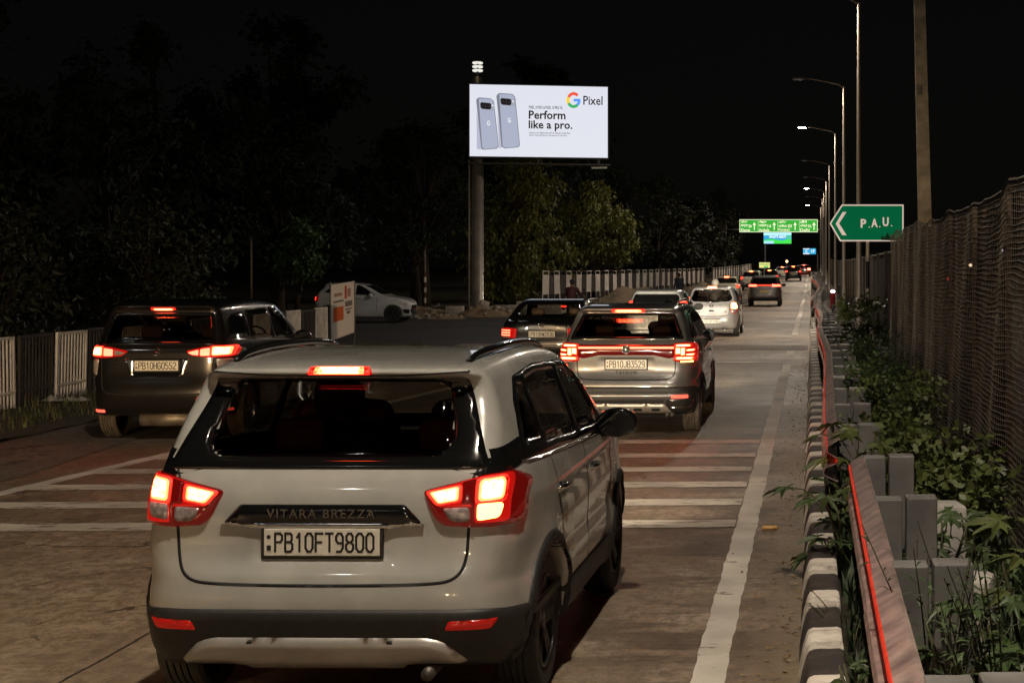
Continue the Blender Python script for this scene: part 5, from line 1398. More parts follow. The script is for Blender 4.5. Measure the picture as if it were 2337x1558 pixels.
def lit_panel(name, label, cat, u0, v0, u1, v1, d, base, blocks, texts, post_u, post_r=.12, strength=1.0):
    s = 3700 / d; g = gz(d)
    root = empty(name, ((post_u - 1852) / s, d, g), 0, label, cat)
    q = lambda u, v: ((u - post_u) / s, 2.04 - (v - 613) / s - g)
    T = lambda y: (lambda a, u, o: (a, y - o, u))
    a = q(u0, v1); c = q(u1, v0)
    b = MB(); b.box(((a[0] + c[0]) / 2, .0, (a[1] + c[1]) / 2), (c[0] - a[0] + .1, .25, c[1] - a[1] + .1)); b.build('cabinet', BLACK_PLASTIC, root)
    b = MB(); b.prism(rect(a[0], a[1], c[0], c[1]), T(-.13), .01); sc = b.build('screen', emat(name + '_field', base, strength), root)
    k = 0
    for pts, col in blocks:
        k += 1; b = MB(); b.prism([q(*p) for p in pts], T(-.142 - .003 * k), .002); b.build('screen_patch', emat('%s_patch_%d' % (name, k), col, strength), sc)
    for t, x0, y0, x1, y1, col in texts:
        k += 1; aa = q(x0, y1); cc = q(x1, y0); fit_text('screen_lettering', t, aa[0], aa[1], cc[0], cc[1], lambda x, y, o: (x, -.15 - .003 * k, y), emat('%s_text_%d' % (name, k), col, strength), sc, .03)
    b = MB(); b.lathe([(post_r, -.1), (post_r, a[1] + .1)], 12); b.build('post', STEEL, root, True)
lit_panel('led_board', 'far lit advert board in green and blue reading WHAT\'S NEXT?', 'billboard', 1743, 531, 1806, 556, 265, (.03, .30, .55),
          [([(1743, 531), (1806, 531), (1806, 536), (1743, 537)], (.45, .85, .95)), ([(1743, 556), (1743, 548), (1760, 545), (1785, 549), (1806, 543), (1806, 556)], (.04, .62, .06)), ([(1744, 556), (1744, 550), (1766, 550), (1766, 556)], (.35, .65, .9)), ([(1790, 537), (1806, 536), (1806, 548), (1796, 544)], (.06, .45, .30))],
          [("WHAT'S NEXT?", 1755, 537.5, 1794, 543.5, (.85, .95, 1))], 1746, .16, 1.1)
lit_panel('route_sign', 'small far blue lit sign in two halves beside the lamp posts', 'road sign', 1833, 567, 1862, 580, 270, (.02, .42, .75),
          [([(1833, 567), (1848, 567), (1848, 568.5), (1833, 568.5)], (.9, .95, 1)), ([(1848.4, 567), (1849.6, 567), (1849.6, 580), (1848.4, 580)], (.01, .02, .03)), ([(1833, 578), (1848, 578), (1848, 580), (1833, 580)], (.9, .95, 1))],
          [('C', 1838, 570, 1843, 577, (.95, .97, 1)), ('P', 1856, 569, 1859, 577, (.95, .97, 1)), ('II', 1850.5, 569, 1854, 577, (.5, .85, .95))], 1866, .14, .9)
lit_panel('warning_board', 'small pale yellow board on a post above the white car far ahead', 'road sign', 1733, 599, 1757, 611, 142, (.75, .72, .22),
          [([(1743, 607), (1754, 607), (1752, 611), (1744, 611)], (.10, .45, .08))], [('WORK AHEAD', 1735, 601, 1755, 605.5, (.05, .30, .05))], 1744, .05, .9)

# ------------------------------------------------------------------ street lamps
def street_lamp(y, label, lit=True, power=0, col=LED, glow=60, X=1.42, H=10.0, reach=1.75):
    root = empty('street_lamp', (X, y, gz(y)), 0, label, 'street lamp', 'street lamps along the median')
    pm = mat('lamp_pole_steel', (.20, .17, .14), .5, metal=.4, noise=.15, nscale=2)
    b = MB(); b.lathe([(.16, -.1), (.16, .02), (.10, .04), (.095, 1.4), (.085, 1.45), (.055, H)], 12); b.build('pole', pm, root, True)
    b = MB(); b.tube([(0, 0, H - .05), (-.25, 0, H + .10), (-reach + .4, 0, H + .32), (-reach, 0, H + .35)], [.05, .045, .035, .03], 8); b.build('arm', pm, root, True)
    b = MB(); b.box((-reach - .22, 0, H + .36), (.62, .30, .10), bev=.04); hd = b.build('lamp_head', mat('lamp_case_grey', (.06, .06, .06), .5), root, True)
    b = MB(); b.lathe([(.001, 0), (.12, .004), (.14, .03)], 20, 'z', (0, 0, 0)); b.V = [(v[0] * 1.8 - reach - .24, v[1], H + .285 + v[2]) for v in b.V]
    b.build('lamp_lens', emat('street_lens_%d' % int(glow * 100), (1, .97, .88), glow) if lit else LENS_CLEAR, hd, True)
    if power:
        o = light('lamp_light', 'SPOT', (-reach - .24, 0, H + .27), power, col, None, .15, 172, .35, root)
        o.rotation_euler = (0, 0, 0)
street_lamp(-20, 'street lamp behind the camera', True, 1800)
street_lamp(4, 'street lamp just behind the viewer', True, 4200)
street_lamp(48.5, 'nearest street lamp post, its lamp above the picture, behind the green arrow sign', True, 2600)
street_lamp(71, 'street lamp with a dim head, second post behind the arrow sign', True, 3000, glow=.03)
street_lamp(96, 'street lamp with the brightest visible head, third post in the row', True, 3800, glow=120)
street_lamp(128, 'street lamp with a faint head, fourth post in the row', True, 3000, glow=.03)
street_lamp(155, 'street lamp post fifth in the row, small faint head', True, 4500, glow=.03)
street_lamp(183, 'street lamp with a bright head, sixth in the row', True, 4500, glow=110)
street_lamp(212, 'street lamp seventh in the row, faint head', True, 3500, glow=.03)
street_lamp(250, 'street lamp farthest along the row, small bright head', True, 3500, glow=90)

root = empty('concrete_pole', (2.66, 37.0, 0), 0, 'thick leaning concrete utility pole rising behind the mesh fence', 'utility pole')
b = MB()
n = 16; pts = []
for i in range(n + 1):
    z = -.2 + 10.4 * i / n; w = .165 - .05 * i / n; x = -.012 * z * 2.0
    pts.append([(x - w, -w * .8, z), (x + w, -w * .8, z), (x + w, w * .8, z), (x - w, w * .8, z)])
V = [p for r in pts for p in r]; F = [(i * 4 + k, i * 4 + (k + 1) % 4, i * 4 + 4 + (k + 1) % 4, i * 4 + 4 + k) for i in range(n) for k in range(4)] + [(3, 2, 1, 0), (n * 4, n * 4 + 1, n * 4 + 2, n * 4 + 3)]
b.add(V, F); b.build('shaft', mat('weathered_concrete', (.52, .44, .33), .9, noise=.35, nscale=4, bump=.5), root)
b = MB(); b.box((-.2, -.15, 6.1), (.10, .06, .22), bev=.01); b.build('clamp', STEEL, root)

# ------------------------------------------------------------------ guard rail
RAIL = mat('guardrail_steel', (.46, .345, .305), .38, metal=.5, noise=.5, nscale=7, bump=.3)
RAIL_GLOW = mat('rail_red_glow', (.62, .035, .015), .35, noise=.45, nscale=14, emit=(1, .035, .012), strength=.20)  # brake lamp red along the groove, put into colour and glow
def w_beam(y0, y1, X, n, bend=None):
    prof = [(.012, .762), (.0, .765), (-.02, .752), (-.080, .715), (-.084, .69), (-.078, .665), (-.005, .622), (.0, .605), (-.012, .588), (-.100, .552), (-.112, .52), (-.106, .495), (-.03, .458), (-.012, .447), (.0, .45)]
    b = MB(); V = []; F = []
    for i in range(n + 1):
        y = y0 + (y1 - y0) * i / n; dx, dz = bend(y) if bend else (0, 0)
        for t in (0, .004):
            for (px, pz) in prof: V.append((X + px + t + dx, y, pz + dz + gz(y)))
    m = len(prof); st = 2 * m
    for i in range(n):
        for k in range(m - 1):
            a = i * st + k; F.append((a, a + st, a + st + 1, a + 1)); c = a + m; F.append((c, c + 1, c + st + 1, c + st))
        F.append((i * st, i * st + m, (i + 1) * st + m, (i + 1) * st)); F.append((i * st + m - 1, (i + 1) * st + m - 1, (i + 1) * st + 2 * m - 1, i * st + 2 * m - 1))
    for i in (0, n):
        for k in range(m - 1): F.append((i * st + k, i * st + k + 1, i * st + m + k + 1, i * st + m + k))
    return b.add(V, F)
def guardrail(label, y0, y1, bend=None, X=.27, first=None, cat='guardrail'):
    root = empty('guardrail', (0, 0, 0), 0, label, cat, 'guardrails behind the kerb')
    y = y0
    while y < y1 - .5:
        e = min(y + 4.0, y1)
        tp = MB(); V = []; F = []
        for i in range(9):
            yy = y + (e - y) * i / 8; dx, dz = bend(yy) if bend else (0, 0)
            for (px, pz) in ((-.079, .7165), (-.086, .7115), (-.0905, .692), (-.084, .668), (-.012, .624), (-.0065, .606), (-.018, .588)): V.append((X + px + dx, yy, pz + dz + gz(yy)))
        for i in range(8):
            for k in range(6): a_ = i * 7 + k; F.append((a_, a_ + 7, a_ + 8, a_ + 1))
        tp.add(V, F); tp.build('red_glow_strip', RAIL_GLOW, root, True)  # added strip standing in for brake light reflected by the rail
        b = w_beam(y, e + .12, X + (.006 if int((y - y0) / 4) % 2 else 0), 8, bend); o = b.build('rail_beam', RAIL, root, True); shade_auto(o, 28)
        y = e
    y = first if first is not None else y0 + 1
    while y < y1:
        dx = bend(y)[0] if bend else 0
        b = MB(); b.box((X + .085 + dx, y, .59 + gz(y)), (.15, .16, .36), bev=.006); b.box((X + .072 + dx, y - .081, .59 + gz(y)), (.012, .004, .02)); b.build('spacer_block', STEEL, root)
        b = MB(); b.box((X + .268 + dx, y, .30 + gz(y)), (.17, .16, .96), bev=.008); b.build('post', STEEL, root)
        b = MB(); b.lathe([(.018, 0), (.018, -.02), (.001, -.022)], 8, 'x', (X - .012 + dx, y, .605 + gz(y))); b.build('bolt', STEEL, root, True)
        y += 2.0
guardrail('dusty steel guardrail nearest the camera with grey posts among weeds', 3.0, 11.2, None, .34, 5.0)
guardrail('steel guardrail beyond the broken gap with its end bent to the kerb', 12.2, 62, lambda y: (-.02 + .04 * math.sin(y * .31) - .02 * max(0, (16 - y) / 3), .012 * math.sin(y * .9)), .27, 13.2)
guardrail('far twisted guardrail run along the curving verge', 66, 190, lambda y: (.25 * math.sin(y * .07), .05 * math.sin(y * .2)), .30, 67)

# ------------------------------------------------------------------ wire mesh fence on the median
def mesh_fence():
    root = empty('mesh_fence', (1.45, 4, 0), 0, 'tall sagging wire mesh fence on posts along the right side', 'fence')
    wm = mat('rusty_wire', (.135, .11, .082), .6, metal=.25, noise=.35, nscale=9)
    y0, y1, H = 0.0, 26.0, 2.66
    top = lambda y: H + .018 * math.sin(y * 1.1) - .035 * abs(math.sin(y * PI / 2.6)) + .03 * math.sin(y * .37)
    bx = lambda y, z: .035 * math.sin(y * 1.9 + z * 1.3) * math.sin(z * 1.2) + .012 * math.sin(y * 4.7 + z * 2)
    b = MB(); n = 130; rows = 58
    for r in range(rows + 1):
        f = r / rows
        pts = []
        for i in range(n + 1):
            y = y0 + (y1 - y0) * i / n
            z = .06 + (top(y) - .06) * f + .007 * math.sin(y * 3.1 + r * .5) + .006 * math.sin(y * 7.3 + r * 1.1)
            pts.append((bx(y, z), y, z))
        V = []; F = []
        rr = .0042 if r < rows else .010
        for p in pts: V += [(p[0] - rr, p[1], p[2] - rr * .6), (p[0] + rr, p[1], p[2] - rr * .6), (p[0], p[1], p[2] + rr)]
        for i in range(n):
            for k in range(3): a = i * 3 + k; c = i * 3 + (k + 1) % 3; F.append((a, c, c + 3, a + 3))
        b.add(V, F)
    y = y0
    while y < y1:
        z1 = top(y); V = []; F = []; m = 12; rr = .0020
        for i in range(m + 1):
            z = .05 + (z1 - .05) * i / m; yy = y + .006 * math.sin(z * 5 + y * 3); x = bx(yy, z)
            V += [(x - rr, yy - rr, z), (x + rr, yy - rr, z), (x, yy + rr, z)]
        for i in range(m):
            for k in range(3): a = i * 3 + k; c = i * 3 + (k + 1) % 3; F.append((a, c, c + 3, a + 3))
        b.add(V, F); y += .085
    b.build('wire_mesh', wm, root)
    y = .6
    while y < y1 + .1:
        p = MB(); p.box((.06, y, 1.28), (.045, .045, 2.66), bev=.006); p.build('post', mat('rusty_post', (.09, .055, .035), .8, noise=.4, nscale=12), root); y += 2.6
    p = MB(); p.tube([(.07, y0, 1.35), (.07, y1, 1.35)], .012, 6); p.build('tension_bar', mat('rusty_post', (.09, .055, .035), .8), root)
    # torn shade netting hung inside the mesh, further along
    net = glass_mat('shade_net', (.30, .27, .24), .02)
    V = []; F = []; n = 40; m = 10
    for i in range(n + 1):
        y = 9 + 17 * i / n
        for j in range(m + 1):
            z = .25 + (top(y) - .3) * j / m; V.append((.10 + bx(y, z) * .8 + .02 * math.sin(y * 9 + z * 3), y, z))
    for i in range(n):
        for j in range(m): a = i * (m + 1) + j; F.append((a, a + m + 1, a + m + 2, a + 1))
    mesh_obj('shade_netting', V, F, net, root)
mesh_fence()

# ------------------------------------------------------------------ panel fences on the left
PANEL_W = mat('white_panel_paint', (.70, .65, .60), .55, noise=.22, nscale=5)
PANEL_D = mat('dark_panel_paint', (.030, .022, .018), .7, noise=.4, nscale=4)
def panel_fence(label, p0, p1, base, w, H, count, solid=True, first_white=True, group=None):
    root = empty('panel_fence', (p0[0], p0[1], 0), 0, label, 'fence', group)
    d = Vector((p1[0] - p0[0], p1[1] - p0[1], 0)); L = d.length; d.normalize(); nrm = Vector((d.y, -d.x, 0))
    for i in range(count):
        white = (i % 2 == 0) == first_white
        s = L * i / count; a = d * (s + .02); e = d * (s + w)
        zz = base(p0[1] + (a + e).y / 2)
        lean = rnd.uniform(-.03, .03); lift = rnd.uniform(-.02, .02)
        def P(x, z, o): q = d * (s + .02 + x) + nrm * (o + lean * z); return (q.x, q.y, zz + z + lift)
        m = PANEL_W if white else PANEL_D
        b = MB(); t = .045; ww = w - .04
        for r in (rect(0, 0, t, H), rect(ww - t, 0, ww, H), rect(t, H - t, ww - t, H), rect(t, H * .20, ww - t, H * .20 + t * .8)):
            b.prism(r, P, .04)
        fr = b.build('panel' if white else 'dark_panel', m, root)
        b = MB()
        if solid: b.prism(rect(t, H * .22, ww - t, H * .86), lambda x, z, o: P(x, z, o + .012), .012)
        else:
            nb = 9
            for k in range(nb):
                x = t + (ww - 2 * t) * (k + .5) / nb; b.prism(rect(x - .015, H * .22, x + .015, H - t), lambda x_, z, o: P(x_, z, o + .008), .024)
            for k in range(9):
                x = t + (ww - 2 * t) * (k + .5) / 9; b.prism(rect(x - .016, .0, x + .016, H * .19), lambda x_, z, o: P(x_, z, o + .008), .024)
        b.build('infill', m, fr)
panel_fence('near railing of white and dark barred panels behind the dark people carrier', (-11.55, 22.4), (-12.3, 41.2), lambda y: .02, 1.17, 1.04, 15, False, True)
panel_fence('long fence of white and dark panels along the far left of the road', (-13.3, 80), (-9.1, 139), lambda y: gz(y) + .42 - .1 * (y - 80) / 59, 1.30, 1.48, 46, True, True)
panel_fence('distant fence of white and dark panels near the overhead sign', (-8.7, 143), (-7.2, 196), lambda y: gz(y) + .3, 1.25, 1.45, 36, True, True)

def banner():
    d = 42.6; s = 3700 / d
    root = empty('hanging_banner', ((782 - 1852) / s, d, 0), math.radians(22), 'white vertical banner with an orange block on the railing end', 'banner')
    shear = lambda x, z: z + x * (.36 - .21 * (z - .26) / 1.4)
    V = []; F = []; n, m = 8, 14
    for i in range(n + 1):
        for j in range(m + 1):
            x = -.29 + .58 * i / n; z = .26 + 1.40 * j / m; V.append((x, .012 * math.sin(z * 5 + x * 3), shear(x, z)))
    for i in range(n):
        for j in range(m): a = i * (m + 1) + j; F.append((a, a + m + 1, a + m + 2, a + 1))
    cl = mesh_obj('cloth', V, F, mat('banner_white', (.80, .76, .78), .7), root)
    def quad(name, x0, z0, x1, z1, m_):
        b = MB(); b.prism(rect(x0, z0, x1, z1), lambda a, u, o: (a, -.016 + .012 * math.sin(u * 5 + a * 3) * .5 - o, shear(a, u)), .003); b.build(name, m_, cl)
    red = mat('banner_red', (.55, .05, .03), .7); org = mat('banner_orange', (.62, .13, .03), .7); gry = mat('banner_grey', (.20, .19, .20), .7)
    quad('printed_block', -.24, .70, .02, 1.06, org); quad('printed_block', .06, 1.02, .24, 1.16, gry); quad('printed_block', -.24, 1.18, .02, 1.23, gry); quad('printed_block', .06, .93, .24, .97, gry); quad('printed_block', .10, .82, .19, .90, gry); quad('printed_block', -.22, 1.34, -.02, 1.42, mat('banner_pink', (.40, .25, .23), .7))
    quad('printed_block', .05, 1.24, .10, 1.58, red); quad('printed_block', .12, 1.28, .20, 1.50, mat('banner_pink', (.40, .25, .23), .7))
    b = MB()
    for x in (-.31, .31): b.tube([(x, .03, 0), (x, .03, 1.68)], .022, 8)
    b.tube([(-.31, .03, shear(-.31, 1.66)), (.31, .03, shear(.31, 1.66))], .015, 8); b.tube([(-.31, .03, shear(-.31, .26)), (.31, .03, shear(.31, .26))], .015, 8); b.build('frame', STEEL, root, True)
banner()

def thin_pole(name, label, u, d, ztop, r, bands=None, cat='pole', m=None):
    root = empty(name, ((u - 1852) / 3700 * d, d, 0), 0, label, cat)
    if bands:
        b = MB(); z = 0; k = 0; st = ztop / bands
        for k in range(bands): b.m = k % 2; b.lathe([(r, k * st), (r, (k + 1) * st)], 10)
        b.build('striped_shaft', None, root, True, mats=[mat('post_white', (.62, .58, .52), .5), mat('post_maroon', (.09, .02, .02), .6)])
        b = MB(); b.lathe([(r * .6, ztop), (r * .4, ztop + 1.0), (.001, ztop + 1.02)], 8); b.build('rod', STEEL, root, True)
    else:
        b = MB(); b.tube([(0, 0, 0), (.0, 0, ztop)], [r, r * .8], 8); b.build('shaft', m or mat('old_wood', (.16, .12, .06), .9), root, True)
        b = MB(); b.lathe([(r * 1.8, 0), (r * 1.8, .06), (r, .08)], 10); b.build('base_collar', STEEL, root)
thin_pole('marker_pole', 'red and white banded marker pole beside the billboard pole', 970, 74, 1.9, .055, 8)
thin_pole('wooden_pole', 'thin bare pole standing behind the dark people carrier', 573, 56, 3.05, .05)
def barrier_arm():
    root = empty('barrier_arm', ((982 - 1852) / 3700 * 73, 73, .0), 0, 'short tilted metal bar with a small lamp near the marker pole', 'barrier')
    b = MB(); b.tube([(-.4, 0, .12), (.42, 0, .40)], .03, 8); b.build('bar', STEEL, root, True)
    b = MB(); b.lathe([(.07, 0), (.07, .08), (.03, .10)], 12, 'y', (.36, 0, .46)); b.build('lamp', CHROME, root, True)
    b = MB(); b.tube([(-.1, 0, 0), (-.1, 0, .22)], .04, 8); b.build('stand', STEEL, root, True)
barrier_arm()

# ------------------------------------------------------------------ rubble, blocks and litter
def rock(b, c, r, sq=.6):
    bm = bmesh.new(); bmesh.ops.create_icosphere(bm, subdivisions=2, radius=1)
    ph = [rnd.uniform(0, 6) for _ in range(3)]
    V = []
    for v in bm.verts:
        k = 1 + .22 * math.sin(v.co.x * 4 + ph[0]) * math.sin(v.co.y * 5 + ph[1]) + .12 * math.sin(v.co.z * 9 + ph[2])
        V.append((c[0] + v.co.x * r * k, c[1] + v.co.y * r * k, c[2] + v.co.z * r * k * sq))
    b.add(V, [tuple(v.index for v in f.verts) for f in bm.faces]); bm.free()
DIRT = mat('dirt_heap_soil', (.22, .16, .10), .95, noise=.4, nscale=5, bump=.8)
STONE = mat('pale_stone', (.30, .26, .21), .9, noise=.3, nscale=6, bump=.5)
CONC = mat('old_concrete', (.40, .36, .31), .85, noise=.3, nscale=5, bump=.4)
def heap(label, X, y, rx, ry, h, seed):
    r0 = random.Random(seed); V = []; F = []; n = 26
    for i in range(n + 1):
        for j in range(n + 1):
            u, v = 2 * i / n - 1, 2 * j / n - 1; rr = math.hypot(u, v)
            z = max(0, 1 - rr * rr) ** 1.1 * (1 + .35 * math.sin(u * 6 + seed) * math.sin(v * 7 + seed)) + r0.uniform(-.03, .05) * (rr < 1)
            V.append((u * rx, v * ry, z * h - .03))
    for i in range(n):
        for j in range(n): a = i * (n + 1) + j; F.append((a, a + n + 1, a + n + 2, a + 1))
    o = mesh_obj('rubble_heap', V, F, DIRT); o.location = (X, y, gz(y)); tag(o, label, 'rubble', 'heaps of earth and rubble')
    b = MB()
    for k in range(26):
        a = r0.uniform(0, 6.28); q = r0.uniform(.1, .95); rock(b, (rx * q * math.cos(a), ry * q * math.sin(a), h * (1 - q * q) * .95), r0.uniform(.04, .13))
    s = b.build('loose_stones', STONE, o, True)
heap('brown earth heap at the foot of the billboard pole', -13.9, 69.6, 1.5, 1.1, .42, 3)
heap('low rubble heap beside the banded marker pole', -17.3, 71.5, 1.9, 1.0, .32, 5)
heap('rubble heap under the front of the parked hatchback', -15.4, 66.5, 1.3, .8, .18, 8)
heap('long bank of earth and stones below the far panel fence', -10.9, 98, 1.6, 16, .75, 9)
heap('earth bank below the far panel fence, farther along', -8.6, 128, 1.4, 17, .6, 11)
def block(name, label, X, y, size, rz, m=None, tilt=0, z=0, group='pale concrete blocks'):
    b = MB(); b.box((0, 0, size[2] / 2), size, Matrix.Rotation(tilt, 3, 'Y'), bev=min(size) * .16); o = b.build(name, m or CONC, None, True)
    o.location = (X, y, gz(y) + z - .02); o.rotation_euler = (0, 0, rz); shade_auto(o, 40)
    tag(o, label, 'concrete block', group)
block('concrete_block', 'pale block left of the billboard pole foot', -15.6, 70.9, (.8, .35, .42), .1)
block('concrete_block', 'pale block right of the billboard pole foot', -13.2, 71.6, (1.2, .35, .45), -.05)
block('concrete_block', 'small block tipped on the earth heap', -14.3, 70.8, (.4, .3, .36), .4, tilt=.3, z=.3)
block('concrete_block', 'last block of the row toward the black saloon', -11.7, 71.4, (1.5, .35, .42), .02)
block('concrete_block', 'long pale kerb block between the billboard and the fence', -12.9, 77.5, (2.4, .4, .5), .05)
block('kerb_stone', 'white painted stone at the right edge among weeds', .84, 6.15, (.34, .28, .44), .3, mat('white_stone', (.50, .47, .43), .85, noise=.25, nscale=5, bump=.4), group='white stones behind the guardrail')
block('kerb_stone', 'white stone lying behind the second guardrail post', .82, 8.6, (.30, .34, .44), -.2, mat('white_stone', (.5, .47, .43), .85), group='white stones behind the guardrail')
block('kerb_stone', 'white stone standing under the castor leaves, farthest of three', .86, 10.4, (.24, .30, .56), .1, mat('white_stone', (.5, .47, .43), .85), group='white stones behind the guardrail')
block('plastic_crate', 'small white box standing on the far median soil', .88, 35.5, (.30, .22, .20), .1, mat('white_plastic', (.55, .55, .52), .5), group='items on the median')
V = []; F = []; r0 = random.Random(4)
for k, (cx, w) in enumerate(((-.17, .16), (.16, .20))):
    n = 8
    for i in range(n + 1):
        for j in range(n + 1):
            V.append((cx + (i / n - .5) * 2 * w, (j / n - .5) * .28, .04 + r0.uniform(0, .10) * math.sin(PI * i / n) * math.sin(PI * j / n)))
    o = k * (n + 1) ** 2
    for i in range(n):
        for j in range(n): a = o + i * (n + 1) + j; F.append((a, a + n + 1, a + n + 2, a + 1))
o = mesh_obj('plastic_bag', V, F, mat('bag_white', (.6, .58, .54), .5)); o.location = (-11.2, 24.3, .03); tag(o, 'crumpled white plastic bag on the grass by the near railing', 'litter')
b = MB(); b.tube([(-.06, 0, 0), (.055, .004, 0)], .017, 10); b.tube([(.055, .004, 0), (.085, .006, 0)], .005, 6); o = b.build('wrapper', mat('wrapper_orange', (.75, .45, .16), .4), None, True); o.location = (-.325, 12.66, .02); tag(o, 'small orange wrapper on the road beside the white edge line', 'litter')
V = []; F = []
for k in range(1500):
    x = -.02 - abs(rnd.gauss(0, .16)); y = rnd.uniform(7, 40); 
    if x < -.6: continue
    s = rnd.uniform(.006, .022); a = rnd.uniform(0, 6.3); i = len(V)
    for (p, q) in ((-1, -.5), (1, -.4), (.8, .5), (-.7, .6)): V.append((x + s * (p * math.cos(a) - q * math.sin(a)), y + s * (p * math.sin(a) + q * math.cos(a)), .006 + rnd.uniform(0, .012)))
    F.append((i, i + 1, i + 2, i + 3))
tag(mesh_obj('leaf_litter', V, F, mat('dry_leaves', (.26, .18, .09), .9, noise=.6, nscale=40), None, False), kind='stuff')
# grass on the left verge and weeds on the median
def blades(name, n, fx, h, m, w=.006):
    V = []; F = []
    for k in range(n):
        x, y, z = fx(); a = rnd.uniform(0, 6.3); L = h * rnd.uniform(.4, 1.1); t = rnd.uniform(.1, .8) * L; i = len(V); c, s = math.cos(a), math.sin(a); ww = w * rnd.uniform(.7, 1.8)
        V += [(x - s * ww, y + c * ww, z), (x + s * ww, y - c * ww, z), (x + c * t * .4 + s * ww * .6, y + s * t * .4 - c * ww * .6, z + L * .6), (x + c * t * .4 - s * ww * .6, y + s * t * .4 + c * ww * .6, z + L * .6), (x + c * t, y + s * t, z + L)]
        F += [(i, i + 1, i + 2, i + 3), (i + 3, i + 2, i + 4)]
    return tag(mesh_obj(name, V, F, m, None, False), kind='stuff')
GRASS = mat('dry_grass', (.085, .085, .030), .8, noise=.5, nscale=3)
blades('grass', 5000, lambda: (rnd.uniform(-12.6, -10.2) if rnd.random() < .8 else rnd.uniform(-10.4, -9.9), rnd.uniform(18, 42), .02), .16, GRASS, .008)
LEAFM = mat('leaf_green', (.045, .075, .022), .5, noise=.5, nscale=3)
LEAFD = mat('leaf_dark', (.030, .050, .018), .55, noise=.5, nscale=3)
LEAFY = mat('leaf_yellow_green', (.085, .105, .028), .5, noise=.5, nscale=3)
blades('ground_cover', 5200, lambda: (rnd.uniform(.2, 1.4), rnd.triangular(4.5, 32, 10), .02), .22, LEAFD, .012)

def hoarding():
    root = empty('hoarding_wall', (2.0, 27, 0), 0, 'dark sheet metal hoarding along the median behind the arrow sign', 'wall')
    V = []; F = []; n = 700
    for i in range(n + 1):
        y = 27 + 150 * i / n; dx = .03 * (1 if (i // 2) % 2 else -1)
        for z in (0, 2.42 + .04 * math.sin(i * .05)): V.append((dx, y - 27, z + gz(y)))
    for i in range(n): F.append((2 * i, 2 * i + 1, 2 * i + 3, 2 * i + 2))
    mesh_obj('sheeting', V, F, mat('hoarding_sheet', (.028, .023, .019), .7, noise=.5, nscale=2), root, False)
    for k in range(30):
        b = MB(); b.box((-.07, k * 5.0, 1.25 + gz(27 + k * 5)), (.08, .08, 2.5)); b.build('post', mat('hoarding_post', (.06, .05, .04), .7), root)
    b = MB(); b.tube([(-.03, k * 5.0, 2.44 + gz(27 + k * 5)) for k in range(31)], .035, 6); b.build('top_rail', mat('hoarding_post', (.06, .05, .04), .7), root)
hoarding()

# ------------------------------------------------------------------ plants on the median
def palmate(size, lobes=8):
    """a castor leaf: pointed lobes round a centre; returns outline points"""
    pts = []
    for k in range(lobes):
        a = math.radians(-150 + 300 * k / (lobes - 1)); r = size * (.62 + .38 * math.cos(a * .8))
        a0 = a - math.radians(150 / (lobes - 1)); 
        if k: pts.append((size * .34 * math.cos(a0), size * .34 * math.sin(a0)))
        pts += [(r * .66 * math.cos(a - .15), r * .66 * math.sin(a - .15)), (r * math.cos(a), r * math.sin(a)), (r * .66 * math.cos(a + .15), r * .66 * math.sin(a + .15))]
    return pts
def leaf_fan(V, F, c, d, up, size, lobes=8):
    d = Vector(d).normalized(); s = d.cross(Vector(up)).normalized(); u = s.cross(d)
    P = palmate(size, lobes); i = len(V); V.append(tuple(c))
    for (a, b) in P:
        droop = -.30 * (a * a + b * b) / size
        q = Vector(c) + d * a + s * b + u * (droop + .06 * size * math.sin(b / size * 9)); V.append(tuple(q))
    n = len(P)
    for k in range(n - 1): F.append((i, i + 1 + k, i + 2 + k))
def castor(label, X, y, h, n, size, seed, spread=.35, lean=(0, 0)):
    r0 = random.Random(seed); root = empty('castor_plant', (X, y, 0), 0, label, 'plant', 'leafy plants on the median')
    V = []; F = []; st = MB()
    for k in range(3):
        a = r0.uniform(0, 6.3); ex, ey = spread * .6 * math.cos(a) + lean[0], spread * .6 * math.sin(a) + lean[1]
        st.tube([(0, 0, -.05), (ex * .4, ey * .4, h * .5), (ex, ey, h * .95)], [.014, .010, .006], 6)
    for k in range(n):
        a = r0.uniform(0, 6.3); q = r0.random() ** .5; z = h * r0.uniform(.25, 1.05)
        tip = Vector((lean[0] * z / h + spread * q * math.cos(a), lean[1] * z / h + spread * q * math.sin(a), z))
        b0 = Vector((lean[0] * z / h * .7 + .05 * math.cos(a), lean[1] * z / h * .7 + .05 * math.sin(a), z - .10))
        st.tube([b0, (b0 + tip) / 2 + Vector((0, 0, .03)), tip], [.004, .0035, .003], 4, False)
        d = Vector((math.cos(a), math.sin(a), r0.uniform(-.5, .15)))
        leaf_fan(V, F, tip, d, (r0.uniform(-.3, .3), r0.uniform(-.5, .1), 1), size * r0.uniform(.6, 1.2), r0.choice((7, 8, 9)))
    mesh_obj('leaves', V, F, LEAFM if seed % 2 else LEAFY, root, False); st.build('stems', mat('plant_stem', (.06, .06, .025), .7), root, True)
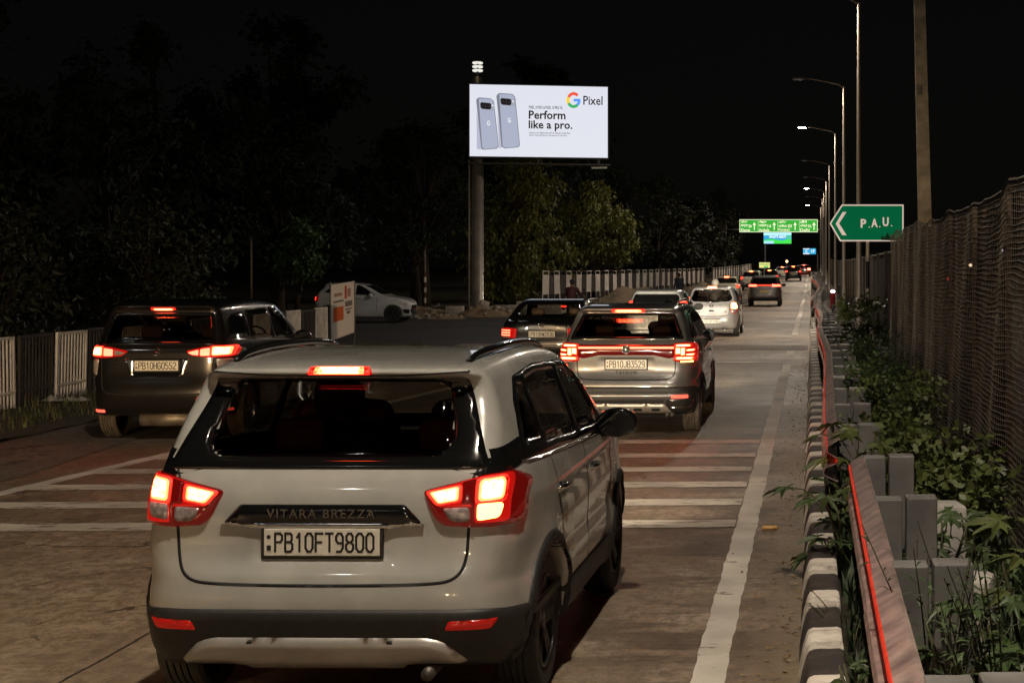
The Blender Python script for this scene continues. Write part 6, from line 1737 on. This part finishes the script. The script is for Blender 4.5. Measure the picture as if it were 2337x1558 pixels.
def weed(label, X, y, h, n, seed, L=.13):
    r0 = random.Random(seed); root = empty('weed_plant', (X, y, 0), 0, label, 'plant', 'leafy plants on the median')
    V = []; F = []; st = MB()
    for k in range(n):
        a = r0.uniform(0, 6.3); hh = h * r0.uniform(.6, 1.1); t = r0.uniform(.1, .32)
        P = [Vector((t * f * f * math.cos(a) + .04 * math.cos(a), t * f * f * math.sin(a) + .04 * math.sin(a), hh * f)) for f in (0, .25, .5, .75, 1)]
        st.tube(P, [.005, .0045, .004, .003, .002], 4, False)
        m = int(hh / .035)
        for j in range(3, m):
            f = j / m; p = P[int(f * 4)].lerp(P[min(4, int(f * 4) + 1)], f * 4 % 1); b = a + j * 2.4; ll = L * r0.uniform(.5, 1.1) * (1.1 - f * .5)
            d = Vector((math.cos(b), math.sin(b), r0.uniform(.1, .8))).normalized(); s = d.cross(Vector((0, 0, 1))).normalized() * ll * .10
            i = len(V); V += [tuple(p), tuple(p + d * ll * .45 + s), tuple(p + d * ll - Vector((0, 0, ll * .25))), tuple(p + d * ll * .45 - s)]; F += [(i, i + 1, i + 2, i + 3)]
    mesh_obj('leaves', V, F, LEAFD if seed % 2 else LEAFM, root, False); st.build('stems', mat('plant_stem', (.06, .06, .025), .7), root, True)
def bush(label, X, y, rx, ry, h, n, seed, name='shrub', ls=.05):
    r0 = random.Random(seed); root = empty(name, (X, y, 0), 0, label, 'plant', 'leafy plants on the median')
    V = []; F = []; st = MB(); cl = []
    for k in range(14):
        a = r0.uniform(0, 6.3); q = r0.random() ** .5; z = h * r0.uniform(.3, 1.0); cl.append((rx * q * math.cos(a), ry * q * math.sin(a), z)); st.tube([(0, 0, 0), (rx * q * .5 * math.cos(a), ry * q * .5 * math.sin(a), z * .6), cl[-1]], [.010, .007, .003], 5, False)
    for k in range(n):
        c = r0.choice(cl); p = Vector((c[0] + r0.gauss(0, .10), c[1] + r0.gauss(0, .13), max(.02, c[2] + r0.gauss(0, .09))))
        d = Vector((r0.gauss(0, 1), r0.gauss(0, 1), r0.gauss(.2, .6))).normalized(); s = d.cross(Vector((r0.gauss(0, 1), r0.gauss(0, 1), 1))).normalized(); L = ls * r0.uniform(.6, 1.5); i = len(V)
        V += [tuple(p), tuple(p + d * L * .5 + s * L * .32), tuple(p + d * L), tuple(p + d * L * .5 - s * L * .32)]; F.append((i, i + 1, i + 2, i + 3))
    mesh_obj('leaves', V, F, r0.choice((LEAFM, LEAFY, LEAFD)), root, False); st.build('stems', mat('plant_stem', (.06, .06, .025), .7), root, True)
castor('castor plant leaning over the kerb left of the guardrail gap', .22, 10.6, .62, 18, .17, 1, .26, (-.16, 0))
castor('castor plant filling the gap between the two guardrails', .34, 12.6, .80, 16, .19, 2, .30)
castor('castor plant spreading over the broken guardrail end', .62, 12.0, .74, 16, .17, 4, .34)
castor('castor plant in front of the nearest white stone', .78, 7.2, .66, 15, .18, 3, .26)
castor('big leaved plant against the fence foot at the right edge', 1.05, 7.9, .86, 20, .19, 6, .30)
castor('low castor plant behind the second white stone', .98, 9.6, .60, 14, .18, 7, .30)
castor('small leafy plant by the kerb at the bottom of the picture', .20, 7.0, .34, 12, .11, 9, .14)
weed('tall narrow leaved weed in front of the nearest guardrail post', .50, 6.35, .92, 8, 21, .16)
weed('narrow leaved weed left of the white painted stone', .62, 5.55, .90, 9, 22, .15)
weed('feathery weed at the bottom right corner', .80, 5.5, .70, 9, 23, .12)
weed('weed tuft between kerb and guardrail near the camera', .20, 6.1, .30, 8, 24, .09)
weed('thin weeds between kerb and guardrail further on', .21, 8.6, .30, 8, 25, .09)
weed('weeds growing at the second guardrail post', .70, 8.0, .75, 7, 26, .14)
bush('rounded shrub just past the broken guardrail end', .78, 14.2, .36, .9, .72, 1500, 31)
bush('shrub against the fence, second past the guardrail gap', .95, 16.6, .38, 1.2, .90, 1700, 32)
bush('yellowish shrub in the middle of the median', .85, 19.6, .42, 1.6, .85, 1700, 33)
bush('dark shrub below the fence end', .95, 23.5, .42, 1.9, 1.0, 1500, 34)
bush('broad shrub round the foot of the arrow sign post', 1.25, 37.5, .60, 2.0, 1.25, 1500, 35, ls=.09)
bush('low shrub near the far guardrail end', .75, 29, .35, 2.2, .7, 1000, 36, ls=.07)

castor('castor plant crowding the lowest guardrail posts', .62, 6.9, .60, 14, .16, 11, .26)
castor('dark castor leaves filling the bottom right corner', .92, 6.0, .62, 16, .17, 13, .28)
castor('castor plant between the second and third guardrail posts', .74, 9.2, .66, 14, .15, 15, .26)
weed('tall weed with bare tips rising above the white painted stone', .74, 6.2, 1.0, 10, 27, .15)
weed('dense narrow weeds in front of the second guardrail post', .46, 7.4, .72, 12, 28, .13)
weed('fine weed hanging over the kerb edge at the bottom', .17, 5.6, .36, 10, 29, .08)
weed('narrow weed leaning on the mesh fence', 1.12, 7.0, 1.1, 9, 30, .15)
bush('leafy shrub between the fence and the third guardrail post', 1.0, 11.4, .34, .9, .8, 1500, 37, ls=.07)

# ------------------------------------------------------------------ trees
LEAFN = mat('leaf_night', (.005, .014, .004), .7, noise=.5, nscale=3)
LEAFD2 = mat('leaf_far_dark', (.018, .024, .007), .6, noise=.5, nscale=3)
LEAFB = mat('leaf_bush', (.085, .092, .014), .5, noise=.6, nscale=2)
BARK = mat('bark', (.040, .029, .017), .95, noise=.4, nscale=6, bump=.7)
def tree(label, X, y, h, rx, ry, z0, n, seed, trunk=.22, leaf=.30, fork=False, m=None, droop=.3, nclump=34, name='tree'):
    r0 = random.Random(seed); root = empty(name, (X, y, gz(y)), 0, label, 'tree', 'dark trees left of the road')
    tr = MB(); lean = r0.uniform(-.4, .4)
    top = (lean, r0.uniform(-.3, .3), h * .62)
    tr.tube([(0, 0, -.2), (.03, 0, .4), (lean * .3, .05, h * .25), (lean * .7, 0, h * .45), top], [trunk * 1.35, trunk, trunk * .8, trunk * .6, trunk * .35], 10)
    if fork: tr.tube([(lean * .2, 0, h * .16), (-.55, .1, h * .32), (-.9, .1, h * .55)], [trunk * .6, trunk * .5, trunk * .3], 8)
    cl = []
    for k in range(nclump):
        a = r0.uniform(0, 6.3); q = r0.random() ** .6; f = r0.random(); z = z0 + (h - z0) * f
        w = math.sin(PI * min(1, .18 + f * .82)) ** .6
        c = Vector((lean + rx * q * w * math.cos(a), ry * q * w * math.sin(a), z)); cl.append((c, r0.uniform(.35, .9) * (rx / 3) ** .5))
        s = Vector((lean * .7, 0, max(h * .2, z * .55))); mid = s.lerp(c, .5) + Vector((0, 0, .25))
        tr.tube([s, mid, c], [trunk * .28, trunk * .17, .02], 5, False)
    tr.build('trunk', BARK, root, True)
    V = []; F = []
    for k in range(n):
        c, r = r0.choice(cl); p = c + Vector((r0.gauss(0, .5), r0.gauss(0, .5), r0.gauss(0, .42))) * r
        d = Vector((r0.gauss(0, .8), r0.gauss(0, .8), r0.gauss(-droop * 2, .5))).normalized(); s = d.cross(Vector((r0.gauss(0, 1), r0.gauss(0, 1), r0.gauss(0, .6)))).normalized(); L = leaf * r0.uniform(.55, 1.35); i = len(V); u = d.cross(s) * L * .10
        V += [tuple(p), tuple(p + d * L * .45 + s * L * .24 + u), tuple(p + d * L), tuple(p + d * L * .45 - s * L * .24 + u)]; F.append((i, i + 1, i + 2, i + 3))
    mesh_obj('crown', V, F, m or LEAFM, root, False)
tree('broad bushy tree right behind the billboard pole', -15.4, 86, 8.2, 3.0, 2.6, .4, 12000, 1, leaf=.34, m=LEAFB, droop=.6, nclump=60)
tree('tree in the gap right of the billboard, above the panel fence', -13.3, 98, 7.0, 2.4, 2.6, 2.6, 6500, 2, leaf=.32, m=LEAFB, droop=.6, nclump=40)
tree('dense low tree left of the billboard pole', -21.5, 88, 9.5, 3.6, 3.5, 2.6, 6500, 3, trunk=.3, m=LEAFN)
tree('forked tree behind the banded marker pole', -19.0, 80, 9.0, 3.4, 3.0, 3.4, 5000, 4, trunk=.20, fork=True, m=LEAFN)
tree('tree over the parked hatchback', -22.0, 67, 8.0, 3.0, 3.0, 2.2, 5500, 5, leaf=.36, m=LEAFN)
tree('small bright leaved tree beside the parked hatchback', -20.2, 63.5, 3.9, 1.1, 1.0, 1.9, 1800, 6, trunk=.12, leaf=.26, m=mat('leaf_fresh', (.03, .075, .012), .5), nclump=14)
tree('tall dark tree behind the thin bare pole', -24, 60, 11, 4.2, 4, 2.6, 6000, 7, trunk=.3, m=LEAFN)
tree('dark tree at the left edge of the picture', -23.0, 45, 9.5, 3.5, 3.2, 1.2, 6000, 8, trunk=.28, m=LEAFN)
tree('leafy dark tree second from the left edge', -20.3, 47, 8.0, 2.8, 2.8, 1.4, 5000, 9, trunk=.25, m=LEAFN)
tree('low scrub tree behind the near railing', -16.0, 39, 3.4, 1.8, 1.8, .4, 2600, 10, trunk=.12, leaf=.2, m=LEAFD2)
tree('scrub tree behind the railing, nearer the left edge', -15.6, 31, 2.9, 1.6, 1.8, .3, 2600, 11, trunk=.12, leaf=.17, m=LEAFD2)
tree('tree leaning over the far panel fence', -13.6, 113, 8.5, 3.0, 3.6, 2.8, 5500, 12, leaf=.38, m=LEAFD2)
tree('tree beyond the far panel fence, before the overhead sign', -12.4, 132, 9, 3.2, 3.6, 2.8, 5000, 13, leaf=.42, m=LEAFD2)
tree('tree whose twigs cover the left end of the overhead sign', -9.2, 168, 9.4, 2.0, 3.0, 2.0, 4200, 14, leaf=.40, m=LEAFD2)
tree('far dark tree beside the distant fence', -11.5, 152, 8, 2.8, 3.6, 1.6, 4000, 15, leaf=.45, m=LEAFD2)
tree('farthest tree past the overhead sign', -10.5, 205, 9, 3, 4, 1.6, 3500, 16, leaf=.5, m=LEAFD2)
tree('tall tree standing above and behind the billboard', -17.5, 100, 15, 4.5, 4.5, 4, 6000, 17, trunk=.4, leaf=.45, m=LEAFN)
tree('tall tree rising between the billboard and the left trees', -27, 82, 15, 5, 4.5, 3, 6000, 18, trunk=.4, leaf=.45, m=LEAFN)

# ------------------------------------------------------------------ people and scooters
def person(label, X, y, rz, pose, shirt, trousers, skin=(.16, .08, .05), hair=(.01, .009, .008), helmet=None, cap=None, h=.022, z=0.0, group=None):
    root = empty('person', (X, y, gz(y) + z), rz, label, 'person', group)
    B = 1e9
    if pose == 'stand':
        hip, kneeL, kneeR, fL, fR = (0, 0, .93), (-.10, .03, .50), (.10, -.02, .50), (-.11, .0, .06), (.11, .02, .06)
        neck, head = (0, .0, 1.46), (0, .02, 1.62); shL, shR = (-.19, 0, 1.40), (.19, 0, 1.40); elL, elR = (-.24, .0, 1.12), (.24, .02, 1.12); haL, haR = (-.24, .12, .88), (.24, .10, .88)
    elif pose == 'ride':
        hip, kneeL, kneeR, fL, fR = (0, 0, .82), (-.17, .40, .72), (.17, .40, .72), (-.16, .42, .30), (.16, .42, .30)
        neck, head = (0, .08, 1.33), (0, .13, 1.50); shL, shR = (-.19, .08, 1.27), (.19, .08, 1.27); elL, elR = (-.30, .27, 1.06), (.30, .27, 1.06); haL, haR = (-.27, .52, 1.0), (.27, .52, 1.0)
    else:
        hip, kneeL, kneeR, fL, fR = (0, 0, .28), (-.13, .45, .34), (.13, .45, .34), (-.12, .70, .02), (.12, .70, .02)
        neck, head = (0, -.08, .84), (0, -.05, 1.00); shL, shR = (-.19, -.07, .78), (.19, -.07, .78); elL, elR = (-.26, .18, .58), (.26, .18, .58); haL, haR = (-.15, .42, .62), (.15, .42, .62)
    m3 = lambda a, b, t: tuple(a[i] + (b[i] - a[i]) * t for i in range(3))
    def f(P):
        d = capsule(P, hip, m3(hip, neck, .55), .15, .155)
        d = smin(d, capsule(P, m3(hip, neck, .55), m3(hip, neck, .86), .16, .13), .06)
        d = smin(d, capsule(P, shL, shR, .085, .085), .07)
        for s, e, w in ((shL, elL, haL), (shR, elR, haR)):
            d = smin(d, capsule(P, s, e, .062, .048), .04); d = smin(d, capsule(P, e, w, .047, .032), .02)
            v = Vector(w) - Vector(e); v.normalize(); d = smin(d, capsule(P, w, tuple(Vector(w) + v * .06), .034, .036), .02)
        for k_, ft, sg in ((kneeL, fL, -1), (kneeR, fR, 1)):
            d = smin(d, capsule(P, (hip[0] + sg * .09, hip[1], hip[2] - .02), k_, .092, .064), .05); d = smin(d, capsule(P, k_, ft, .062, .042), .03)
            d = smin(d, capsule(P, ft, (ft[0] + sg * .01, ft[1] + .17, ft[2] - .02), .042, .034), .03)
        d = smin(d, capsule(P, m3(hip, neck, .9), head, .055, .055), .04)
        hd = ellipsoid(P, (head[0], head[1], head[2] + .02), (.078, .097, .118)); hd = smin(hd, ellipsoid(P, (head[0], head[1] + .03, head[2] - .05), (.058, .075, .06)), .03)
        hd = smin(hd, ellipsoid(P, (head[0], head[1] + .105, head[2] - .005), (.012, .018, .022)), .015)
        for sg in (-1, 1): hd = smin(hd, ellipsoid(P, (head[0] + sg * .080, head[1], head[2]), (.014, .022, .032)), .012)
        return smin(d, hd, .02)
    P, Q = sdf_mesh(f, (-.5, -.45, -.05), (.5, 1.0, head[2] + .25), h)
    C = P[Q].mean(1)
    sk = mat('skin_%d' % int(skin[0] * 1000), skin, .55); sh = mat('shirt_%d_%d_%d' % tuple(int(c * 999) for c in shirt), shirt, .8); tr = mat('cloth_%d_%d_%d' % tuple(int(c * 999) for c in trousers), trousers, .85); sho = mat('shoe_leather', (.02, .015, .012), .5)
    fm = np.zeros(len(Q), int); fm[:] = 1
    dl = np.minimum(capsule(C, hip, kneeL, .1, .06), np.minimum(capsule(C, hip, kneeR, .1, .06), np.minimum(capsule(C, kneeL, fL, .06, .04), capsule(C, kneeR, fR, .06, .04))))
    du = np.minimum(capsule(C, m3(hip, neck, .12), neck, .15, .1), np.minimum(capsule(C, shL, elL, .06, .05), np.minimum(capsule(C, shR, elR, .06, .05), np.minimum(capsule(C, elL, haL, .05, .03), capsule(C, elR, haR, .05, .03)))))
    fm[dl < du] = 2; fm[C[:, 2] > neck[2] + .02] = 0
    for w in (haL, haR): fm[np.linalg.norm(C - np.array(w) - np.array([0, .03, 0]), axis=1) < .085] = 0
    for t in (fL, fR): fm[np.linalg.norm(C - np.array(t) - np.array([0, .08, 0]), axis=1) < .15] = 3
    V = P.tolist(); F = [tuple(q) for q in Q.tolist()]; FM = fm.tolist()
    fb = MB()
    for w, e, sg in ((haL, elL, -1), (haR, elR, 1)):
        v = (Vector(w) - Vector(e)).normalized(); a = Vector(w) + v * .07; s = v.cross(Vector((0, 0, 1))).normalized() if abs(v.z) < .9 else Vector((1, 0, 0)); u = s.cross(v)
        for k in range(4):
            p = a + s * (.027 - .018 * k); L = (.07, .08, .075, .06)[k]; fb.tube([p, p + v * L * .5 - u * .01, p + v * L * .75 - u * .035], [.009, .0085, .007], 5)
        p = Vector(w) + v * .02 + s * .035 * (-sg if pose == 'x' else 1); fb.tube([p, p + s * .03 + v * .03, p + s * .03 + v * .055 - u * .01], [.011, .010, .008], 5)
    n0 = len(V); V += fb.V; F += [tuple(i + n0 for i in t) for t in fb.F]; FM += [0] * len(fb.F)
    body = mesh_obj('body', V, F, None, root, True, mats=[sk, sh, tr, sho], fm=FM)
    hc = (head[0], head[1] - .012, head[2] + .035)
    if helmet is None:
        g = lambda P: np.maximum(ellipsoid(P, hc, (.088, .105, .112)), np.maximum((P[:, 1] - head[1]) * .8 + (head[2] + .01 - P[:, 2]) * .9 - .02, -ellipsoid(P, hc, (.07, .085, .09))))
        P2, Q2 = sdf_mesh(g, (hc[0] - .15, hc[1] - .15, hc[2] - .16), (hc[0] + .15, hc[1] + .15, hc[2] + .16), .014); mesh_obj('hair', P2, Q2, mat('hair_black', hair, .6), root)
        eb = MB()
        for sg in (-1, 1): eb.lathe([(.010, 0), (.001, .006)], 8, 'y', (head[0] + sg * .032, head[1] + .090, head[2] + .02))
        eb.box((head[0], head[1] + .098, head[2] - .045), (.04, .006, .008)); eb.build('face_features', mat('face_dark', (.02, .008, .006), .5), body)
        if cap:
            g = lambda P: smin(np.maximum(ellipsoid(P, (hc[0], hc[1], hc[2] + .01), (.098, .115, .11)), (hc[2] + .03) - P[:, 2]), rbox(P, (hc[0], hc[1] + .13, hc[2] + .04), (.07, .06, .008), .006), .01)
            P2, Q2 = sdf_mesh(g, (hc[0] - .16, hc[1] - .16, hc[2] - .1), (hc[0] + .16, hc[1] + .24, hc[2] + .18), .015); mesh_obj('cap', P2, Q2, mat('cap_black', cap, .8), root)
    else:
        g = lambda P: np.maximum(ellipsoid(P, hc, (.135, .155, .145)), -np.maximum(ellipsoid(P, (hc[0], hc[1] + .10, hc[2] - .03), (.10, .12, .07)), -.5))
        P2, Q2 = sdf_mesh(g, (hc[0] - .2, hc[1] - .2, hc[2] - .2), (hc[0] + .2, hc[1] + .2, hc[2] + .2), .016); hm = mesh_obj('helmet', P2, Q2, mat('helmet_%d' % int(helmet[0] * 100), helmet, .25, coat=.5), root)
        b = MB(); b.lathe([(.001, .0), (.09, -.03), (.10, -.05)], 16, 'y', (hc[0], hc[1] + .16, hc[2] - .03)); b.build('visor', GLOSS_BLACK, hm)
    return root
def scooter(label, X, y, rz, col, tail=True, head=False, z=0.0, name='scooter'):
    root = empty(name, (X, y, gz(y) + z), rz, label, 'scooter', 'scooters')
    def f(P):
        d = capsule(P, (0, -.50, .66), (0, .05, .60), .15, .13); d = smin(d, capsule(P, (0, -.55, .58), (0, -.15, .38), .13, .10), .08)
        d = smin(d, rbox(P, (0, .22, .28), (.15, .26, .05), .04), .06); d = smin(d, capsule(P, (0, .45, .32), (0, .60, .92), .12, .12), .08)
        d = smin(d, ellipsoid(P, (0, .62, .98), (.15, .11, .12)), .05); return np.maximum(d, .24 - P[:, 2])
    P, Q = sdf_mesh(f, (-.4, -.85, .15), (.4, .95, 1.25), .028); mesh_obj('bodywork', P, Q, paint('scooter_paint_%d' % int(col[0] * 100), col, .1, .3), root)
    b = MB(); b.box((0, -.28, .80), (.28, .66, .09), bev=.04); b.build('seat', SEAT, root, True)
    for yy in (-.52, .78):
        b = MB(); b.lathe([(.12, -.04), (.19, -.05), (.225, -.03), (.225, .03), (.19, .05), (.12, .04)], 24, 'x', (0, yy, .225)); w = b.build('wheel', RUBBER, root, True)
        r = MB(); r.lathe([(.125, -.035), (.02, -.04), (.02, .04), (.125, .035)], 18, 'x', (0, yy, .225)); r.build('rim', DARK_ALLOY, w)
    b = MB(); b.tube([(-.34, .48, 1.04), (-.12, .56, 1.06), (.12, .56, 1.06), (.34, .48, 1.04)], .014, 8); b.build('handlebar', BLACK_PLASTIC, root, True)
    for sg in (-1, 1):
        b = MB(); b.tube([(sg * .22, .53, 1.06), (sg * .28, .55, 1.22)], .006, 5); b.lathe([(.001, -.01), (.055, -.008), (.055, .006), (.001, .01)], 14, 'y', (sg * .29, .55, 1.27)); b.build('mirror', BLACK_PLASTIC, root, True)
    b = MB(); b.box((0, -.665, .66), (.20, .04, .07), bev=.015); b.build('tail_lamp', LAMP_RED if tail else LENS_DARK, root, True)
    b = MB(); b.lathe([(.001, .04), (.05, .035), (.075, .0)], 16, 'y', (0, .70, .99)); b.V = [(v[0] * 1.4, v[1], v[2]) for v in b.V]; b.build('headlight', emat('scooter_head_glow', (.95, .95, 1), 9) if head else LENS_CLEAR, root, True)
    b = MB(); b.box((0, -.66, .50), (.20, .01, .13)); b.build('number_plate', PLATE_W, root)
person('seated rider in black jacket and cap with red lit back, left of the black saloon', -8.9, 60, math.radians(-15), 'ride', (.05, .012, .010), (.02, .02, .022), cap=(.01, .01, .01))  # red light on the black jacket is put into its shirt colour
scooter('dark scooter under the rider in the black cap', -8.9, 60, math.radians(-15), (.02, .02, .022))
person('rider with a white helmet seen over the silver round hatchback', -3.42, 57.5, 0, 'ride', (.10, .09, .08), (.03, .03, .035), helmet=(.62, .58, .50))
scooter('grey scooter under the rider in the white helmet', -3.42, 57.5, 0, (.08, .08, .08))
person('pedestrian in a dark blue jacket standing by the far panel fence', -7.35, 90, math.radians(20), 'stand', (.018, .024, .045), (.015, .015, .018))
scooter('red scooter with lit headlamp parked facing the camera on the median', .96, 74, PI, (.35, .02, .03), tail=False, head=True)

# ------------------------------------------------------------------ far lights seen through the mesh
def bulb_post(label, u, v, d, col, s):
    X = (u - 1852) / 3700 * d; z = 2.04 - (v - 613) / 3700 * d
    root = empty('lamp_post', (X, d, 0), 0, label, 'lamp', 'small far lamps behind the mesh fence')
    b = MB(); b.lathe([(.05, -.1), (.04, z - .1)], 8); b.build('post', BLACK_PLASTIC, root)
    b = MB(); b.lathe([(.001, z - .12), (.10, z - .09), (.13, z), (.10, z + .09), (.001, z + .12)], 14); b.build('bulb', emat('bulb_%d' % u, col, s), root, True)
bulb_post('far violet white lamp behind the mesh fence', 2170, 607, 118, (.75, .7, 1.0), 14)
bulb_post('far warm lamp behind the mesh fence', 2215, 605, 118, (1.0, .8, .55), 9)
bulb_post('far red light behind the mesh fence', 2166, 637, 118, (1.0, .05, .05), 6)
bulb_post('far pale lamp behind the mesh fence near the right edge', 2285, 571, 118, (.8, .75, 1), 6)
def amber_signal():
    d = 225.0; root = empty('traffic_signal', ((1796 - 1852) / 3700 * d, d, gz(d)), 0, 'tiny amber signal lamp far ahead above the traffic', 'signal')
    z = 2.04 - (598 - 613) / 3700 * d - gz(d)
    b = MB(); b.lathe([(.06, 0), (.06, z + .3)], 8); b.build('post', STEEL, root)
    b = MB(); b.box((0, -.1, z), (.32, .2, .75)); b.build('housing', BLACK_PLASTIC, root)
    b = MB(); b.lathe([(.15, 0), (.001, -.05)], 14, 'y', (0, -.21, z + .1)); b.build('amber_lens', emat('signal_amber', (1, .6, .15), 8), root)
amber_signal()

# ------------------------------------------------------------------ the traffic
suv_white()
person('driver behind the wheel of the white compact SUV', -2.19 + .38, 7.25 + 1.72, 0, 'car', (.05, .05, .06), (.02, .02, .03), z=.46)
person('front passenger of the white compact SUV seen through the rear window', -2.19 - .38, 7.25 + 1.72, 0, 'car', (.10, .03, .03), (.03, .03, .03), z=.46)
suv_grey()
person('driver of the grey SUV with the light bar', -2.26 + .37, 19.7 + 1.85, 0, 'car', (.10, .09, .08), (.03, .03, .03), z=.48, h=.03)
mpv_dark()
sedan_black()
person('driver of the black saloon seen through its rear window', -5.13 + .38, 30.8 + 2.05, 0, 'car', (.12, .10, .09), (.03, .03, .03), z=.28, h=.03)
hatch_silver_round()
person('driver of the silver round hatchback', -3.0 + .35, 48.5 + 1.65, 0, 'car', (.08, .07, .06), (.03, .03, .03), z=.30, h=.035)
SILVER2 = paint('pale_silver_paint', (.42, .43, .42), .3, .36); WHITE2 = paint('plain_white_paint', (.60, .58, .52)); GOLD = paint('champagne_paint', (.40, .36, .28), .3, .38); BRONZE = paint('bronze_grey_paint', (.13, .12, .115), .3, .36)
far_car('hatch', 'hatchback', 'pale silver hatchback mostly hidden behind the grey SUV roof', -3.95, 41.0, None, SILVER2, h=.035, lamps=((.60, .80, .95, 1.22),), head=380, high=False, text='PB10CF7741')
far_car('hatch', 'hatchback', 'champagne hatchback beyond the white helmeted rider', -5.25, 100, None, GOLD, lamps=((.60, .80, .80, .98),), head=250)
far_car('suv', 'far_suv', 'white SUV far ahead with its left tail lamp lit, below the yellow board', -4.85, 130, None, WHITE2, lamps=((.66, .86, .95, 1.15),), plate=PLATE_Y, head=200)
far_car('suv', 'far_suv', 'bronze grey SUV with a thin red light bar, far ahead in the right lane', -2.5, 86, None, BRONZE, h=.04, lamps=((.40, .86, 1.06, 1.16),), lamp=LAMP_BAR, plate=PLATE_Y, bar=True, head=300, high=False, text='PB10HR4471')
far_car('sedan', 'far_sedan', 'distant silver saloon with twin red lamps, left of the dark SUV', -3.4, 188, None, SILVER2, h=.06, lamps=((.60, .82, .78, .95),), plate=PLATE_Y)
far_car('suv', 'far_suv', 'distant dark SUV in the right lane with lit lamps', -2.0, 178, None, DARK_P, h=.06, lamps=((.62, .85, .95, 1.12),), plate=PLATE_Y)
far_car('hatch', 'hatchback', 'farthest car, glowing red, at the right edge of the traffic', -.95, 205, None, paint('far_red_paint', (.30, .03, .02)), h=.06, lamp=emat('far_brake_glow', (1, .10, .05), 12), lamps=((.45, .82, .82, 1.05),), plate=PLATE_Y)
far_car('hatch', 'hatchback', 'dark hatchback with one red top lamp far behind the bronze SUV', -3.95, 152, None, BLACK_P, h=.06, lamps=((.60, .8, .8, .98),))
parked_car()
# headlamps of the traffic waiting behind the camera
light('following_headlamp', 'SPOT', (-2.7, -8.5, .78), 130, WARM, (-2.5, 9, .55), .09, 60, 1)
light('following_headlamp', 'SPOT', (-1.5, -8.5, .78), 130, WARM, (-1.4, 9, .3), .09, 60, 1)
light('following_headlamp', 'SPOT', (-7.2, -2.5, .72), 3600, WARM, (-9.2, 17, .15), .09, 50, 1)
light('following_headlamp', 'SPOT', (-6.2, -2.5, .72), 5500, (1.0, .64, .30), (-5.9, 9.0, .0), .09, 38, .9)
